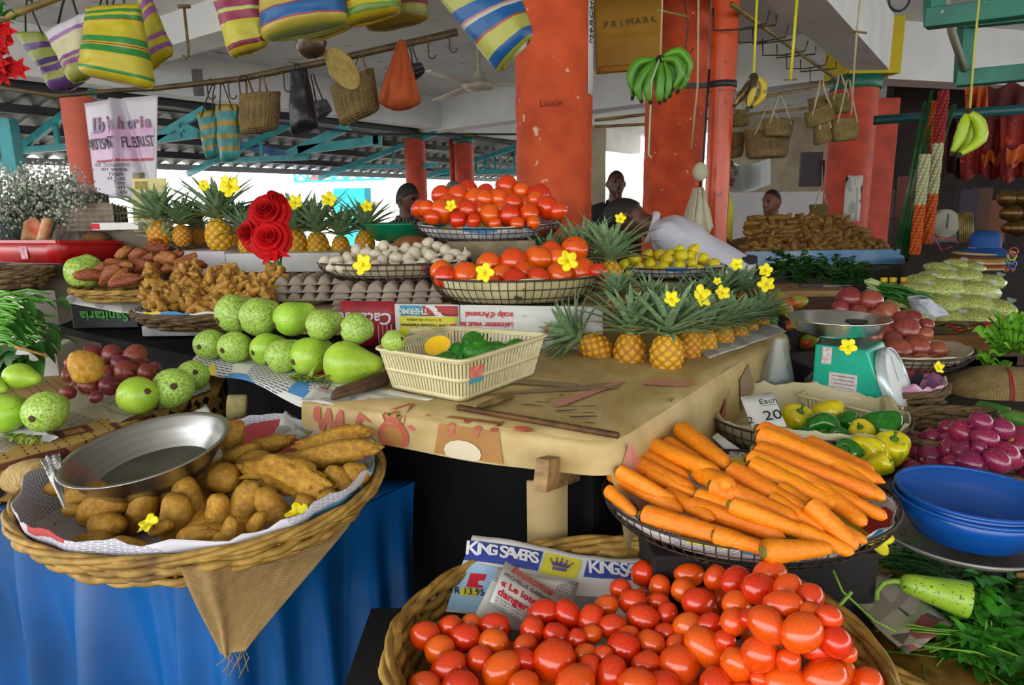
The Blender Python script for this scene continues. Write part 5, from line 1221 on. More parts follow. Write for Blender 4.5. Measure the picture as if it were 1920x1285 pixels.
for i, (x, y) in enumerate(((1250, 600), (1300, 592), (1345, 580), (1385, 570))): pine_at(x, y, 20, 2.35 + .06 * i, f'{ORD[i]} pineapple from the left in the hidden rear row of the right group', P_pine, i + 1, (.05, 0), 'pineapples in the right group')
pine_at(1142, 520, 27, 2.5, 'golden pineapple touching the right of the lower tomato basket', P_pinel, 0, (-.03, 0), 'pineapples behind the tomatoes')
pine_at(1095, 520, 24, 2.66, 'pineapple behind the right end of the lower tomato basket', P_pinel, 1, (-.05, 0), 'pineapples behind the tomatoes')
pine_at(1030, 520, 22, 2.66, 'pineapple whose crown shows between the two tomato baskets', P_pinel, 2, (-.05, 0), 'pineapples behind the tomatoes')
boxy('carton', at(1010, 610, 2.45), at(1180, 600, 2.45), .4, TZ + .004, at(1140, 552, 2.5).z, m_card, 'plain carton under the golden pineapple')
flower_at(1163, 411, 2.35, 11, 'on the crown of the golden pineapple behind the tomatoes', .2)
for x, y, r, Y, lb in ((1258, 562, 16, 1.72, 'on the crown of the largest front pineapple'), (1312, 557, 18, 1.8, 'beside the crown of the third pineapple of the right group'), (1353, 550, 15, 1.95, 'on the crowns in the middle of the right group'), (1345, 528, 8, 2.05, 'small and high among the crowns of the right group'), (1434, 508, 12, 2.3, 'uppermost at the far end of the right group'), (1437, 534, 13, 2.28, 'below the uppermost one at the far end of the right group'), (1381, 497, 11, 2.25, 'behind the crowns of the right group by the lemons')):
    flower_at(x, y, Y, r, lb, .2)
b = MB(); p = [onz(1335, 668, TZ + .004), onz(1462, 618, TZ + .004)]; sheet('newspaper_sheet', [onz(1330, 672, TZ + .005), onz(1475, 622, TZ + .005), onz(1450, 606, TZ + .005), onz(1290, 650, TZ + .005)], m_news1, 'newspaper edge under the pineapples on the right side', wob=.003)

m_rose = mat('red_rose_cloth', 'c4060c', '9c0409', scale=6, rough=.7, spec=.2); m_stem = mat('plastic_green', '1e7d2c', '146420', scale=10, rough=.4)
ro = empty('red_rose', at(528, 556, 2.5), 'bunch of red cloth roses on a green stem in front of the pineapples', 'flower'); RL = ro.location
def rose(px, py, r, Y, face):
    c = at(px, py, Y) - RL; s = r * mpp(at(px, py, Y)); q = V(face).normalized().to_track_quat('Z', 'Y'); b = MB()
    for ring_, (n, rad_, ht, op) in enumerate(((2, .16, .5, .1), (3, .30, .46, .2), (4, .48, .36, .35), (5, .70, .2, .6), (6, .95, .0, .9), (6, 1.1, -.2, 1.1))):
        for i in range(n):
            a0 = 2 * PI * i / n + ring_ * .7
            def fn(u, v, a0=a0, n=n, rad_=rad_, ht=ht, op=op):
                a_ = a0 + (u - .5) * 2 * PI / n * 1.45; rr = rad_ * (.5 + .5 * v) + op * .22 * v * v; w = 1 - .25 * abs(2 * u - 1) ** 3
                return c + q @ (V((rr * cos(a_), rr * sin(a_), ht + (-.45 + .62 * v * w) - op * .35 * v ** 3 * (1 if op > .4 else .3))) * s)
            b.grid(fn, 8, 6)
    b.ball(c + q @ V((0, 0, -.32 * s)), s * .42, 10, 7); b.build('bloom', m_rose, ro, solid=.001)
rose(500, 395, 31, 2.5, -F_ + UZ * .25); rose(503, 445, 31, 2.46, -F_ + UZ * .15); rose(464, 437, 26, 2.5, -F_ - R_ * .7); rose(524, 376, 18, 2.53, -F_ * .3 + R_ + UZ * .4)
b = MB()
for dx, dy in ((498, 488), (535, 478), (515, 478)): b.blade(at(515, 470, 2.46) - RL, at(dx, dy, 2.44) - at(515, 470, 2.46), -F_, .07, .035, .3)
b.build('sepal', m_rose, ro)
b = MB(); b.tube([at(515, 455, 2.5) - RL, at(521, 500, 2.48) - RL, at(528, 556, 2.5) - RL], .005, 6); b.tube([at(526, 470, 2.5) - RL, at(527, 510, 2.48) - RL, at(530, 556, 2.5) - RL], .0045, 6); b.build('stem', m_stem, ro)
GB = at(395, 606, 2.36)
b = MB(); 
wicker('wicker_basket', GB - UZ * .0, .255, .20, .05, .72, 'shallow wicker basket heaped with ginger left of the gourds', rows=4, th=.009, stakes=30, mm=m_wickd)
liner('newspaper_sheet', GB + UZ * .002, .255, .20, .055, .72, m_newsc, 'printed paper lining the ginger basket', seed=31, rag=.02)
boxy('carton', at(268, 640, 2.34), at(420, 640, 2.34), .5, TZ + .004, GB.z - .004, mat('white_printed_carton', 'b8b6b0', '8f8f94', scale=20, rough=.8), 'white printed carton under the ginger basket')
gl = []
for i in range(46):
    x = rnd.uniform(285, 515); y = rnd.uniform(505, 580); 
    if y > 596 - abs(x - 390) * .25 or y < 512 + abs(x - 400) * .06 - 8: y = 550 + rnd.uniform(-28, 28)
    gl.append((x, y, rnd.uniform(13, 18)))
gl += [(300, 575, 20), (308, 584, 16), (375, 575, 24), (330, 560, 20), (410, 545, 20), (450, 540, 20), (490, 530, 18), (345, 520, 19), (430, 520, 17), (470, 555, 19), (390, 586, 18), (355, 586, 16), (285, 560, 18), (500, 550, 16)]
pile(P_gin, gl, lambda x, y: 2.36 - .14 + .0036 * (590 - y), 'knobbly ginger root', 'of the ginger basket', 'ginger', 'ginger roots in the wicker basket', 11, 1.0, .55)
SB = at(268, 556, 2.62)
boxy('carton', at(135, 600, 2.55), at(258, 600, 2.55), .45, TZ - .0, SB.z - .012, mat('black_printed_box', '111214', '18191c', scale=8, rough=.5), 'black carton with green lettering under the sweet potatoes')
cb = bpy.data.objects['carton'] ; k_ = [o for o in bpy.data.objects if o.name.startswith('carton') and 'green lettering' in o.get('label', '')][0]
q0, q1 = at(150, 592, 2.545), at(240, 592, 2.545)
lettering('Sanitaria', .055, frame((q0 + q1) / 2, q1 - q0, UZ) @ Matrix.Rotation(PI, 4, 'Z'), mat('green_print', '3f9a2c', rough=.6), k_, bold=.001)
sheet('newspaper_sheet', [at(118, 562, 2.5), at(268, 590, 2.46), at(290, 566, 2.56), at(140, 546, 2.62)], m_news1, 'old newspaper under the sweet potato basket hanging over the black carton', wob=.006, seed=33, drape=lambda u, v: -.03 * max(0, .3 - v))
wicker('wicker_basket', SB, .26, .17, .035, .8, 'flat woven basket of sweet potatoes behind the ginger', rows=3, th=.009, stakes=28)
si = [(169, 516, 15, 0), (205, 516, 15, 30), (223, 521, 13, 60), (218, 493, 10, 0), (257, 500, 17, 10), (257, 477, 13, 10), (231, 475, 12, 40), (311, 487, 17, 5), (316, 505, 11, 10), (293, 467, 13, 20), (349, 490, 15, 30), (290, 516, 12, 15), (365, 495, 12, 0), (340, 505, 12, 0), (275, 488, 13, 30), (235, 505, 14, 20), (190, 505, 12, 30), (330, 478, 12, 10), (280, 500, 12, 0), (250, 520, 10, 0)]
pile(P_spot, si, lambda x, y: 2.62 - .10 + .004 * (525 - y), 'reddish sweet potato', 'of the flat basket', 'sweet potato', 'sweet potatoes in the woven basket', 7, 1.2, .7)
o = P_spot.get(1); p0, p1 = at(207, 533, 2.42), at(268, 522, 2.44); aim(o, (p0 + p1) / 2, p1 - p0, 0, (.02, .02, (p1 - p0).length / 4.2)); tag(o, 'long yellowish root along the front rim of the flat woven basket', 'sweet potato', 'sweet potatoes in the woven basket')
gourd_at(158, 512, 172, 480, 33, at(158, 512, 2.7).z, 2, 'round pale gourd at the left of the sweet potatoes', 'gourds on the left')
# red tray, flowers, egg trays, sign
rt = [at(-30, 453, 3.05), at(108, 453, 2.72), at(228, 455, 3.0), at(100, 447, 3.4)]
e = empty('red_tray', (rt[1].x, rt[1].y, rt[1].z), 'red plastic tray at the left holding gypsophila and egg trays', 'tray'); O_ = e.location.copy()
def trayp(t, k=1.0):
    cx = sum(rt, V()) / 4; return [(cx + (q - cx) * k - O_) + V((0, 0, -.09 * (1 - t))) for q in rt]
tp, bp = trayp(1), trayp(0, .92)
for i in range(4):
    j = (i + 1) % 4; g = MB(); g.grid(lambda u, v: bp[i].lerp(bp[j], u).lerp(tp[i].lerp(tp[j], u), v), 6, 2); g.build('wall', m_red, e, solid=.005)
    g = MB(); g.beam(tp[i], tp[j], .016, .012); g.build('rim', m_red, e)
g = MB(); g.poly(bp); g.build('base', m_red, e, solid=.004)
g = MB(); q = (bp[0].lerp(bp[1], .55).lerp(tp[0].lerp(tp[1], .55), .5)); dx = (tp[1] - tp[0]).normalized(); n_ = V((dx.y, -dx.x, 0)) * .006
g.poly([q + n_ + dx * a_ + UZ * c_ for a_, c_ in ((-.03, -.03), (.03, -.03), (.03, .03), (-.03, .03))]); g.build('price_label', mat('pink_label', 'c9a0a4', '9a4a55', scale=40, rough=.7), e)
boxy('draped_crate', at(15, 520, 2.85), at(255, 520, 2.95), .9, TZ - .3, bp[1].z + O_.z - .004, mat('stained_floral_cloth', '8f8676', '6f6250', scale=6, rough=.9, c3='5d3a34', s3=22, lo3=.66, hi3=.72), 'crate draped in stained grey floral cloth under the red tray', 'crate')
m_gyp = mat('gypsophila_white', 'b8bab0', '8a9484', scale=30, rough=.8); m_gst = mat('gypsophila_stem', '44602f', '2f4522', scale=20, rough=.7)
gp = empty('gypsophila', at(40, 455, 3.12), 'cloud of white gypsophila standing in the red tray', 'flowers'); GL = gp.location
b, st = MB(), MB()
for i in range(60):
    a0 = V((rnd.uniform(-.10, .14), rnd.uniform(-.08, .08), 0)); t_ = V((a0.x * 2.2 + rnd.uniform(-.08, .1), a0.y * 2 + rnd.uniform(-.08, .08), rnd.uniform(.12, .30))); st.tube([a0, a0.lerp(t_, .5) + V((0, 0, .02)), t_], .0018, 3)
    for j in range(44):
        d = V((rnd.gauss(0, .038), rnd.gauss(0, .038), rnd.gauss(0, .034))); c_ = t_ + d; st.tube([t_ - V((0, 0, .05)), c_], .0006, 3) if j % 3 == 0 else None
        b.ball(c_, rnd.uniform(.0045, .008), 5, 3)
b.build('blossoms', m_gyp, gp); st.build('stems', m_gst, gp)
m_wrap = mat('flower_wrap', 'c9b684', 'b0452e', scale=14, rough=.6)
g = MB(); g.grid(lambda u, v: V((.03 + .13 * u + .03 * v, -.12 + .03 * sin(6 * u), .085 * v + .015 * sin(9 * u) * v)), 10, 4); o = tag(g.build('paper_wrap', m_wrap, solid=.002), 'red and yellow flower wrapping in the red tray', 'wrapping'); o.location = at(62, 450, 3.05)
for i, (px, py, w, h_, lb) in enumerate(((158, 455, .36, .23, 'tall stack of grey pulp egg trays standing on edge behind the red tray'), (207, 437, .24, .12, 'lower stack of pulp egg trays right of the tall one'))):
    e = empty('egg_tray_bale', at(px, py, 3.35 - .1 * i), lb, 'egg trays')
    for j in range(5):
        g = MB(); g.grid(lambda u, v: V(((u - .5) * w, -.05 - .028 * j + .018 * abs(sin(PI * 7 * u)) ** .6 * abs(sin(PI * 5 * v)) ** .6 , h_ * v + .004 * j)), 56, 30); g.build('egg_tray', m_pulp, e, solid=.003)
b = MB(); b.box((0, 0, 0), (.16, .005, .24)); sg = b.build('price_board', mat('pale_yellow_card', 'cfc389', 'c0b478', scale=4, rough=.8)); sg.location = at(281, 385, 3.1); sg.rotation_euler = (rad(-8), 0, rad(-4)); tag(sg, 'pale yellow ruled card standing beside the back row of pineapples', 'sign')
for i in range(4): g = MB(); g.box((0, -.0032, .06 - .045 * i), (.15, .001, .004)); g.build('ruled_line', m_paper, sg)
g = MB(); g.box((-.035, -.0032, .09), (.06, .001, .035)); g.build('brown_print', mat('brown_print', 'a08a4a', '8a7434', scale=60, rough=.8), sg)
b = MB(); b.box((0, 0, 0), (.20, .05, .03)); o = tag(b.build('slim_carton', m_paper), 'slim white carton with a red end lying by the yellow card', 'box'); o.location = at(222, 424, 2.98)
g = MB(); g.box((-.085, -.026, 0), (.035, .002, .024)); g.build('red_end_print', m_redink, o)
b = MB(); b.ball((0, 0, 0), (.06, .05, .03), 14, 8); o = tag(b.build('brown_loaf', mat('brown_husk', '8a5a2c', '6d4420', scale=20, rough=.8)), 'rounded brown root behind the corner of the red tray', 'root'); o.location = at(180, 447, 3.1)
boxy('draped_crate', at(185, 462, 3.15), at(300, 462, 3.1), .5, TZ, at(222, 432, 3.0).z, mat('stained_floral_cloth', '8f8676'), 'cloth-covered crate behind the sweet potatoes under the yellow card', 'crate')

LZ = .95
lp = [onz(-80, 880, LZ), onz(130, 838, LZ), onz(415, 728, LZ), onz(425, 706, LZ), onz(250, 692, LZ), onz(-160, 676, LZ)]
lt = empty('side_table', (lp[1].x, lp[1].y + .3, 0), 'low table under a black and tan patterned cloth at the left', 'table'); lo_ = V((lp[1].x, lp[1].y + .3, 0))
b = MB(); b.prism([tuple((p - lo_)[:2]) for p in lp], LZ - .05, LZ - .005); b.build('table_top', m_wood_d, lt)
for p in (V((-.95, 1.8, LZ)), V((-1.25, 1.98, LZ)), V((-2.0, 2.0, LZ)), V((-2.0, 1.75, LZ))):
    b = MB(); q = p - lo_; b.box((q.x, q.y, .45), (.05, .05, .9)); b.build('leg', m_wood_d, lt)
def floral(name):
    m, nt, bs = nodes_of(name); L = nt.links.new; tc = N(nt, 'ShaderNodeTexCoord')
    mp = N(nt, 'ShaderNodeMapping'); mp.inputs['Scale'].default_value = (5, 5, 5); L(tc.outputs['Object'], mp.inputs[0])
    mg = N(nt, 'ShaderNodeTexMagic', turbulence_depth=3); mg.inputs['Scale'].default_value = 3.2; mg.inputs['Distortion'].default_value = 1.4; L(mp.outputs[0], mg.inputs['Vector'])
    r1 = ramp(nt, [(.42, '120c08'), (.5, 'b08a4a')]); L(mg.outputs['Fac'], r1.inputs[0])
    vo = N(nt, 'ShaderNodeTexVoronoi', i_Scale=.9); vo.distance = 'MANHATTAN'; L(mp.outputs[0], vo.inputs['Vector'])
    r2 = ramp(nt, [(.30, 0.0), (.33, 1.0), (.40, 1.0), (.43, 0.0)]); L(vo.outputs['Distance'], r2.inputs[0])
    r3 = ramp(nt, [(.24, 1.0), (.3, 0.0)]); L(vo.outputs['Distance'], r3.inputs[0])
    mx = N(nt, 'ShaderNodeMix', data_type='RGBA'); L(r3.outputs[0], mx.inputs[0]); L(r1.outputs[0], mx.inputs[6]); mx.inputs[7].default_value = srgb('a8763a')
    my = N(nt, 'ShaderNodeMix', data_type='RGBA'); L(r2.outputs[0], my.inputs[0]); L(mx.outputs[2], my.inputs[6]); my.inputs[7].default_value = srgb('5a2414')
    L(my.outputs[2], bs.inputs['Base Color']); bs.inputs['Roughness'].default_value = .7; MATS[name] = m; return m
m_flor = floral('patterned_cloth')
pc_ = empty('patterned_cloth', (0, 0, 0), 'black and tan scroll-patterned cloth over the left table edge', 'cloth')
g = MB(); ed = [lp[0], lp[1], lp[2], lp[3], lp[4]]
sk = skirt([p for p in ed], LZ - .0, LZ - .09, .010, 4); g.grid(lambda u, v: sk(u, v) + V((.0, -.012, 0)), 90, 8); g.build('skirt', m_flor, pc_, solid=.002)
g = MB(); g.add([p + UZ * .001 + V((0, -.012, 0)) for p in lp], [tuple(range(6))], smooth=False); g.build('cloth_top', m_flor, pc_, solid=.002)
sheet('newspaper_sheet', [onz(-30, 842, LZ + .01), onz(70, 860, LZ - .012), onz(300, 760, LZ + .01), onz(150, 710, LZ + .01)], news_mat('beige_newsprint', 'a89f86', '5f594e', 5, 40), 'yellowed newspaper between the gourds on the patterned cloth', wob=.006, seed=41)
sheet('newspaper_sheet', [onz(-20, 812, LZ + .02), onz(50, 852, LZ - .03), onz(110, 820, LZ + .014), onz(40, 795, LZ + .02)], m_news2, 'bluish newspaper flap hanging below the front left gourds', wob=.006, seed=43)
sheet('newspaper_sheet', [onz(300, 765, LZ + .01), onz(395, 730, LZ + .01), onz(385, 690, LZ + .03), onz(290, 700, LZ + .02)], m_news1, 'newspaper under the two speckled gourds on the patterned cloth', wob=.004, seed=44)
GG = 'gourds on the patterned cloth'; zz = LZ + .06
gourd_at(258, 742, 190, 765, 36, zz, 1, 'smooth green pear-shaped gourd in front of the red onions', GG)
gourd_at(324, 728, 300, 735, 38, zz, 0, 'heavily speckled gourd beside the smooth pear-shaped one', GG); gourd_at(362, 704, 345, 712, 29, zz, 2, 'pale gourd at the right corner of the patterned cloth', GG)
gourd_at(85, 772, 82, 760, 39, zz, 0, 'speckled gourd with round scar at the front left corner', GG); gourd_at(8, 775, 0, 762, 37, zz, 1, 'smooth gourd cut off at the left edge below the greens', GG)
gourd_at(35, 706, 126, 720, 26, zz + .04, 3, 'long smooth green gourd lying across the left pile', GG); gourd_at(-15, 722, 70, 752, 18, zz + .03, 3, 'thin light green gourd below the long one at the left', GG)
for x, y, k2 in ((30, 815, 1), (65, 818, 2)):
    p = onz(x, y, LZ + .02); g = MB()
    for i in range(10): g.blade(p + V((rnd.uniform(-.02, .02), 0, 0)), V((rnd.uniform(-1, 1), -.5, rnd.uniform(-.6, .3))), UZ, .03, .012, .8)
    tag(g.build('withered_leaf', mat('yellow_green_leaf', '93a83a')), f'withered gourd leaf {"under the smooth" if k2 == 1 else "under the speckled"} front left gourd', 'leaf')
oi_ = [(211, 667, 20), (254, 669, 22), (172, 664, 18), (236, 698, 21), (275, 700, 17), (167, 723, 18), (205, 723, 18), (128, 736, 14), (200, 703, 17), (131, 703, 15), (135, 682, 14), (290, 690, 12), (190, 685, 16), (150, 712, 14), (225, 682, 16), (180, 745, 12)]
pile(P_on2, oi_, lambda x, y: onz(x, y, LZ + .06 + .0006 * (740 - y)).y, 'brownish red onion', 'on the patterned cloth', 'onion', 'red onions on the patterned cloth', 6, .95, .85)
o = P_rpot.get(); p = onz(159, 688, LZ + .14); aim(o, p, UZ, 0, 30 * mpp(p)); tag(o, 'round golden brown taro on top of the red onions', 'taro')
# leafy greens at the far left on white foam
m_grn = mat('bright_greens', '5aa01c', '3c7d12', scale=6, rough=.45); m_grnl = mat('dark_green_leaf', '2c6a18', '1d4c10', scale=10, rough=.5); m_grnd = mat('herb_green', '2f6f1c', '1f4f12', scale=10, rough=.55)
gv = empty('leafy_greens', onz(40, 640, LZ + .14), 'bundle of bright green stems and leaves at the left edge', 'greens'); VL = gv.location
b, lf = MB(), MB()
for i in range(70):
    x0, y0 = rnd.uniform(-40, 20), rnd.uniform(545, 660); x1, y1 = x0 + rnd.uniform(40, 95), y0 + rnd.uniform(-8, 32)
    if x1 > 112: x1 = 105
    p0, p1 = at(x0, y0, 1.95 + rnd.uniform(-.08, .08)), at(x1, y1, 1.9 + rnd.uniform(-.1, .08)); b.tube([p0 - VL, p0.lerp(p1, .5) - VL + UZ * .012, p1 - VL], [.004, .0045, .003], 5)
    if i % 2 == 0: lf.blade(p1 - VL, (p1 - p0).normalized() + V((0, 0, rnd.uniform(-.6, .3))), UZ, rnd.uniform(.05, .09), rnd.uniform(.025, .05), .6, 5)
for i in range(14): p = at(rnd.uniform(-10, 85), rnd.uniform(640, 690), 1.85); lf.blade(p - VL, V((rnd.uniform(-1, 1), -.4, -.5)), UZ, .07, .05, .5)
b.build('stems', m_grn, gv); lf.build('leaves', m_grnl, gv)
boxy('foam_box', at(58, 700, 2.0), at(110, 690, 2.02), .16, LZ + .002, at(60, 656, 2.0).z, mat('white_foam', 'd6d4ce'), 'white foam box under the bundle of greens', 'box')
boxy('foam_box', at(14, 600, 2.35), at(68, 600, 2.35), .12, LZ, at(30, 553, 2.35).z, mat('white_foam', 'd6d4ce'), 'upright white foam box behind the bundle of greens', 'box')
b = MB(); b.tube([at(28, 650, 1.8), at(90, 668, 1.8)], [.005, .004], 6); tag(b.build('dry_twig', m_wick), 'dry twig lying across the foam box', 'twig')
wicker('wicker_basket', at(5, 535, 2.7), .2, .15, .06, .8, 'dark wicker basket cut off at the left edge below the red tray', rows=5, th=.009, stakes=26, mm=m_wickd)
boxy('crate_stack', at(-60, 640, 2.6), at(34, 640, 2.6), .16, .6, at(5, 537, 2.7).z - .004, m_wood_d, 'dark crate under the wicker basket at the left edge', 'crate')
# yam and pale cut root by the potato basket
o = potato(1.6, .1, 1.3, 71, 20, 16, 'yam_root', mat('pale_yam_skin', 'b59a66', '8f7440', scale=2, rough=.8, c3='5f4a2a', s3=5, lo3=.66, hi3=.72, stretch=(1, 1, 4)))(); p0, p1 = at(95, 880, 1.28), at(10, 905, 1.3); aim(o, (p0 + p1) / 2, p1 - p0 - UZ * .0, 0, (.036, .036, .036)); tag(o, 'pale ringed yam root at the left of the potato basket', 'yam')
p = at(428, 766, 1.62); b = MB(); b.lathe([(0, -.05), (.9, -.05), (1, .0), (1, 1.2), (.92, 1.3), (0, 1.3)], 20); o = tag(b.build('cut_yam', mat('cut_yam', 'a89a6a', '8a7a4c', scale=2, rough=.8)), 'short cut block of pale yam behind the steel bowl', 'yam'); aim(o, p, R_ + F_ * .3, 0, .034)
b = MB(); b.box((0, 0, 0), (.30, .16, .05)); o = tag(b.build('folded_sack', mat('red_brown_sack', '7a2f22', '8d6a34', scale=6, rough=.8), bevel=.015), 'folded red and brown sack between the potatoes and the black counter', 'sack'); o.location = at(480, 815, 1.72); o.rotation_euler = (0, 0, rad(-8))
boxy('low_crate', at(380, 870, 1.65), at(560, 870, 1.6), .16, .5, at(480, 815, 1.72).z - .026, m_wood_d, 'dark crate in the gap behind the potato basket', 'crate')

RZ = .86
ra = [A + V((.10, .02, 0)), E_ + V((.10, -.05, 0)), E_ + V((.45, .35, 0)), V((3.2, 3.4, 0)), V((3.2, 1.45, 0)), V((.62, 1.30, 0))]
ra = [V((.47, 1.45, 0)), V((1.06, 2.25, 0)), V((1.35, 2.7, 0)), V((3.4, 2.75, 0)), V((3.4, 1.55, 0)), V((.62, 1.40, 0))]
rt_ = empty('side_table', (1.5, 1.9, 0), 'long low table on the right under the onions, peppers and weighing scale', 'table')
b = MB(); b.prism([(p.x - 1.5, p.y - 1.9) for p in ra], RZ - .06, RZ - .03); b.build('table_top', m_wood_d, rt_)
for p in ((.75, 1.6), (1.4, 2.6), (3.2, 2.6), (3.2, 1.65)): b = MB(); b.box((p[0] - 1.5, p[1] - 1.9, .4), (.06, .06, .8)); b.build('leg', m_wood_d, rt_)
g = MB(); g.prism([(p.x, p.y) for p in ra], RZ - .03, RZ - .022); tag(g.build('table_cover', mat('dark_cover', '1c1712', '2a221a', scale=8, rough=.8)), 'dark plastic cover lying on the right-hand table', 'cover')
# carrots
cz = .845; cc_ = onz(1395, 965, .86); cc_.z = cz
CR = (.272, .225)
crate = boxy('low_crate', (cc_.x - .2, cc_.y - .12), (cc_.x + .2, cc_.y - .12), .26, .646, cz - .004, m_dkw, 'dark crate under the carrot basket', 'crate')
wirebasket('wire_basket', cc_, CR[0], CR[1], .062, .78, 'wide black wire basket heaped with carrots', ribs=84, wr=.0013, rings=2)
liner('newspaper_sheet', cc_ + UZ * .002, CR[0], CR[1], .05, .78, m_newsc, 'printed paper lining the carrot basket', seed=51, rag=.012, shrink=.96)
ct = '''1150 852 1305 923 19;1192 825 1352 890 17;1190 848 1292 897 15;1250 830 1350 895 14;1274 806 1366 876 18;1144 884 1280 960 17;1138 918 1193 966 11;1196 900 1272 946 13;1215 888 1310 932 13;1201 966 1410 1022 20;1289 946 1473 1008 17;1304 932 1468 990 18;1331 908 1500 980 21;
1365 880 1521 968 20;1402 874 1587 954 21;1399 857 1623 952 19;1412 842 1652 932 19;1420 815 1642 904 20;1418 803 1660 906 17;1314 888 1345 902 19;1455 915 1601 1012 17;1440 935 1555 1000 16;1545 976 1608 1030 17;1448 1020 1560 1028 19;1335 1002 1447 1034 16;1420 962 1512 1002 15;1525 912 1625 985 18;
1560 925 1664 972 14;1490 992 1602 1038 14;1515 962 1627 1018 14;1560 868 1660 938 15;1510 828 1640 885 14;1350 930 1450 985 14;1450 900 1560 950 14;1250 925 1340 975 14;1330 995 1430 1018 12'''
LAY = {13: .0, 14: .01, 15: .01, 16: .015, 17: .03, 18: .02}
CN = {0: 'carrot at the far left of the heap, second up from the rim', 4: 'carrot at the back left of the heap beside the price card', 9: 'longest carrot along the front rim of the wire basket', 17: 'thick carrot crowning the right half of the heap', 18: 'carrot behind the crowning one against the peppers', 6: 'short thin carrot tip at the left rim of the wire basket'}
co = []
for i, q in enumerate(ct.replace('\n', '').split(';')):
    x0, y0, x1, y1, w = [float(t_) for t_ in q.split()]
    hz = lambda x, y: .885 + .075 * max(0, min(1.2, (1040 - y) / 220)) + (.02 if x > 1330 else 0)
    s_ = -.022 if i >= 31 else 0
    p0, p1 = onz(x0, y0, hz(x0, y0)), onz(x1, y1, hz(x1, y1)); p0, p1 = p0 + (p0 - CP).normalized() * -s_, p1 + (p1 - CP).normalized() * -s_
    d = p1 - p0; r = w * mpp((p0 + p1) / 2) * 1.22; L_ = d.length
    if L_ < .10 and i not in (6, 27, 28, 29, 24): L_ = .10 + .03 * (i % 2); p0 = p1 - (d.normalized() + F_ * .4).normalized() * L_ if i not in (19,) else p0; d = (p1 - p0) if i != 19 else d
    o = P_car.get(i); aim(o, p0, d, rnd.uniform(0, 6), (r, r, max(L_, d.length))); x, y = proj((p0 + p1) / 2); co.append((o, x, y))
label_rows(co, 'bright orange carrot', 'of the carrot heap', 'carrot', 'carrots in the wire basket', 7)
flower_at(1640, 1012, .98 * cc_.y, 24, 'on the right rim of the carrot basket', .2)
sheet('paper_strip', [at(1335, 820, 1.45), at(1345, 812, 1.47), at(1400, 852, 1.42), at(1385, 866, 1.40)], m_paper, 'white paper strip tucked behind the carrots', 'paper', nu=4, nv=3, wob=.002)
# pepper basket
pz = RZ - .018; pcn = onz(1500, 822, pz + .0); pcn.z = pz
wirebasket('wire_basket', pcn, .255, .235, .075, .8, 'wire basket of peppers lined with cream cloth behind the carrots', ribs=60, wr=.0013)
liner('cream_liner', pcn + UZ * .002, .255, .235, .078, .8, mat('cream_liner', 'c9bf9f', 'b3a67d', scale=9, rough=.9, c3='8c7d55', s3=14, lo3=.66, hi3=.74), 'crinkled cream sack cloth lining the pepper basket', seed=61, rag=.03, cat='cloth')
pk_ = sheet('price_card', [at(1388, 745, 1.60), at(1447, 735, 1.62), at(1475, 800, 1.5), at(1412, 808, 1.5)], m_paper, 'white handwritten price card reading Each 20 behind the carrots', 'price card', nu=4, nv=4, wob=.001)
cM = frame(at(1425, 772, 1.545), at(1475, 800, 1.5) - at(1412, 808, 1.5), at(1418, 740, 1.61) - at(1443, 804, 1.5))
for tx, x, y, s_ in (('Each', .028, .028, .024), ('20', .02, -.022, .045), ('2', -.035, -.03, .03)): lettering(tx, s_, cM @ Matrix.Translation((x, y, .004)), m_ink, pk_, shear=.15)
b = MB(); b.box((.028, .014, .004), (.04, .0012, .0004), cM); b.build('underline', m_ink, pk_)
for q in (('y', 1491, 790, 27, 80), ('g', 1540, 806, 31, 200), ('y', 1557, 778, 26, 10), ('g', 1588, 795, 21, 20), ('g', 1656, 806, 33, 0), ('g', 1577, 824, 20, 150), ('y', 1617, 812, 21, 130), ('y', 1628, 850, 31, 170), ('y', 1672, 842, 28, 100), ('g', 1592, 850, 23, 150), ('g', 1504, 816, 16, 180), ('g', 1545, 830, 18, 170), ('g', 1618, 800, 14, 90), ('y', 1650, 870, 20, 30)):
    y_ = q[0] == 'y'; P = P_pepy if y_ else P_pepg; p = onz(q[1], q[2], pz + .055); o = put(P, q[1], q[2], q[3] * 1.12, p.y, q[4], -35 if q[4] != 200 else -70, 1.0); o['pn'] = 'yellow bell pepper' if y_ else 'dark green bell pepper'
    co.append((o, q[1], q[2]))
pe = [c_ for c_ in co if 'pn' in c_[0]]
for col_, nm_ in (('yellow bell pepper', 'yellow'), ('dark green bell pepper', 'green')):
    label_rows([c_ for c_ in pe if c_[0]['pn'] == col_], col_, f'of the pepper basket', 'pepper', f'{nm_} bell peppers in the wire basket', 4)
for c_ in pe: del c_[0]['pn']
flower_at(1700, 858, 1.50, 20, 'at the right rim of the pepper basket', .2); flower_at(1696, 838, 1.55, 14, 'behind another at the right rim of the pepper basket', .2)
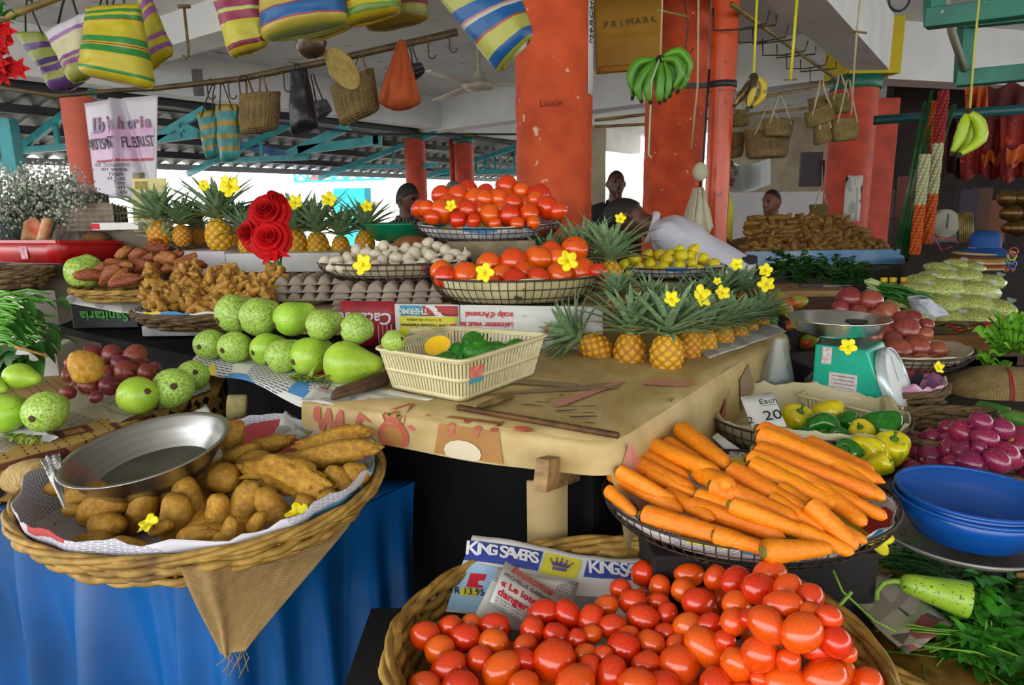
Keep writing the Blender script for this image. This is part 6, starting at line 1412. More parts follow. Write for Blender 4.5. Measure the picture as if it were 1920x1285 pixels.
# onions on the right: basket with heap
oc = onz(1850, 862, RZ - .012); oc.z = RZ - .018; oc.y += .09; oc.x += .04
wicker('wicker_basket', oc, .235, .17, .05, .85, 'broad wicker basket under the heap of purple onions at the right', rows=6, th=.009, stakes=32, mm=m_wickd)
ol = [(1805, 813, 26), (1751, 823, 21), (1712, 823, 17), (1776, 844, 22), (1751, 857, 24), (1820, 854, 24), (1851, 827, 23), (1874, 805, 23), (1835, 800, 20), (1874, 852, 27), (1861, 862, 24), (1812, 866, 24), (1910, 839, 27), (1910, 816, 18), (1902, 862, 20), (1776, 805, 18), (1743, 839, 15), (1712, 880, 19), (1742, 876, 18), (1828, 838, 14), (1925, 865, 20), (1790, 868, 18), (1720, 850, 16), (1935, 872, 24), (1945, 830, 24), (1690, 845, 14), (1790, 825, 16)]
pile(P_on, ol, lambda x, y: onz(x, y, RZ + .05 + .09 * math.exp(-((x - 1850) / 90) ** 2) * max(0, (925 - y) / 120)).y + .13, 'purple onion', 'of the right-hand heap', 'onion', 'purple onions in the right heap', 8, .95, .88)
# basket with pink paper, crate, sack, lettuce
bx = onz(1762, 800, RZ + .03); bx.z = RZ - .018; bx.y += .12
wicker('wicker_basket', bx + V((0.02, .22, 0)), .20, .14, .07, .85, 'round wicker basket lined with pink flowered paper behind the onions', rows=6, th=.008, stakes=28, mm=m_wickd)
liner('flowered_paper', bx + V((.02, .22, .02)), .20, .14, .06, .85, mat('pink_flower_paper', 'd9bfc9', 'b76a94', scale=18, rough=.7, c3='5a7fae', s3=14, lo3=.62, hi3=.68), 'crumpled pink and white flowered paper in the round wicker basket', seed=71, rag=.04, cat='paper')
# weighing scale
sp_ = onz(1592, 757, RZ + .005); sc_ = empty('weighing_scale', (sp_.x, sp_.y, RZ - .02), 'turquoise market weighing scale with steel pan and round dial', 'scale')
m_turq = mat('turquoise_enamel', '17a98c', '12977c', scale=4, rough=.3); sv = mpp(sp_)
w2, hh = 90 * sv, 132 * sv
rotz = Matrix.Rotation(rad(-42), 4, 'Z')
g = MB(); x0, x1, d_ = -.5 * w2 - .012, .5 * w2 + .02, .085
g.prism([(x0, -d_), (x1, -d_), (x1, d_), (x0, d_)], .0, .012); 
pr_ = [(x0, 0), (x1 + .05, 0), (x1 - .035, hh), (x0, hh)]
vs = [rotz @ V((p[0], s_ * d_, p[1])) for s_ in (-1, 1) for p in pr_]
g = MB(); g.add(vs, [(0, 1, 2, 3), (7, 6, 5, 4), (0, 4, 5, 1), (1, 5, 6, 2), (2, 6, 7, 3), (3, 7, 4, 0)], smooth=False); g.build('housing', m_turq, sc_, bevel=.006)
g = MB(); g.box((.0, -d_ - .001, hh * .52), (.075, .001, .05), rotz); pl2 = g.build('maker_plate', mat('label_plate', 'cfc9c2', 'b9aaa6', scale=60, rough=.6), sc_)
for i in range(4): g = MB(); g.box((0, -d_ - .002, hh * .52 + .016 - .011 * i), (.06, .0004, .003), rotz); g.build('printed_line', m_grayprint, pl2)
g = MB(); g.box((x0 + .035, -d_ - .001, hh * .86), (.026, .001, .05), rotz); g.build('paper_sticker', mat('sticker', 'd8d0cc', 'b08a86', scale=90, rough=.7), sc_)
g = MB(); g.lathe([(.016, hh), (.016, hh + .055), (.03, hh + .06), (.03, hh + .066), (0, hh + .066)], 14); g.build('pan_post', m_dark, sc_)
R2 = 91 * mpp(at(1571, 600, sp_.y)); pz2 = at(1571, 596, sp_.y).z - (RZ - .02)
ox = at(1571, 600, sp_.y).x - sp_.x
g = MB(); g.lathe([(0, -.058), (R2 * .45, -.055), (R2 * .8, -.036), (R2 * .97, -.002), (R2, 0), (R2 * 1.0, .003), (R2 * .96, .002), (R2 * .79, -.032), (R2 * .44, -.051), (0, -.054)], 56, Matrix.Translation((ox, 0, pz2))); g.build('pan', mat('polished_steel', 'dededa', 'd0d0cc', scale=3, rough=.22, metal=1), sc_)
g = MB(); nl_ = V((hh, 0, .085)).normalized(); fr = rotz @ frame(V((x1 + .0075, 0, hh * .5)) + nl_ * .012, V((0, 1, 0)), V((-.085, 0, hh))); rd = 63 * sv
Mx = fr @ Matrix.Diagonal((rd, rd, 1, 1))
g.lathe([(0, .010), (.93, .010), (.93, .016), (1, .016), (1.02, 0), (1, -.01)], 44, Mx); g.build('dial_rim', mat('dial_rim', 'b8c4c4', rough=.3, metal=.4), sc_)
g = MB(); g.lathe([(0, .0118), (.92, .0118)], 44, Mx); df = g.build('dial_face', mat('dial_face', 'dfe3e0', 'd0d6d4', scale=5, rough=.3), sc_)
g = MB()
for i in range(40): a_ = 2 * PI * i / 40; r_a = .78 if i % 5 == 0 else .84; p0, p1 = Mx @ V((r_a * cos(a_), r_a * sin(a_), .013)), Mx @ V((.9 * cos(a_), .9 * sin(a_), .013)); g.tube([p0, p1], .0006, 3)
g.tube([Mx @ V((0, 0, .014)), Mx @ V((.1, .75, .014))], .001, 3); g.build('dial_marking', mat('dial_grey', '8a9494', rough=.6), df)
flower_at(1590, 651, sp_.y - .12, 14, 'tucked on top of the turquoise scale', .2)
# tray and plastic bag under or beside the scale
tb = [onz(1462, 772, RZ + .02), onz(1660, 800, RZ + .02), onz(1700, 772, RZ + .03), onz(1500, 748, RZ + .03)]
o, _r = slotted('plastic_basket', [onz(1500, 742, RZ + .05), onz(1668, 782, RZ + .05), onz(1690, 764, RZ + .05), onz(1520, 732, RZ + .05)], .04, .95, 'flat cream slotted tray wedged between the scale and the peppers', mat('cream_plastic', 'd9cfa4'), (0, .1, .9, 1), 20)
g = MB(); p = onz(1455, 748, RZ); g.grid(lambda u, v: p + V((.06 * (1 - .75 * v) * cos(2 * PI * u) * (1 + .2 * sin(5 * 2 * PI * u + 3 * v)), .05 * (1 - .7 * v) * sin(2 * PI * u), .19 * v)), 30, 12, cu=True); tag(g.build('plastic_bag', mat('clear_bag', 'b9c8c0', rough=.12, alpha=.25, spec=.8)), 'clear plastic bag standing between the cloth and the turquoise scale', 'bag')
# passion fruit
FC = onz(1680, 724, RZ + .05); FC.y += .22; FC.z = RZ + .075; FC.x = at(1672, 705, FC.y).x
boxy('display_box', at(1560, 760, FC.y - .18), at(1728, 760, FC.y - .14), .34, RZ - .02, FC.z - .004, mat('black_blue_carton', '1a1c28', '35303a', scale=9, rough=.5), 'dark printed carton under the passion fruit basket')
wirebasket('wire_basket', FC, .235, .2, .045, .8, 'wire basket heaped with passion fruit behind the scale', ribs=56)
liner('newspaper_sheet', FC + UZ * .002, .235, .2, .042, .8, mat('cream_paper', 'bfb69a', 'a0957a', scale=10, rough=.9), 'cream paper lining the passion fruit basket', seed=81, rag=.01, shrink=.95)
fi = [(1591, 561, 20), (1631, 566, 20), (1668, 590, 20), (1698, 621, 24), (1633, 633, 20), (1660, 630, 18), (1596, 644, 22), (1729, 628, 13), (1721, 654, 23), (1679, 660, 24), (1754, 658, 16), (1624, 667, 20), (1646, 668, 16), (1692, 687, 22), (1653, 690, 17), (1725, 684, 20), (1748, 676, 11), (1712, 600, 16), (1640, 600, 18), (1610, 590, 16), (1735, 610, 12), (1670, 640, 16), (1605, 610, 18), (1575, 580, 14), (1612, 690, 15), (1685, 600, 14)]
pile(P_pass, fi, lambda x, y: FC.y - .16 + .0028 * (700 - y), 'brown-red passion fruit', 'behind the scale', 'passion fruit', 'passion fruit behind the scale', 7, .88, .92)
flower_at(1757, 690, FC.y - .22, 12, 'at the right rim of the passion fruit basket', .2)
# mangoes left of the pan
MB0 = FC.y + .1
for x, y, r, a_, P, lb in ((1466, 572, 25, -58, P_mangr, 'big red and green mango standing behind the steel pan'), (1497, 566, 16, 10, P_mangr, 'small red and green mango just above the steel pan'), (1446, 598, 17, 80, P_mang, 'dark green mango at the left behind the big one'), (1482, 614, 19, 10, P_mangr, 'orange mango below the left side of the steel pan'), (1516, 640, 18, 20, P_mangr, 'dark red mango under the steel pan')):
    o = put(P, x, y, r, 2.5, a_, 0); tag(o, lb, 'mango', 'mangoes behind the scale')
boxy('display_box', at(1432, 690, 2.56), at(1545, 690, 2.52), .24, RZ - .02, at(1480, 652, 2.56).z, m_wood_d, 'dark wooden box under the mangoes behind the pan')
# blue bowls on a metal tray at the right edge
bz = .80; bl = at(1818, 960, 1.20); bl.z = bz
tr2 = empty('metal_tray', (bl.x + .005, bl.y + .035, bz - .012), 'round dull metal tray under the blue bowls', 'tray'); TRr = .156
g = MB(); g.lathe([(0, 0), (TRr * .8, 0), (TRr * .84, .004), (TRr * .98, .018), (TRr, .018), (TRr * 1.0, .015), (TRr * .85, -.002), (0, -.004)], 60); g.build('dish', mat('dull_aluminium', 'a8a498', '8a867a', scale=6, rough=.4, metal=.35), tr2)
g = MB(); g.tube([V((TRr * 1.0 * cos(2 * PI * i / 60), TRr * sin(2 * PI * i / 60), .018)) for i in range(60)], .003, 6, closed=True); g.build('rim', mat('dull_aluminium', 'b0aca0'), tr2)
m_bowl = mat('blue_plastic', '0b56ae', '094a9c', scale=3, rough=.25)
for i, (dz, nm) in enumerate(((0, 'lower of two nested blue plastic bowls on the metal tray'), (.022, 'upper of two nested blue plastic bowls on the metal tray'))):
    e = empty('plastic_bowl', (bl.x, bl.y, bz + .006 + dz * .6), nm, 'bowl', 'nested blue bowls'); Rb = .130 + .003 * (1 - i); hb = .08
    g = MB(); g.lathe([(0, .003), (Rb * .62, .003), (Rb * .72, .012), (Rb * .9, .05), (Rb * .985, hb), (Rb * .955, hb), (Rb * .87, .05), (Rb * .69, .016), (Rb * .6, .008), (0, .008)], 60); g.build('body', m_bowl, e)
    g = MB(); g.tube([V((Rb * .985 * cos(2 * PI * k_ / 60), Rb * .985 * sin(2 * PI * k_ / 60), hb)) for k_ in range(60)], .0045, 6, closed=True); g.build('rim', m_bowl, e)
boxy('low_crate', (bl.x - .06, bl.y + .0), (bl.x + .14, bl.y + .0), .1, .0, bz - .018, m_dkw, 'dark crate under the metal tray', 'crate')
# herb basket, bottom right
hz_ = .70; hc = onz(1790, 1205, hz_ + .02); hc.z = hz_
wicker('wicker_basket', hc + V((.13, 0, -.012)), .31, .24, .05, .9, 'flat wicker basket of coriander and dill at the bottom right', rows=5, th=.009, stakes=34)
sheet('newspaper_sheet', [onz(1560, 1092, hz_ + .045), onz(1700, 1230, hz_ + .04), onz(1790, 1170, hz_ + .04), onz(1625, 1055, hz_ + .05)], news_mat('magazine_page', 'b5ad98', '6f675a', 4, 30, ['8f4a4a', '9aa07a', '60564a'], .5), 'faded magazine page lining the left of the herb basket', wob=.005, seed=91)
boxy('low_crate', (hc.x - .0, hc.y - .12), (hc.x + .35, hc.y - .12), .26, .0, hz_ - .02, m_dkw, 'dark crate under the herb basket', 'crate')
p0, p1 = at(1816, 1126, 1.02), at(1690, 1092, 1.06); o = empty('cut_gourd', p1, 'cut half gourd with a curling stem on the herb basket', 'gourd'); d = p0 - p1; Rg = 33 * mpp(p0)
g = MB(); g.lathe([(.02, -.06), (.3, -.05), (.5, .1), (.62, .4), (.72, 1.0), (.86, 1.8), (1, 2.6), (1.02, 3.0), (1.0, 3.05)], 26); g.build('body', mat('cut_gourd_skin', '9cbf3a', '86ac2a', scale=1, rough=.35, c3='2f4a14', s3=6, lo3=.62, hi3=.66), o)
g = MB(); g.lathe([(1.0, 3.05), (.6, 3.03), (0, 3.02)], 26); g.build('cut_face', mat('gourd_flesh', 'aebf5a', 'c8d080', scale=8, rough=.5), o)
g = MB(); g.tube([(0, 0, 0), (.05, 0, -.35), (.3, 0, -.75), (.9, 0, -1.0), (1.4, 0, -.95)], [.2, .15, .14, .12, .14], 7); g.build('curling_stem', mat('gourd_stem', '7fa83a', rough=.5), o); aim(o, p1, d, 0, (Rg, Rg, d.length / 3.05))
q_ = o.rotation_quaternion.inverted() @ (-U_); o.rotation_quaternion = o.rotation_quaternion @ Quaternion((0, 0, 1), math.atan2(q_.y, q_.x))
def herb(name, n, x0, x1, y0, y1, Y, ang, ln, label, ml, mst, leafw, leafn, spread=.35, dill=False):
    e = empty(name, at((x0 + x1) / 2, (y0 + y1) / 2, Y), label, 'herbs'); O2 = e.location.copy(); st, lf = MB(), MB()
    for i in range(n):
        p = at(rnd.uniform(x0, x1), rnd.uniform(y0, y1), Y + rnd.uniform(-.04, .04)) - O2; a_ = rad(ang) + rnd.gauss(0, spread); d = (R_ * cos(a_) + U_ * sin(a_) * .5 + F_ * sin(a_) * .7 + UZ * rnd.uniform(-.15, .12)).normalized(); L2 = ln * rnd.uniform(.6, 1.1)
        q = p + d * L2 * .5 + UZ * .008; t_ = p + d * L2 + UZ * rnd.uniform(-.012, .01); st.tube([p, q, t_], [.0016, .0015, .001] if not dill else .0009, 4)
        for j in range(leafn):
            f = .45 + .55 * (j + 1) / leafn; c_ = p.lerp(t_, f) + V((rnd.gauss(0, .008), rnd.gauss(0, .008), rnd.uniform(0, .012)))
            if dill: st.tube([c_, c_ + V((rnd.gauss(0, .02), rnd.gauss(0, .02), rnd.uniform(-.004, .016)))], .0006, 3)
            else:
                for k_ in range(3): lf.blade(c_, V((rnd.uniform(-1, 1), rnd.uniform(-1, 1), rnd.uniform(-.1, .6))), UZ, leafw * rnd.uniform(.7, 1.2), leafw * .8, .7, 3, fold=.15)
    st.build('stems', mst, e)
    if lf.v: lf.build('leaves', ml, e)
    return e
m_hst = mat('herb_stem', '7fb03a', '5c8f24', scale=10, rough=.5); m_cor = mat('coriander_leaf', '3f8a1e', '2a6a14', scale=30, rough=.45)
herb('coriander_bunch', 46, 1640, 1720, 1170, 1225, 1.03, -10, .19, 'bunch of coriander with pale stems at the front of the herb basket', m_cor, m_hst, .028, 6, .16)
herb('coriander_bunch', 90, 1715, 1900, 1205, 1290, 1.0, -5, .14, 'leafy dark coriander bunch at the bottom right corner', m_cor, m_hst, .036, 5, .9)
herb('coriander_bunch', 22, 1850, 1915, 1128, 1165, 1.12, 0, .09, 'shaded coriander bunch right of the cut gourd', m_grnd, m_hst, .028, 5, .8)
herb('dill_bunch', 60, 1628, 1672, 1038, 1068, 1.20, -10, .13, 'feathery dill bunch between the carrots and the metal tray', m_grnd, m_grnd, .01, 9, .3, True)
g = MB(); g.tube([at(1562, 1070, 1.06), at(1580, 1110, 1.04), at(1640, 1165, 1.0), at(1680, 1185, .99)], .0022, 5); g.tube([at(1597, 1110, .98), at(1570, 1140, .98), at(1549, 1157, .98)], .003, 5); tag(g.build('coriander_sprig', m_hst), 'loose green coriander stem hanging over the herb basket rim', 'stem')
def bag(name, q, Y, dep, mm, label, cat='bag', handles=None, hm=None, bulge=1.0, top=.25, solid=.003, sag=0, nu=36, Ys=(0, 0, 0, 0), round_=1.0, pleat=0):
    """a soft bag seen with picture corners top-left, top-right, bottom-right, bottom-left"""
    P = [at(p[0], p[1], Y + y) for p, y in zip(q, Ys)]; o = (P[0] + P[1]) / 2; e = empty(name, o, label, cat)
    P = [p - o for p in P]; wd = (P[1] - P[0]).normalized(); hd = ((P[2] + P[3]) / 2 - (P[0] + P[1]) / 2).normalized(); nd = wd.cross(hd).normalized()
    if nd.dot(F_) > 0: nd = -nd
    def fn(a, v):
        th = 2 * PI * a; c_, s_ = cos(th), sin(th); c_ = math.copysign(abs(c_) ** .7, c_); k = (top + (1 - top) * min(1, v * 1.5) ** .8)
        if v > .86: k *= math.sqrt(max(0, 1 - ((v - .86) / .14) ** 2)) * .7 + .3 * (1 - (v - .86) / .14)
        vv = min(v, .985); l, r = P[0].lerp(P[3], vv), P[1].lerp(P[2], vv); m_ = (l + r) / 2
        w = (r - l) / 2
        if v > .9: w = w * (1 - round_ * .25 * ((v - .9) / .1) ** 2)
        if pleat: w = w * (1 + pleat * sin(8 * th) * (1 - .4 * v)); k *= 1 + 1.5 * pleat * sin(11 * th + 2)
        return m_ + w * c_ + nd * (s_ * dep * k * bulge) + hd * (sag * (1 - c_ * c_) * v) + nd * .022 * noise.noise(V((c_ * 1.7 + Y * 5, v * 2.6, s_ * .8))) * v + nd * .008 * noise.noise(V((c_ * 5, v * 8, Y)))
    g = MB(); g.grid(fn, nu, 24, cu=True, uv=lambda a, v: (min(a, 1 - a) * 2, v)); g.build('body', mm, e, solid=solid)
    for (x0, x1, hx, hy) in handles or []:
        a_, b_ = P[0].lerp(P[1], x0), P[0].lerp(P[1], x1); t_ = at(hx, hy, Y) - o; g = MB()
        pts = [a_ + hd * .03 + nd * dep * top, a_.lerp(t_, .6) + (a_ - t_).normalized() * .0 + nd * dep * .5 * top, t_ - wd * .008, t_ + wd * .008, b_.lerp(t_, .6) + nd * dep * .5 * top, b_ + hd * .03 + nd * dep * top]
        g.tube(pts, .006, 5, flat=.5); g.build('handle', hm or m_strap, e)
    return e
m_strap = mat('black_strap', '0d0d0f', '18181a', scale=20, rough=.6)
ye, gr, rd_, pu, bl_, wt, ol, lb = 'b8a818', '1f7a2a', '8a2430', '5a3578', '0f5590', 'b8bcae', '9aa04a', '6f9cc4'
sm1 = stripe_mat('green_yellow_stripe', [(0, ye), (.06, gr), (.1, ye), (.14, gr), (.19, '9a3a24'), (.2, ye), (.42, gr), (.50, ye), (.515, '8a2a22'), (.53, ye), (.545, gr), (.63, ye), (.84, gr), (.88, ye)])
sm2 = stripe_mat('purple_yellow_stripe', [(0, ye), (.2, '8a4a8a'), (.32, ye), (.36, '8a4a8a'), (.46, 'a8a020'), (.7, '8a4a8a'), (.76, ye), (.84, '8a4a8a'), (.9, ye)])
sm3 = stripe_mat('violet_olive_stripe', [(0, ol), (.2, pu), (.32, ol), (.5, '43306a'), (.6, ol), (.64, pu), (.74, ol), (.86, pu)])
sm4 = stripe_mat('pale_violet_stripe', [(0, 'c0b8c0'), (.15, '8a5a9a'), (.22, 'c0b890'), (.55, '7a3a7a'), (.62, ol), (.66, '7a3a7a'), (.75, ol)])
sm5 = stripe_mat('crimson_lime_stripe', [(0, 'b8b848'), (.28, '8a2a48'), (.4, '9ab08a'), (.42, 'b8b848'), (.45, '8a2a48'), (.58, 'b8b030'), (.86, '7a2038'), (.92, 'a89a20')])
sm6 = stripe_mat('blue_gold_stripe', [(0, lb), (.12, 'b88a98'), (.15, lb), (.3, bl_), (.42, '9a3040'), (.44, 'b0a04a'), (.62, '9a3040'), (.64, bl_), (.82, '9a2a38'), (.84, 'b0a040'), (.94, '8a9a3a')])
sm7 = stripe_mat('sky_red_stripe', [(0, ye), (.2, '8a2a3a'), (.3, lb), (.55, '7a2034'), (.66, ye), (.78, '6a8a3a'), (.9, ye)])
sm8 = stripe_mat('olive_red_stripe', [(0, '3a2a1a'), (.3, '8a8a28'), (.5, '6a2430'), (.62, '8a8a28'), (.8, '7a6a18')])
sm9 = stripe_mat('cobalt_lime_stripe', [(0, 'a8a84a'), (.10, bl_), (.2, '9a4a4a'), (.22, 'a0a050'), (.36, bl_), (.48, 'b07070'), (.5, 'b0b0a0'), (.53, bl_), (.66, '9a4a4a'), (.68, 'a8a84a'), (.84, bl_), (.93, '9aa03a')])
sm10 = stripe_mat('teal_mustard_stripe', [(0, '8a7418'), (.12, '2f7a78'), (.28, '8a7418'), (.38, '2f7a78'), (.52, '8a7418'), (.6, '2f7a78'), (.74, '8a7418'), (.82, '3f8a84')])
HB = [('hanging_striped_bag', [(262, 0), (268, -40), (326, 100), (272, 142)], 2.62, .07, sm2, 'yellow and purple striped bag peeping out behind the green striped one', None),
 ('hanging_striped_bag', [(30, 62), (90, 62), (165, 150), (108, 178)], 2.45, .07, sm3, 'olive bag with violet stripes hanging slantwise at the far left', [(.2, .8, 55, 0)]),
 ('hanging_striped_bag', [(85, 62), (165, 22), (175, 140), (138, 160)], 2.35, .05, sm4, 'pale bag with purple stripes between the slanting and the green striped bags', [(.2, .8, 130, -20)]),
 ('hanging_striped_bag', [(162, 18), (262, 8), (288, 172), (153, 142)], 2.3, .10, sm1, 'big yellow bag with green stripes and black handles above the craft banner', [(.25, .45, 200, -20), (.5, .8, 225, -30)]),
 ('hanging_striped_bag', [(388, -40), (486, -40), (502, 88), (434, 114)], 2.3, .06, sm5, 'lime bag with crimson stripes hanging left of the big blue and gold one', None),
 ('hanging_striped_bag', [(560, 10), (660, -10), (668, 48), (570, 82)], 2.45, .08, sm7, 'dull striped bag half hidden below the big blue and gold one', None),
 ('hanging_striped_bag', [(482, -60), (640, -70), (655, 46), (494, 84)], 2.25, .12, sm6, 'big blue and gold striped bag hanging in the middle of the row', None),
 ('hanging_striped_bag', [(660, -30), (800, -40), (802, 40), (690, 62)], 2.5, .09, sm8, 'olive bag with dark red stripes behind the sky blue one', None),
 ('hanging_striped_bag', [(620, -60), (745, -60), (752, 24), (645, 56)], 2.3, .09, sm7, 'sky blue and yellow bag with red stripes right of the blue and gold one', None),
 ('hanging_striped_bag', [(795, -40), (955, -70), (1002, 72), (938, 142)], 2.15, .10, sm9, 'big cobalt and lime striped bag hanging in front of the thick column', None)]
for n_, q, Y, d, m_, l, h in HB: bag(n_, q, Y, d * .7, m_, l, handles=h)
g = MB(); g.tube([at(-60, 60, 2.4), at(112, -6, 2.4)], .012, 8); tag(g.build('bamboo_pole', m_bamboo), 'short bamboo pole at the top left from which the violet bag hangs', 'pole')
g = MB(); g.tube([at(-40, 158, 3.3), at(105, 180, 3.4), at(215, 170, 3.5), at(290, 166, 3.55), at(450, 148, 3.6), at(620, 114, 3.65), at(858, 60, 3.7)], [.010, .011, .011, .013, .015, .017, .019], 8); pole = tag(g.build('bamboo_pole', mat('smoky_bamboo', '54431c', '33280f', scale=14, rough=.5)), 'long bent bamboo pole carrying hooks and straw bags across the stall', 'pole')
e = empty('hanging_flowers', at(5, 80, 2.3), 'red cloth flowers with green leaves hanging at the top left edge', 'flowers'); g, l2 = MB(), MB()
for i in range(16):
    c_ = V((rnd.uniform(-.06, .04), rnd.uniform(-.03, .03), rnd.uniform(-.12, .08))); 
    for k_ in range(6): a_ = k_ * 1.05; g.blade(c_, V((cos(a_), -.6, sin(a_))), V((0, -1, 0)), .04, .035, .8, 4)
for i in range(14): l2.blade(V((rnd.uniform(-.06, .05), 0, rnd.uniform(.05, .13))), V((rnd.uniform(-1, 1), -.3, rnd.uniform(-.2, 1))), UZ, .05, .015, .4, 4)
g.build('petals', m_rose, e); l2.build('leaves', m_stem, e)
# bags on the long pole
bag('hanging_striped_bag', [(369, 212), (408, 205), (416, 292), (388, 302)], 3.7, .05, sm10, 'left one of two small teal and mustard bags hanging on the long pole', handles=[(.2, .8, 400, 160)], bulge=.8)
bag('hanging_striped_bag', [(404, 196), (446, 196), (450, 300), (414, 306)], 3.6, .05, sm10, 'right one of two small teal and mustard bags hanging on the long pole', handles=[(.2, .8, 416, 158)], bulge=.8)
m_straw = weave_mat('plaited_palm', '8f7644', '4d3c20', 5, .75, .8, 'UV', 1.4); m_straw2 = weave_mat('fine_plaited_palm', 'a08a50', '57481f', 7, .75, .8, 'UV', 1.2)
bag('hanging_straw_bag', [(449, 178), (525, 172), (522, 245), (450, 256)], 3.6, .06, m_straw, 'square plaited straw bag second along the pole beside the black bag', handles=[(.25, .45, 462, 148), (.55, .8, 490, 142)], hm=m_wickd, top=.6)
bag('hanging_straw_bag', [(618, 165), (700, 128), (712, 208), (640, 240)], 3.45, .07, m_straw, 'plaited straw bag hanging under the straw hat', handles=[(.5, .9, 676, 105)], hm=m_wickd, top=.6)
m_nyl = mat('black_nylon', '101015', '1b1b22', scale=12, rough=.4, bump=.3, bscale=18)
bag('hanging_nylon_bag', [(545, 132), (575, 130), (598, 240), (545, 258)], 3.5, .06, m_nyl, 'black nylon bag with grey piping hanging between the two straw bags', handles=[(.2, .8, 556, 120)], Ys=(0, 0, 0, 0))
bag('hanging_nylon_bag', [(586, 190), (612, 186), (624, 208), (596, 228)], 3.65, .03, mat('grey_nylon', '3a3a42', '5a5a60', scale=20, rough=.5), 'small grey folded bag right behind the black nylon one', handles=[(.2, .8, 585, 140)])
bag('hanging_cloth_bag', [(747, 76), (759, 76), (790, 196), (706, 194)], 3.4, .06, mat('orange_cloth', 'a8480c', '8f3a08', scale=5, rough=.75), 'burnt orange cloth bag hanging from the long pole near the column', handles=None, sag=.035, round_=.5, pleat=.07, nu=90)
bag('hanging_nylon_bag', [(768, 120), (790, 118), (798, 135), (772, 156)], 3.6, .03, m_nyl, 'small black bag half hidden behind the orange cloth bag', handles=[(.2, .8, 770, 85)])
h_ = empty('straw_hat', at(642, 130, 3.35), 'yellow straw hat with patterned band hanging on the straw bag', 'hat'); s = 1 / FPX * 3.35
g = MB(); g.lathe([(0, .0), (.6, .01), (1.0, .05), (1.05, .06), (1.0, .075), (.6, .03)], 30, Matrix.Diagonal((.075, .10, .1, 1))); g.build('brim', mat('pale_straw', 'c2ab62', 'a89248', scale=30, rough=.8), h_)
g = MB(); g.lathe([(.62, -.02), (.6, -.4), (.5, -.6), (.2, -.66), (0, -.66)], 26, Matrix.Diagonal((.075, .10, .1, 1))); g.build('crown', mat('patterned_band', 'a89878', '3a2a20', scale=60, rough=.8), h_); aim(h_, h_.location, R_ * .8 - F_ * .8 + UZ * .1, .6, 1)
def hook(px, py, Y, h, lb, r=.004, flip=1, big=False):
    o = at(px, py, Y); k = h * mpp(o); g = MB(); w = .22 * k
    g.tube([V((w * flip * cos(a_), 0, -k * .12 + w * sin(a_))) for a_ in (PI * i / 8 for i in range(9))][::-1] + [V((w * flip, 0, -k * .4)), V((w * flip, 0, -k * .75))] + [V((w * flip + w * .9 - w * .9 * cos(a_), 0, -k * .75 - w * .9 * sin(a_))) for a_ in (PI * i / 8 for i in range(1, 9))], r, 5)
    o2 = g.build('hanging_wire_hook', m_rust); o2.location = o; return tag(o2, lb, 'hook', 'wire hooks')
for i, (x, y) in enumerate(((395, 152), (420, 152), (455, 145), (524, 138), (640, 108), (795, 76), (850, 64))): hook(x, y, 3.58, 34, f'wire hook {ORD[i]} along the long bamboo pole', .004, 1 if i % 2 else -1)
g = MB(); o = at(345, 12, 3.6); g.tube([V((-.03, 0, 0)), V((.03, 0, 0))], .01, 6); g.tube([V((0, 0, 0)), V((0, 0, -.20)), V((-.005, 0, -.235)), V((-.02, 0, -.245)), V((-.03, 0, -.23))], .007, 6); hk = tag(g.build('ceiling_hook', mat('ochre_iron', '6a5218', '4a3810', scale=20, rough=.6)), 'ochre iron hook hanging from the ceiling right of the yellow bags', 'hook'); hk.location = o
g = MB(); g.box((0, 0, 0), (.10, .02, .26)); o = tag(g.build('dark_notice', mat('dark_notice', '34332e', '55534a', scale=12, rough=.7)), 'small dark framed notice on the beam behind the bags', 'notice'); o.location = at(371, 155, 7.2)
# craft banner on the left column
ban = empty('hanging_craft_banner', at(222, 275, 5.3), 'creased white and pink craft stall banner hanging on the salmon column', 'banner'); BO = ban.location.copy()
bq = [at(150, 192, 5.3) - BO, at(288, 176, 5.3) - BO, at(286, 372, 5.3) - BO, at(172, 372, 5.3) - BO]
def bf(u, v, l=0):
    p = (bq[0] * (1 - u) + bq[1] * u) * (1 - v) + (bq[3] * (1 - u) + bq[2] * u) * v; c = .5 + .3 * v
    w = .10 * abs(u - .45 - .03 * v) ** .8 - .06 * math.exp(-((u - .45) / .05) ** 2) + .035 * math.exp(-((u - .5 - .4 * v) / .05) ** 2)
    return p + V((0, -1, 0)) * (-w + l)
g = MB(); g.grid(bf, 40, 20); g.build('sheet', mat('banner_vinyl', 'cfcad2', 'bdb6c2', scale=3, rough=.3), ban, solid=.002)
def bpatch(u0, u1, v0, v1, mm, nm, l=.006): g = MB(); g.grid(lambda u, v: bf(u0 + (u1 - u0) * u, v0 + (v1 - v0) * v, l), 24, 6); return g.build(nm, mm, ban)
bpatch(.04, .96, .30, .62, mat('banner_pink', 'c59ac0', 'd0b4cc', scale=6, rough=.35), 'pink_panel'); bpatch(.1, .95, .60, .625, mat('banner_red', 'a83a4a', rough=.4), 'wavy_line', .008)
bpatch(.66, .8, .74, .98, mat('banner_photo', 'a89078', '5f6a4a', scale=20, rough=.4), 'photo_panel')
def blet(tx, u, v, size, mm, sx=1, shear=0, bold=0, l=.012): return lettering(tx, size, frame(bf(u, v, l) + BO, bf(u + .04, v) - bf(u - .04, v), bf(u, v - .06) - bf(u, v + .06)), mm, ban, sx=sx, shear=shear, bold=bold)
m_bpk = mat('banner_rose', 'c8508a', rough=.4); m_btl = mat('banner_teal', '2f8f9c', rough=.4); m_bnv = mat('banner_ink', '2a2232', rough=.4)
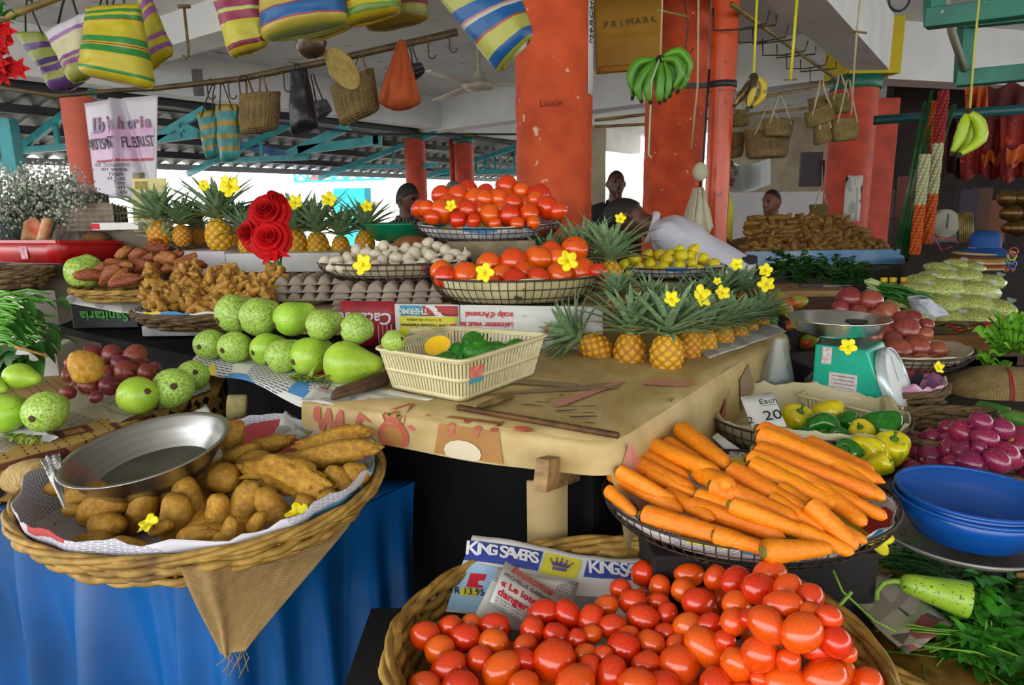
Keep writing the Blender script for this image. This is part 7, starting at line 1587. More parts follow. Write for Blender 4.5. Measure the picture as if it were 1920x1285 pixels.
for i, ch in enumerate('Lb'): blet(ch, .13 + .085 * i, .25, .15, m_bpk, .8, .25, .006); blet(ch, .135 + .085 * i, .25, .15, m_btl, .8, .25, -.001, .016)
for i, ch in enumerate('Yahoria'): u_ = .36 + .085 * i; blet(ch, u_, .25, .15 if i == 0 else .12, m_bpk, .8, .2, .006); blet(ch, u_ + .005, .25, .15 if i == 0 else .12, m_btl, .8, .2, -.001, .016)
for i, ch in enumerate('ARTISANAT FLEURIST'): blet(ch, .03 + .053 * i, .44, .115, m_bnv, .62, 0, .001)
for i, tx in enumerate(('et Souvenir', 'en vente', 'raisin', 'et Coco', 'Sous', 'verre', 'pour')): blet(tx, .46 + .012 * i, .66 + .045 * i, .05, m_bnv)
g = MB(); g.lathe([(.07, 0), (.068, -.03), (.05, -.06), (.02, -.072), (0, -.073)], 20); o = tag(g.build('ceiling_lamp', mat('brown_glass', '2f2018', '4a3524', scale=8, rough=.25)), 'small round brown lamp on the ceiling below the blue and gold bag', 'lamp'); o.location = at(583, 78, 3.2)
# ceiling fan
fan = empty('ceiling_fan', at(898, 160, 7.5), 'cream ceiling fan with thin blades between the orange bag and the column', 'fan')
g = MB(); g.lathe([(0, -.06), (.14, -.05), (.19, 0), (.14, .03), (.07, .05), (.05, .12), (.02, .16), (.02, .62), (.05, .64), (0, .66)], 24); g.build('motor', mat('cream_enamel', 'b8b2a0', 'a29b88', scale=4, rough=.4), fan)
for i in range(3): a_ = .05 + i * 2.094; g = MB(); g.beam(V((cos(a_), sin(a_), .02)) * .2, V((cos(a_) * 1.0, sin(a_) * 1.0, -.02)), .13, .012); g.build('blade', mat('cream_enamel', 'b8b2a0'), fan)
# paper bag on the wall-side
pb = empty('paper_bag', at(1178, 68, 4.9), 'flat brown paper carrier bag with printed shop name hanging behind the green bananas', 'bag'); PO = pb.location.copy()
pq = [at(1112, -50, 4.9) - PO, at(1245, -55, 4.9) - PO, at(1241, 128, 4.9) - PO, at(1119, 138, 4.9) - PO]
def pf_(u, v, l=0): return (pq[0] * (1 - u) + pq[1] * u) * (1 - v) + (pq[3] * (1 - u) + pq[2] * u) * v + V((0, -1, 0)) * (l + .012 * noise.noise(V((u * 3, v * 3, 0))) + .008 * noise.noise(V((u * 9, v * 7, 2))) + .012 * math.exp(-((v - .66) / .02) ** 2))
g = MB(); g.grid(pf_, 24, 30); g.build('front_sheet', mat('kraft_paper', 'a87c14', '94690e', scale=3, rough=.7), pb, solid=.002)
g = MB(); g.grid(lambda u, v: pf_(u, v, -.03), 6, 6); g.build('back_sheet', mat('kraft_paper', 'a87c14'), pb)
g = MB(); g.grid(lambda u, v: pf_(.04 + .96 * u, .93 + .07 * v, .012), 8, 2); g.build('bottom_fold', mat('kraft_fold', '9a640c', rough=.7), pb, solid=.002)
for i, ch in enumerate('PRIMARK'): lettering(ch, .062, frame(pf_(.16 + .117 * i, .525 - .006 * i, .012) + PO, pf_(.6, .5) - pf_(.4, .51), UZ), mat('bag_print', '4a4214', rough=.7), pb)
def bunch(name, px, py, Y, label, paths, r, mm, string=None, smat=None, tie=True):
    e = empty(name, at(px, py, Y), label, 'bananas'); O2 = e.location.copy()
    for i, p in enumerate(paths):
        dz = p[0] if isinstance(p[0], (int, float)) else 0; q = p[1:] if dz or isinstance(p[0], (int, float)) else p
        banana_on(e, [at(x, y, Y + dz) - O2 for x, y in q], r * mpp(O2), mm[i % len(mm)] if isinstance(mm, list) else mm)
    g = MB(); g.ball((0, 0, 0), 9 * mpp(O2), 8, 6); g.build('stalk', m_bt, e)
    return e
GB_ = [(-.03, (1228, 112), (1196, 118), (1182, 145), (1188, 172)), (-.05, (1230, 116), (1210, 135), (1196, 165), (1202, 188)), (-.06, (1234, 118), (1220, 145), (1214, 170), (1219, 190)), (-.06, (1238, 118), (1238, 145), (1236, 172), (1237, 190)), (-.04, (1244, 116), (1252, 140), (1251, 165), (1247, 186)),
       (-.04, (1240, 112), (1266, 112), (1276, 138), (1262, 166)), (.02, (1242, 108), (1272, 96), (1292, 120), (1286, 148)), (0, (1246, 116), (1262, 130), (1262, 155), (1256, 178)), (.03, (1262, 110), (1284, 125), (1284, 150), (1272, 170)), (.02, (1232, 112), (1205, 122), (1192, 150), (1186, 182))]
bunch('hanging_banana_bunch', 1238, 112, 2.9, 'bunch of green bananas hanging in front of the rough orange column', GB_, 11.5, m_bang)
bunch('hanging_banana_bunch', 1413, 146, 3.3, 'small bunch of ripe spotted bananas hanging on a yellow strap', [(0, (1412, 144), (1402, 162), (1388, 182), (1378, 197)), (-.02, (1414, 144), (1412, 165), (1406, 185), (1402, 201)), (.01, (1416, 144), (1430, 158), (1428, 182), (1410, 200))], 9.5, m_bany)
bunch('hanging_banana_bunch', 1818, 212, 2.6, 'bunch of yellow green bananas hanging at the right by the red fabrics', [(0, (1816, 212), (1808, 232), (1800, 258), (1786, 286)), (-.02, (1820, 212), (1836, 230), (1838, 262), (1800, 290)), (.02, (1818, 212), (1822, 235), (1818, 265), (1798, 290))], 13.5, m_bany2)
def string(pts, r, mm, lb, name='string'): g = MB(); g.tube([at(*p) for p in pts], r, 5); return tag(g.build('hanging_' + name, mm), lb, name)
m_str = mat('pale_twine', 'b8ac8a', rough=.8); m_ystr = mat('yellow_strap', 'c8c414', rough=.5)
string([(1243, -30, 2.9), (1238, 110, 2.9)], .003, m_str, 'white string holding up the green banana bunch'); string([(1236, 112, 2.82), (1222, 150, 2.82), (1216, 290, 2.9), (1222, 296, 2.9)], .004, mat('green_twine', '9ab08a', rough=.7), 'pale green twine dangling below the green banana bunch')
string([(1420, -20, 3.3), (1413, 146, 3.3)], .006, m_ystr, 'yellow strap holding the ripe spotted bananas', 'strap'); string([(1496, -20, 3.3), (1482, 150, 3.3)], .007, m_ystr, 'empty yellow strap with a small stick tied at its end', 'strap')
string([(1470, 150, 3.3), (1494, 149, 3.3)], .004, m_bamboo, 'small stick tied to the empty yellow strap', 'stick'); string([(1838, -20, 2.6), (1828, 80, 2.6), (1818, 212, 2.6)], .004, mat('yellow_twine', 'b8b04a', rough=.7), 'yellow cord holding up the yellow green bananas')
string([(1614, -20, 4.2), (1606, 62, 4.2), (1596, 215, 4.3)], .006, m_str, 'pale rope hanging down to the little straw baskets', 'rope'); string([(1592, 58, 4.2), (1625, 62, 4.2)], .007, m_bamboo, 'short wooden peg tied in the pale rope', 'peg')
string([(1310, -20, 4.3), (1308, 160, 4.35), (1296, 280, 4.5)], .006, m_str, 'pale rope hanging along the rough orange column', 'rope'); string([(1232, 18, 3.0), (1290, 32, 3.0)], .006, m_bamboo, 'little wooden stick tied above the green bananas', 'stick')
string([(1280, -10, 3.4), (1290, 45, 3.4), (1285, 90, 3.4), (1292, 104, 3.4), (1300, 90, 3.4)], .004, m_rust, 'thin bent wire hanging above the green bananas', 'wire')
# cloth tied at the pipe
bag('hanging_cloth_bundle', [(1302, 352, ), (1318, 352), (1336, 432), (1276, 436)], 4.35, .09, mat('cream_cloth', 'c2bda0', 'aaa488', scale=5, rough=.85, bump=.4, bscale=14), 'cream cloth bundle tied to the foot of the orange downpipe', 'cloth', sag=.05, top=.5, pleat=.13, nu=110)
g = MB(); g.ball(at(1313, 322, 4.4), (.05, .04, .06), 10, 8); tag(g.build('cloth_knot', mat('cream_cloth', 'c2bda0')), 'torn cream cloth knot on the pipe above the tied bundle', 'cloth')
string([(1330, 130, 4.45), (1325, 200, 4.45), (1318, 310, 4.42), (1312, 350, 4.4)], .008, m_strap, 'black cable running down between column and downpipe', 'cable')
# rods with hooks under the right beam
g = MB(); g.tube([at(1372, 8, 4.25), at(1440, 58, 5.1), at(1580, 156, 7.3)], .016, 8); tag(g.build('hook_rod', m_bamboo), 'dark bamboo rod with wire hooks running under the right-hand beam', 'rod')
for i in range(9):
    t = i / 8; x, y, Y = 1390 + 165 * t, 22 + 112 * t, 4.4 + 2.5 * t; o = at(x, y, Y); g = MB(); k = .17
    g.tube([o - E2 * k * .9 + V((0, 0, .0)), o + E2 * k * -.9 + V((0, 0, -.06)), o + E2 * k * .9 + V((0, 0, -.05)), o + E2 * k * .95 + V((0, 0, .06))][::-1] if i % 2 else [o + E2 * -k + V((0, 0, -.02)), o + E2 * -k * .9 + V((0, 0, -.09)), o - V((0, 0, .10)), o + E2 * k - V((0, 0, .08)), o + E2 * k * 1.05 + V((0, 0, .05))], .006, 5)
    tag(g.build('hanging_wire_hook', m_rust), f'black wire hook, {ORD[i]} from the near end of the rod under the beam', 'hook', 'hooks under the beam')
for i, (pts, lb) in enumerate((([(1115, 226, 6.5), (1215, 214, 6.5), (1380, 190, 6.6), (1560, 160, 6.8)], 'upper thin pole behind the two orange columns'), ([(1115, 238, 7), (1230, 232, 7), (1400, 215, 7), (1540, 200, 7)], 'lower thin pole behind the two orange columns'), ([(290, 205, 9), (480, 226, 9.4), (700, 252, 9.8), (975, 252, 10)], 'dark pipe running below the beam edge at the left'))):
    g = MB(); g.tube([at(*p) for p in pts], .016, 6); tag(g.build('thin_pole', m_bamboo if i < 2 else m_dark), lb, 'pole')
# little baskets
def lbas(q, Y, lb, hx, hy, mm=None, d=.05): return bag('hanging_straw_basket', q, Y, d, mm or m_straw2, lb, 'basket', handles=[(.15, .85, hx, hy)], hm=m_str, top=.9, round_=.6)
lbas([(1395, 245), (1482, 248), (1474, 296), (1402, 300)], 4.7, 'wide dark plaited basket hanging beside the downpipe', 1440, 200, m_straw, .09); lbas([(1430, 224), (1488, 226), (1482, 258), (1434, 256)], 4.55, 'smaller plaited basket hanging in front of the wide dark one', 1462, 180)
lbas([(1366, 206), (1404, 208), (1402, 236), (1368, 240)], 4.8, 'plaited basket half behind the downpipe, the upper one', 1385, 185); lbas([(1360, 250), (1396, 248), (1392, 294), (1362, 300)], 4.85, 'dark plaited basket half behind the downpipe, the lower one', 1380, 220, m_straw)
lbas([(1508, 212), (1558, 192), (1564, 226), (1514, 242)], 4.4, 'little plaited basket at the front left of the hanging cluster', 1540, 160); lbas([(1516, 186), (1548, 178), (1550, 205), (1520, 208)], 4.55, 'little round basket at the upper left of the hanging cluster', 1540, 150)
lbas([(1550, 180), (1590, 174), (1592, 212), (1556, 216)], 4.5, 'little basket at the top right of the hanging cluster', 1575, 140); lbas([(1556, 224), (1608, 222), (1606, 262), (1560, 268)], 4.4, 'square little basket at the lower right of the hanging cluster', 1590, 150); lbas([(1526, 236), (1556, 232), (1556, 266), (1528, 274)], 4.4, 'little basket at the bottom left of the hanging cluster', 1545, 200)
lbas([(1518, 384), (1554, 382), (1550, 408), (1520, 410)], 6.2, 'small straw basket hanging behind the heap of brown potatoes', 1538, 350)
fr_ = empty('hoist_frame', at(1740, 40, 3.0), 'dark green steel frame at the top right corner', 'frame'); FO = fr_.location.copy()
for a_, b_, w_ in (((1752, -30, 3.0), (1752, 46, 3.0), .06), ((1738, 36, 3.0), (1990, 4, 2.7), .075), ((1798, 42, 3.6), (1990, 22, 3.3), .06), ((1812, 50, 3.6), (1806, 152, 3.6), .065), ((1795, 148, 3.55), (1990, 130, 3.3), .075)):
    g = MB(); g.beam(at(*a_) - FO, at(*b_) - FO, w_, w_); g.build('steel_bar', m_green, fr_, bevel=.004)
string([(1770, -20, 3.2), (1785, 60, 3.3), (1808, 130, 3.5)], .018, mat('grey_conduit', '8a8678', rough=.6), 'grey conduit bending down through the green frame', 'conduit')
g = MB(); g.tube([V((.05 * cos(a_), 0, .05 * sin(a_))) for a_ in (PI + PI * i / 10 for i in range(11))], .006, 6); o = tag(g.build('ceiling_ring', m_dark), 'black iron ring fixed in the ceiling left of the green frame', 'ring'); o.location = at(1686, 0, 3.5)
g = MB(); g.tube([at(1638, 226, 5.4), at(1930, 204, 4.9)], .035, 10); tag(g.build('teal_rail', mat('dark_teal_rail', '0e4f52', rough=.4)), 'dark teal rail from which the red fabrics hang', 'rail')
def cloth(px0, px1, py0, py1, Y, mm, lb, wob=.03):
    g = MB(); g.grid(lambda u, v: at(px0 + (px1 - px0) * u, py0 + (py1 - py0) * v + 6 * sin(u * 11), Y + wob * sin(u * 17 + v * 2) * (.4 + v)), 30, 8, uv=lambda u, v: (u, v)); return tag(g.build('hanging_fabric', mm, solid=.003), lb, 'fabric', 'fabrics on the rail')
m_f1 = mat('red_fabric', '8e1a0e', '5a0e0c', scale=7, rough=.8, c3='b8461a', s3=14, lo3=.6, hi3=.66); m_f2 = mat('orange_fabric', 'c05a10', 'a8420c', scale=6, rough=.8, c3='6a1a0a', s3=16, lo3=.6, hi3=.64); m_f3 = mat('maroon_fabric', '4f0c10', '2c080c', scale=6, rough=.85)
cloth(1810, 1852, 162, 206, 5.35, m_f2, 'orange printed fabric square over the dark teal rail'); cloth(1762, 1812, 205, 330, 5.7, m_f3, 'maroon fabric at the left end of the rail'); cloth(1800, 1884, 210, 332, 5.5, m_f1, 'red printed fabric hanging in the middle of the rail'); cloth(1876, 1960, 212, 338, 5.3, m_f1, 'red and rust fabric at the right end of the rail'); cloth(1852, 1960, 160, 212, 5.6, m_f3, 'dark maroon fabric behind the orange square'); cloth(1840, 1880, 286, 308, 5.42, m_f2, 'orange hem showing below the middle red fabric'); cloth(1886, 1960, 276, 310, 5.22, m_f2, 'orange band across the right red fabric')
cn = empty('cane_bundle', at(1720, 430, 4.6), 'bundle of long green canes leaning by the garlands', 'canes'); CO = cn.location.copy()
for a_, b_ in (((1678, 470), (1735, 190)), ((1690, 478), (1742, 250)), ((1696, 480), (1752, 200)), ((1702, 476), (1768, 240)), ((1698, 484), (1790, 195)), ((1688, 460), (1748, 170))):
    g = MB(); g.tube([at(*a_, 4.6) - CO, at(*b_, 4.7) - CO], .012, 6); g.build('cane', mat('green_cane', '1c5a26', '123f1a', scale=10, rough=.4), cn)
def garland(px, y0, y1, Y, cols, lb):
    e = empty('flower_garland', at(px, y0, Y), lb, 'garland'); n_ = int((y1 - y0) / 6); seg = max(3, n_ // len(cols))
    for ci, (nm, c_) in enumerate(cols):
        g = MB()
        for i in range(ci * seg, (ci + 1) * seg):
            for k_ in range(5): a_ = k_ * 1.257 + i; p = V((.022 * cos(a_), .022 * sin(a_), -(i * 6 + 3) * Y / FPX)); g.ball(p, .017, 6, 4)
        g.build('flower_cluster', mat(nm, c_, rough=.7), e)
    return e
garland(1735, 290, 480, 4.5, [('garland_cream', 'a8a880'), ('garland_orange', 'b8500e')], 'cream and orange flower garland nearest the green canes'); garland(1752, 190, 440, 4.7, [('garland_orange', 'b8500e'), ('garland_red', '8a1a1a'), ('garland_cream', 'a8a880')], 'long orange, red and cream garland in the middle'); garland(1770, 170, 445, 4.6, [('garland_red', '8a1a1a'), ('garland_cream', 'a8a880'), ('garland_orange', 'b8500e')], 'garland of red, cream and orange flowers at the right of the three')
# dial scale, hats and trinkets
ds = empty('dial_scale', at(1768, 420, 4.9), 'old pale dial scale in the shade behind the garlands', 'scale')
g = MB(); g.lathe([(0, .04), (.09, .04), (.105, .03), (.105, -.04), (0, -.04)], 28, Matrix.Rotation(PI / 2, 4, 'X')); g.build('dial', mat('old_dial', '9a9684', '7a7666', scale=6, rough=.5), ds); g = MB(); g.box((.005, -.045, .02), (.006, .004, .10)); g.build('needle', m_dark, ds); g = MB(); g.box((0, .05, -.1), (.2, .14, .06)); g.build('base', m_dark, ds)
hx, hy, hY = 1845, 470, 4.2; stack_z = at(1838, 500, hY).z
for i in range(6):
    g = MB(); R_h = .155 - .004 * (i % 2); z = stack_z + .018 * i; g.lathe([(0, .05), (.05, .05), (.075, .0), (R_h, -.012), (R_h + .004, -.008), (R_h, -.002), (.08, .012), (.055, .06), (0, .06)], 30); c_ = ['c0a870', '9a3a2a', 'c8b888', 'a8803a', '6a3a2a', 'b89a5a'][i]
    o = tag(g.build('straw_hat', mat(f'hat_straw_{i}', c_, rough=.8)), f'{["tan", "rust", "pale", "golden", "brown", "straw"][i]} brimmed hat, {ORD[i]} from the bottom of the hat stack', 'hat', 'stack of straw hats'); o.location = at(1838, 480, hY); o.location.z = z
hb = empty('sun_hat', at(1845, 470, hY), 'bright blue brimmed hat on top of the hat stack', 'hat'); hb.location.z = stack_z + .12; g = MB(); g.lathe([(.085, 0), (.15, -.03), (.165, -.045), (.15, -.036), (.085, -.008)], 30); g.build('brim', mat('blue_felt', '0d4f94', '0a3d74', scale=8, rough=.7), hb); g = MB(); g.lathe([(.088, 0), (.085, .07), (.06, .10), (0, .105)], 26); g.build('crown', mat('blue_felt', '0d4f94'), hb)
stl = boxy('back_stall', at(1690, 560, 4.1), at(1990, 540, 3.7), 1.8, 0, stack_z - .012, mat('dark_stall', '2a2220', '1c1614', scale=4, rough=.85), 'long dark stall table with hats and trinkets at the back right', 'stall')
for i in range(12): g = MB(); g.ball((0, 0, 0), .03 + .01 * (i % 3), 10, 8); o = tag(g.build('brass_pot', mat('dark_brass', '7a5a26', '4a3414', scale=8, rough=.35, metal=.7)), f'small brass pot, {ORD[i % 4]} in the {["lowest", "middle", "top"][i // 4]} row at the right edge', 'pot', 'brass pots'); o.location = at(1888 + 11 * (i % 4), 428 - 28 * (i // 4), 3.9)
for i in range(9): g = MB(); g.tube([V((.025 * cos(a_), .004 * i, .025 * sin(a_))) for a_ in (2 * PI * k_ / 12 for k_ in range(12))], .006, 5, closed=True); o = tag(g.build('bangle', mat(f'bangle_{i % 4}', ('8a1f2a', 'b8941a', '1f7a6a', '2a3f9a')[i % 4], rough=.3)), f'{("red", "gold", "green", "blue")[i % 4]} bangle, {ORD[i]} from top in the string beside the hats', 'bangle', 'bangles beside the hats'); o.location = at(1900 - 2 * (i % 3), 472 + 8 * i, 3.95)
g = MB(); [g.tube([at(1800 + 4 * i, 455, 4.5), at(1798 + 4 * i, 398, 4.52)], .007, 5) for i in range(7)]; tag(g.build('stick_bundle', m_bamboo), 'bundle of short pale sticks standing behind the hat stack', 'sticks')
for i, (x, y, c_) in enumerate(((1690, 430, '3a1a14'), (1705, 350, '6a1a1a'), (1840, 372, '4a2a1a'), (1870, 395, '6a3a1a'), (1815, 375, '2a2030'))): boxy('stall_carton', at(x - 18, y + 20, 5.6), at(x + 18, y + 20, 5.55), .2, at(x, y + 60, 5.6).z, at(x, y - 20, 5.6).z, mat(f'stall_carton_{i}', c_, rough=.7), f'{("brown", "dark red", "tan", "ochre", "violet")[i]} box stacked in the shade behind the hats')
g = MB(); g.tube([at(1740, 446, 4.4), at(1790, 450, 4.4), at(1795, 456, 4.4)], .006, 5); g.tube([at(1750, 440, 4.4), at(1765, 470, 4.4), at(1785, 462, 4.4)], .005, 5); tag(g.build('pink_cord', mat('pink_cord', 'a8485a', rough=.6)), 'tangle of pink cords in front of the dial scale', 'cord')
HY = 5.2; hz0 = at(1540, 482, HY).z
ht = empty('potato_tray', at(1540, 482, HY), 'shallow blue and white tray heaped with brown potatoes at the back', 'tray')
g = MB(); g.box((0, .3, -.03), (1.22, .75, .05)); g.build('tray_box', mat('blue_white_tray', '9ab4cc', '5a8ab8', scale=3, rough=.5), ht)
for sy in (-.07, .67): g = MB(); g.box((0, sy, .02), (1.24, .02, .07)); g.build('tray_side', mat('blue_white_tray', '9ab4cc'), ht)
boxy('back_counter', at(1445, 520, 4.95), at(1692, 515, 4.95), .9, 0, hz0 - .062, mat('grey_counter', '55524a', '3d3a34', scale=3, rough=.8), 'grey counter carrying the heap of brown potatoes', 'counter')
n_ = 0; heap = []
for j in range(9):
    y = 478 - 8.5 * j; x0, x1 = 1390 + 2.0 * j, 1682 - 9.5 * j - (j * j) * .5
    k = int((x1 - x0) / 9.0)
    for i in range(k):
        x = x0 + (x1 - x0) * (i + .5) / k + rnd.uniform(-3, 3); yy = y + rnd.uniform(-3, 3) + 6 * max(0, (1430 - x) / 40) * (j / 8)
        o = P_bpot.get(); p = at(x, yy, HY + .02 + .055 * j); aim(o, p, V((rnd.gauss(0, 1), rnd.gauss(0, .4), rnd.gauss(0, .6))), 0, rnd.uniform(.024, .031)); heap.append(o); n_ += 1
for o in heap: tag(o, 'small brown potato in the big heap on the back tray', 'potato', 'potatoes heaped on the back tray')
fillm = MB(); fillm.grid(lambda u, v: V((-.58 + 1.16 * u - .0 * v, .02 + .62 * v, .17 * sin(PI * min(1, .5 * v + .04)) * (1 - abs(2 * u - .9) ** 3 * .6) - .02)), 20, 10); fm = fillm.build('potato_core', m_bpot); fm.location = ht.location; tag(fm, 'buried potatoes filling the inside of the back heap', 'potatoes', 'potatoes heaped on the back tray', 'stuff')
# parsley, board, bottles, scallions, peas
herb('parsley_heap', 70, 1450, 1510, 490, 525, 3.6, 40, .12, 'heap of fluffy dark green parsley behind the mangoes', m_grnd, m_grnd, .03, 6, 1.0); herb('parsley_heap', 60, 1545, 1610, 500, 535, 3.5, 30, .12, 'second heap of curly parsley left of the spring onions', m_grnd, m_grnd, .03, 6, 1.0)
pbd = boxy('cutting_board', at(1440, 548, 3.15), at(1605, 545, 3.15), .3, at(1500, 546, 3.15).z - .03, at(1500, 546, 3.15).z, m_wood, 'wooden board with a knife in front of the parsley', 'board')
boxy('herb_crate', at(1440, 600, 3.2), at(1620, 600, 3.2), .7, .0, at(1500, 546, 3.15).z - .034, m_wood_d, 'dark crate under the cutting board and parsley', 'crate')
kn = empty('kitchen_knife', at(1560, 538, 3.14), 'knife with a blue-grey blade lying on the board', 'knife'); g = MB(); g.box((.02, 0, .006), (.14, .03, .003)); g.build('blade', mat('knife_steel', '7a8a98', rough=.3, metal=.6), kn); g = MB(); g.box((-.1, 0, .008), (.11, .02, .014)); g.build('handle', m_dark, kn, bevel=.003)
sy_ = 3.0
sc2 = empty('spring_onion_bunch', at(1660, 550, sy_), 'bunch of spring onions with long green tops', 'spring onions'); SO = sc2.location.copy(); g, w_ = MB(), MB()
for i in range(34): p = at(1625 + rnd.uniform(-6, 8), 536 + rnd.uniform(-14, 14), sy_ + rnd.uniform(-.04, .04)) - SO; q = at(1728 + rnd.uniform(-25, 30), 566 + rnd.uniform(-16, 18), sy_ - .06 + rnd.uniform(-.06, .06)) - SO; m2 = p.lerp(q, .22); w_.tube([p, m2], .004, 5); g.tube([m2, p.lerp(q, .6) + UZ * .01, q], [.0042, .005, .002], 5)
g.build('green_top', mat('scallion_green', '2f7a1a', '1f5a12', scale=12, rough=.4), sc2); w_.build('white_root', mat('scallion_white', 'a8b87a', rough=.5), sc2)
b_ = bag('plastic_bag', [(1706, 560), (1735, 556), (1780, 592), (1722, 600)], 2.85, .06, mat('white_film', 'c2c6cc', 'aab0ba', scale=12, rough=.3, bump=.5, bscale=30), 'crumpled white plastic bag lying by the spring onions', 'bag', top=.8)
boxy('veg_crate', at(1600, 640, 2.95), at(1695, 640, 2.9), .25, .0, at(1680, 572, 2.9).z - .02, m_wood_d, 'dark crate under the spring onions', 'crate')
for i, x in enumerate((1655, 1672, 1693, 1715, 1735)):
    e = empty('oil_bottle', at(x, 548, 3.3 - .02 * i), f'small oil bottle with yellow cap, {ORD[i]} from the spring onions', 'bottle', 'oil bottles with yellow caps'); g = MB(); g.lathe([(0, 0), (.022, 0), (.024, .01), (.024, .035), (.014, .05), (.014, .056), (0, .056)], 14); g.build('body', mat('oil_bottle', 'b08a14', rough=.15, trans=.3), e); g = MB(); g.lathe([(.016, .052), (.017, .072), (0, .074)], 12); g.build('cap', mat('yellow_cap', 'd8b80c', rough=.4), e)
m_pea = mat('bagged_peas', 'a3ab48', 'c2c878', scale=130, lo=.42, hi=.58, rough=.25, c3='6a7a2a', s3=170, lo3=.56, hi3=.6, coat=.6, bump=.6, bscale=120)
peas = [(1712, 600, 38, 18), (1770, 602, 40, 18), (1830, 600, 42, 18), (1700, 572, 36, 16), (1760, 575, 42, 18), (1822, 574, 42, 18), (1868, 580, 28, 16), (1715, 548, 34, 16), (1768, 545, 40, 20), (1828, 548, 40, 18), (1760, 520, 32, 14), (1808, 520, 30, 14), (1730, 528, 26, 12), (1850, 530, 26, 14), (1758, 502, 18, 9), (1790, 497, 16, 10), (1820, 502, 16, 9)]
for i, (x, y, w2_, h2) in enumerate(peas):
    p = at(x, y, 3.35 - .012 * (y - 500) * .4 ); s_ = mpp(p); g = MB(); fn, a_, c_ = lump(w2_ * s_ * 1.05, .09, h2 * s_ * 1.15, 18, 12, .12, 2, i); g.grid(fn, a_, c_, cu=True); e = g.build('pea_bag', m_pea); e.location = p
    PB_ = e; q = MB(); q.tube([V((w2_ * s_ * .5, -.03, h2 * s_ * .9)), V((w2_ * s_ * .55, -.035, h2 * s_ * 1.35))], [.012, .02], 7); q.build('knot', mat('clear_bag', 'b9c8c0'), e); heap_lab = (e, x, y); peas[i] = heap_lab
label_rows([q for q in peas], 'clear bag of shelled green peas', 'of the pile', 'bag', 'bags of peas', 4)
boxy('pea_counter', at(1660, 650, 3.2), at(1990, 640, 2.9), .9, 0, at(1770, 618, 3.2).z, mat('pale_green_counter', '8fa89c', '7a9488', scale=3, rough=.6), 'pale green counter top under the bags of peas', 'counter')
# chilli basket, crate, sack and lettuce
cbk = at(1805, 640, 2.62); wicker('wicker_basket', cbk, .22, .13, .05, .75, 'flat dark wicker basket of chillies at the right', rows=4, th=.009, stakes=28, mm=m_wickd)
g = MB(); g.lathe([(0, .03), (.5, .03), (.93, .038)], 40, Matrix.Translation(cbk) @ Matrix.Diagonal((.2, .12, 1, 1))); tag(g.build('sacking', weave_mat('green_sacking', '7d7a48', '4a4426', 3, .9, .5)), 'rough sacking under the chillies', 'cloth')
ch = []
for i in range(46):
    x, y = rnd.uniform(1735, 1885), rnd.uniform(600, 628); p = cbk + V((rnd.uniform(-.15, .17), rnd.uniform(-.09, .08), .045 + rnd.uniform(0, .012))); a_ = rnd.uniform(0, 6.3); g = MB(); red = i % 2; 
    g.tube([V((0, 0, 0)), V((.012, .002, 0)), V((.026, 0, 0)), V((.038, .004, 0))], [.004, .005, .004, .0008], 6); o = g.build('chilli', mat('red_chilli', 'b8180e', rough=.3) if red else mat('green_chilli', '3f6a1a', rough=.35)); o.location = p; o.rotation_euler = (0, 0, a_); tag(o, ('red' if red else 'green') + ' chilli scattered in the flat dark basket', 'chilli', ('red' if red else 'green') + ' chillies in the flat basket')
cr = empty('wooden_crate', at(1790, 700, 2.55), 'open brown wooden crate under the chilli basket', 'crate'); cr.location.z = RZ - .02; ch_ = at(1790, 648, 2.55).z - RZ + .01
for z_, h_2 in ((ch_ - .03, .05), (ch_ * .35, .20)): g = MB(); g.box((0, -.1, z_), (.34, .015, h_2)); g.build('front_board', m_wood_d if h_2 < .1 else mat('crate_ply', '8a5a24', '6f4518', scale=5, rough=.8, stretch=(1, 6, 6)), cr)
for sx in (-.17, .17): g = MB(); g.box((sx, 0, ch_ / 2), (.03, .22, ch_)); g.build('side_board', m_wood_d, cr)
g = MB(); g.box((0, 0, ch_), (.36, .24, .02)); g.build('top_board', m_wood_d, cr)
sk_ = empty('burlap_sack', at(1880, 735, 2.1), 'burlap sack with a red stripe under the lettuce', 'sack'); g = MB(); fn, a_, c_ = lump(.19, .12, .085, 26, 16, .10, 2.2, 8); g.grid(fn, a_, c_, cu=True, uv=lambda u, v: (u * 3, v * 1.5)); g.build('body', weave_mat('sack_burlap', 'a8905c', '6d5730', 14, .9, .6), sk_)
for k_ in (0, .014): g = MB(); g.tube([fn(.70 + k_ * .6, .95 - .5 * i / 8) * 1.01 for i in range(9)], .003, 5); g.build('red_stripe', mat('sack_red', '9a3428', rough=.8), sk_)
le = empty('lettuce', at(1915, 665, 2.2), 'head of frilly bright green lettuce at the right edge', 'lettuce'); g = MB()
for i in range(40): a_ = rnd.uniform(0, 6.3); el = rnd.uniform(-.3, 1.3); d = V((cos(a_) * cos(el), sin(a_) * cos(el), sin(el))); c_ = V((rnd.gauss(0, .032), rnd.gauss(0, .025), rnd.gauss(0, .035))); g.grid(lambda u, v: c_ + d * (.03 + .07 * v) + V((-d.y, d.x, 0)) * ((u - .5) * .11 * (v + .2)) + V((0, 0, 1)) * (.012 * sin(u * 19 + i) * v + .01 * sin(v * 9)), 12, 5)
g.build('leaves', mat('lettuce_leaf', '5a9a1e', '7fbf30', scale=14, rough=.5), le)
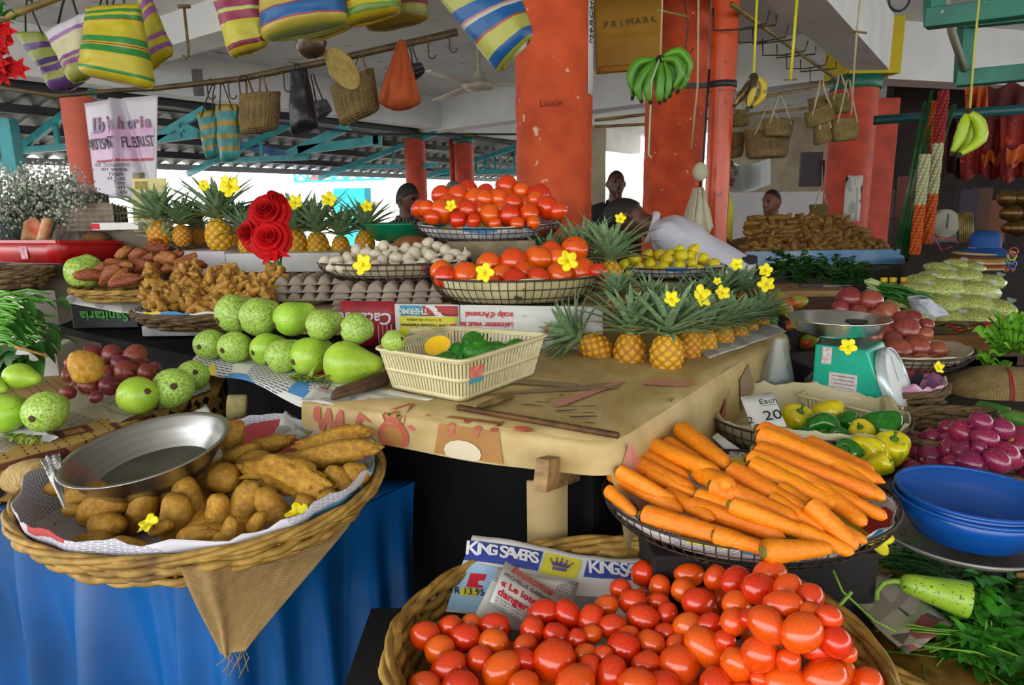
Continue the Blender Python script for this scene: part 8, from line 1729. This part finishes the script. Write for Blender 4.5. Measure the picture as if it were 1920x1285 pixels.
for i, (x, y, a_, lb) in enumerate(((1860, 768, -15, 'dark green cucumber below the burlap sack'), (1905, 785, -10, 'second cucumber at the right edge below the sack'))):
    p0, p1 = onz(x - 30, y - 6, RZ + .03), onz(x + 35, y + 10, RZ + .03); g = MB(); g.tube([p0, p0.lerp(p1, .1), p0.lerp(p1, .5), p0.lerp(p1, .9), p1], [.008, .019, .021, .019, .008], 12); tag(g.build('cucumber', mat('cucumber_skin', '2a5f1a', '5a8a2e', scale=12, rough=.4)), lb, 'cucumber')
SKINS = [mat('brown_skin', '5a3524', '4a2a1c', scale=6, rough=.5), mat('mid_brown_skin', '7a4c34', '683e2a', scale=6, rough=.5)]
m_hair = mat('black_hair', '0c0a0a', '171414', scale=40, rough=.7); m_eye = mat('dark_eye', '0a0706', rough=.3)
def remesh(b, mats, vox, it=3, rule=None):
    o = b.build('tmp', mats); md = o.modifiers.new('r', 'REMESH'); md.mode = 'VOXEL'; md.voxel_size = vox; md.use_smooth_shade = True; sm_ = o.modifiers.new('s', 'SMOOTH'); sm_.iterations = it; sm_.factor = .5
    bpy.context.view_layer.update(); me = bpy.data.meshes.new_from_object(o.evaluated_get(bpy.context.evaluated_depsgraph_get())); old = o.data; bpy.data.objects.remove(o); bpy.data.meshes.remove(old)
    me.materials.clear(); [me.materials.append(m_) for m_ in mats]
    for p in me.polygons:
        p.use_smooth = True; p.material_index = rule(p.center) if rule else 0
    return me
def person(px, py, Y, face, label, skin, shirt, trousers, hair='short', bend=0, armL=None, armR=None, cap=None, collar=True, build=1.0, headtilt=0, vis=True):
    h = at(px, py, Y); Hh = h.z if not bend else 1.52; H = Hh + .11; f = V((sin(face), cos(face), 0)); r_ = V((f.y, -f.x, 0)); hipz = .52 * H
    def T(p, up=True):      # person space: x right, y forward, z up
        p = V(p)
        if up and bend: q = p - V((0, 0, hipz)); q = Matrix.Rotation(-bend, 3, 'X') @ q; p = q + V((0, 0, hipz))
        return p
    def Wd(p): return r_ * p.x + f * p.y + V((0, 0, p.z))
    hc_ = T((0, .02, Hh)); base = V((h.x, h.y, h.z - hc_.z if bend else 0)) - Wd(V((hc_.x, hc_.y, 0)))
    e = empty('person', base, label, 'person')
    sh = Hh - .232; w = .185 * build
    aR = armR or [(w + .03, .0, sh - .28), (w + .0, .16, sh - .44)]; aL = armL or [(-w - .03, .0, sh - .28), (-w, .16, sh - .44)]
    J = lambda *q: [Wd(T(p)) for p in q]
    def torso(b, k, arms=True, short=False):
        pts = [(0, 0, hipz - .06), (0, 0, hipz + .08), (0, .0, hipz + .24), (0, -.01, sh - .12), (0, -.01, sh + .0), (0, 0, sh + .075)]; rr = [.15, .155, .15, .165, .14, .055]
        P_ = J(*pts); n_ = 20; vs = []
        prev = [(T(p), r0) for p, r0 in zip(pts, rr)]
        def fn(a_, v):
            i = min(int(v * (len(pts) - 1)), len(pts) - 2); t = v * (len(pts) - 1) - i; t = t * t * (3 - 2 * t); c_ = V(pts[i]).lerp(V(pts[i + 1]), t); r0 = rr[i] + (rr[i + 1] - rr[i]) * t; wide = (1.12 + .22 * min(1, v * 1.6)) * build if v < .82 else 1.34 * build - 1.0 * (v - .82)
            return Wd(T(c_ + V((r0 * k * wide * cos(2 * PI * a_), r0 * k * .74 * sin(2 * PI * a_), 0))))
        b.grid(fn, 24, 20, cu=True, caps=True)
        for side, arm in ((1, aR), (-1, aL)):
            s0, el, wr = (side * (w - .015), -.005, sh - .0), arm[0], arm[1]; b.tube(J((side * .09, 0, sh + .015), s0, (side * w * 1.04, 0, sh - .07)), [.07 * k, .068 * k, .06 * k], 12)
            if short: m_ = tuple(s0[i] + (el[i] - s0[i]) * .72 for i in range(3)); b.tube(J(s0, m_), [.064 * k, .062 * k], 12)
            elif arms: b.tube(J(s0, el), [.058 * k, .046 * k], 12); b.tube(J(el, wr), [.046 * k, .031 * k], 12); b.ball(J(el)[0], .046 * k, 10, 8)
    b = MB(); torso(b, .94)
    for side, arm in ((1, aR), (-1, aL)):      # hands: palm, four unequal fingers, thumb from the palm's side
        wr, el = V(arm[1]), V(arm[0]); d = (wr - el).normalized(); sd = V((0, 0, 1)).cross(d); sd = sd.normalized() if sd.length > .1 else V((1, 0, 0)); up = d.cross(sd)
        b.tube(J(wr - d * .01, wr + d * .05, wr + d * .09), [.030, .036, .034], 10, flat=.5)
        for k_, ln in enumerate((.062, .074, .07, .055)): q0 = wr + d * .085 + sd * (.024 - .016 * k_); b.tube(J(q0, q0 + d * ln * .5 - up * .008, q0 + d * ln - up * .026), [.0095, .009, .0075], 7)
        q0 = wr + d * .03 + sd * side * -.026; b.tube(J(q0, q0 + d * .03 + sd * side * -.022, q0 + d * .06 + sd * side * -.026 - up * .012), [.012, .0105, .008], 7)
    for s_ in (1, -1): b.tube([Wd(V(p)) for p in ((s_ * .085, 0, hipz), (s_ * .09, .02, .28 * H), (s_ * .095, -.01, .055 * H))], [.085, .058, .042], 12); b.tube([Wd(V(p)) for p in ((s_ * .095, -.05, .035), (s_ * .10, .08, .03), (s_ * .10, .16, .022))], [.035, .038, .024], 10)
    b.tube(J((0, -.005, sh + .03), (0, .01, Hh - .07)), [.062, .056], 12)
    tl_ = Matrix.Rotation(-headtilt, 3, 'X')
    def hp(p): return Wd(T(V((0, .02, Hh)) + (tl_ @ V(p))))
    def head(u, v):
        th, ph = 2 * PI * u, PI * v; x, y, z = cos(th) * sin(ph), sin(th) * sin(ph), -cos(ph); rx, ry, rz = .074, .094, .118
        if z < -.1: rx *= 1 - .30 * (-z - .1); ry *= 1 - .12 * (-z)
        q = V((x * rx, y * ry + (.012 if z < -.3 and y > 0 else 0), z * rz))
        if y > .6 and -.05 < z < .16: q.y -= .008 * (1 if abs(abs(q.x) - .032) < .018 else 0)
        return hp(q)
    b.grid(head, 28, 22, cu=True)
    b.tube([hp(V(p)) for p in ((0, .088, .03), (0, .103, -.005), (0, .110, -.028))], [.010, .013, .016], 8); b.ball(hp(V((.013, .098, -.03))), .009, 8, 6); b.ball(hp(V((-.013, .098, -.03))), .009, 8, 6)
    b.tube([hp(V(p)) for p in ((-.026, .086, -.062), (0, .098, -.060), (.026, .086, -.062))], [.006, .010, .006], 8); b.tube([hp(V(p)) for p in ((-.022, .084, -.074), (0, .095, -.075), (.022, .084, -.074))], [.006, .010, .006], 8)
    b.ball(hp(V((0, .078, -.105))), .022, 8, 6); b.tube([hp(V(p)) for p in ((-.05, .078, .034), (0, .094, .04), (.05, .078, .034))], [.007, .009, .007], 8)
    for s_ in (1, -1): b.tube([hp(V(p)) for p in ((s_ * .074, -.005, .025), (s_ * .082, -.012, .0), (s_ * .074, 0, -.028))], [.012, .016, .009], 8)
    ep = [hp(V((s_ * .031, .086, .012))) for s_ in (1, -1)]
    me = remesh(b, [skin, m_eye], .0088, 2, lambda c_: 1 if any((c_ - q).length < .0135 for q in ep) else 0)
    bo = bpy.data.objects.new('body', me); COL.objects.link(bo); bo.parent = e
    s = MB(); torso(s, 1.08, arms=False, short=True); so2 = bpy.data.objects.new('shirt', remesh(s, [shirt], .014, 3)); COL.objects.link(so2); so2.parent = e
    if collar: c2_ = MB(); c2_.tube([Wd(T(V((.07 * cos(a_), .075 * sin(a_) + .0, sh + .07 - .02 * sin(a_))))) for a_ in (2 * PI * i / 16 for i in range(16))], .014, 6, closed=True, flat=1.6); c2_.build('collar', shirt, e)
    t_ = MB()
    for s_ in (1, -1): t_.tube([Wd(V(p)) for p in ((s_ * .075, 0, hipz + .06), (s_ * .088, 0, hipz - .04), (s_ * .09, .02, .28 * H), (s_ * .095, -.01, .05))], [.10, .108, .078, .07], 12)
    t_.tube([Wd(V((0, 0, hipz + .10))), Wd(V((0, 0, hipz - .04)))], [.152, .15], 14, flat=.8); to_ = bpy.data.objects.new('trousers', remesh(t_, [trousers], .016, 3)); COL.objects.link(to_); to_.parent = e
    if cap:
        g = MB(); g.grid(lambda u, v: hp(V((.083 * cos(2 * PI * u) * sin(PI * .5 * v + .001), .103 * sin(2 * PI * u) * sin(PI * .5 * v + .001), .035 + .095 * cos(PI * .5 * v)))), 24, 8, cu=True); g.build('cap', cap, e, solid=.004)
    elif hair:
        lo_ = .5 if hair == 'short' else .40
        tq = Matrix.Rotation(rad(32), 3, 'X')
        def hf(u, v): d_ = tq @ V((cos(2 * PI * u) * sin(PI * lo_ * v + .001), sin(2 * PI * u) * sin(PI * lo_ * v + .001), cos(PI * lo_ * v))); return hp(V((d_.x * .0757, d_.y * .096, d_.z * .1200)))
        g = MB(); g.grid(hf, 28, 10, cu=True); g.build('hair', m_hair, e, solid=.002)
    return e
m_tr = mat('dark_trousers', '22242a', '191a1f', scale=8, rough=.8)
m_shs = mat('striped_dark_shirt', '23262b', '1a1c20', scale=4, rough=.8)
def pin(name, c1, c2, sc):
    m, nt, bs = nodes_of(name); L = nt.links.new; tc_ = N(nt, 'ShaderNodeTexCoord'); wv = N(nt, 'ShaderNodeTexWave', i_Scale=sc, bands_direction='X'); L(tc_.outputs['Object'], wv.inputs['Vector']); r = ramp(nt, [(.8, c1), (.88, c2)]); L(wv.outputs['Fac'], r.inputs[0]); L(r.outputs[0], bs.inputs['Base Color']); bs.inputs['Roughness'].default_value = .8; return m
person(764, 373, 5.2, rad(120), 'man in a dark shirt with white stripes looking to the side behind the pineapples', SKINS[0], pin('pinstripe_shirt', '23262b', '8a9096', 12), m_tr, headtilt=.25)
person(1155, 346, 6.0, rad(172), 'dark-clothed man standing behind the bent man beside the thick column', SKINS[0], mat('navy_shirt', '14161e', '1c1e28', scale=6, rough=.8), m_tr, hair='low')
pm = person(1172, 405, 3.75, rad(-82), 'man in a white shirt bending forward behind the lemons', SKINS[0], mat('white_shirt', 'cfcdd6', 'bfbdc8', scale=4, rough=.8, bump=.4, bscale=5), m_tr, bend=rad(60), headtilt=.3, build=1.12, armR=[(.2, .15, 1.0), (.18, .42, .98)], armL=[(-.2, .15, 1.0), (-.18, .42, .98)])
boxy('wooden_step', (pm.location.x - .35, pm.location.y - .25), (pm.location.x + .35, pm.location.y - .25), .5, 0, pm.location.z + .01, m_wood_d, 'wooden step on which the man in the white shirt stands', 'step')
person(1356, 322, 5.75, rad(108), 'person in a yellow shirt mostly hidden behind the orange downpipe', SKINS[0], mat('yellow_shirt', 'd0c80a', 'bdb408', scale=4, rough=.7), m_tr)
person(1447, 380, 6.3, rad(-120), 'man in a pale lilac shirt looking sideways behind the potato heap', SKINS[1], mat('lilac_shirt', 'a8a4bc', '9894ac', scale=5, rough=.8), m_tr, hair='low', headtilt=.1)
person(850, 362, 7.5, rad(160), 'person in a grey cap showing above the upper tomatoes', SKINS[0], m_shs, m_tr, cap=mat('grey_cap', '6a6c66', rough=.9))
person(876, 362, 8.2, rad(200), 'dark-haired person half hidden above the upper tomatoes beside the grey cap', SKINS[0], m_shs, m_tr)
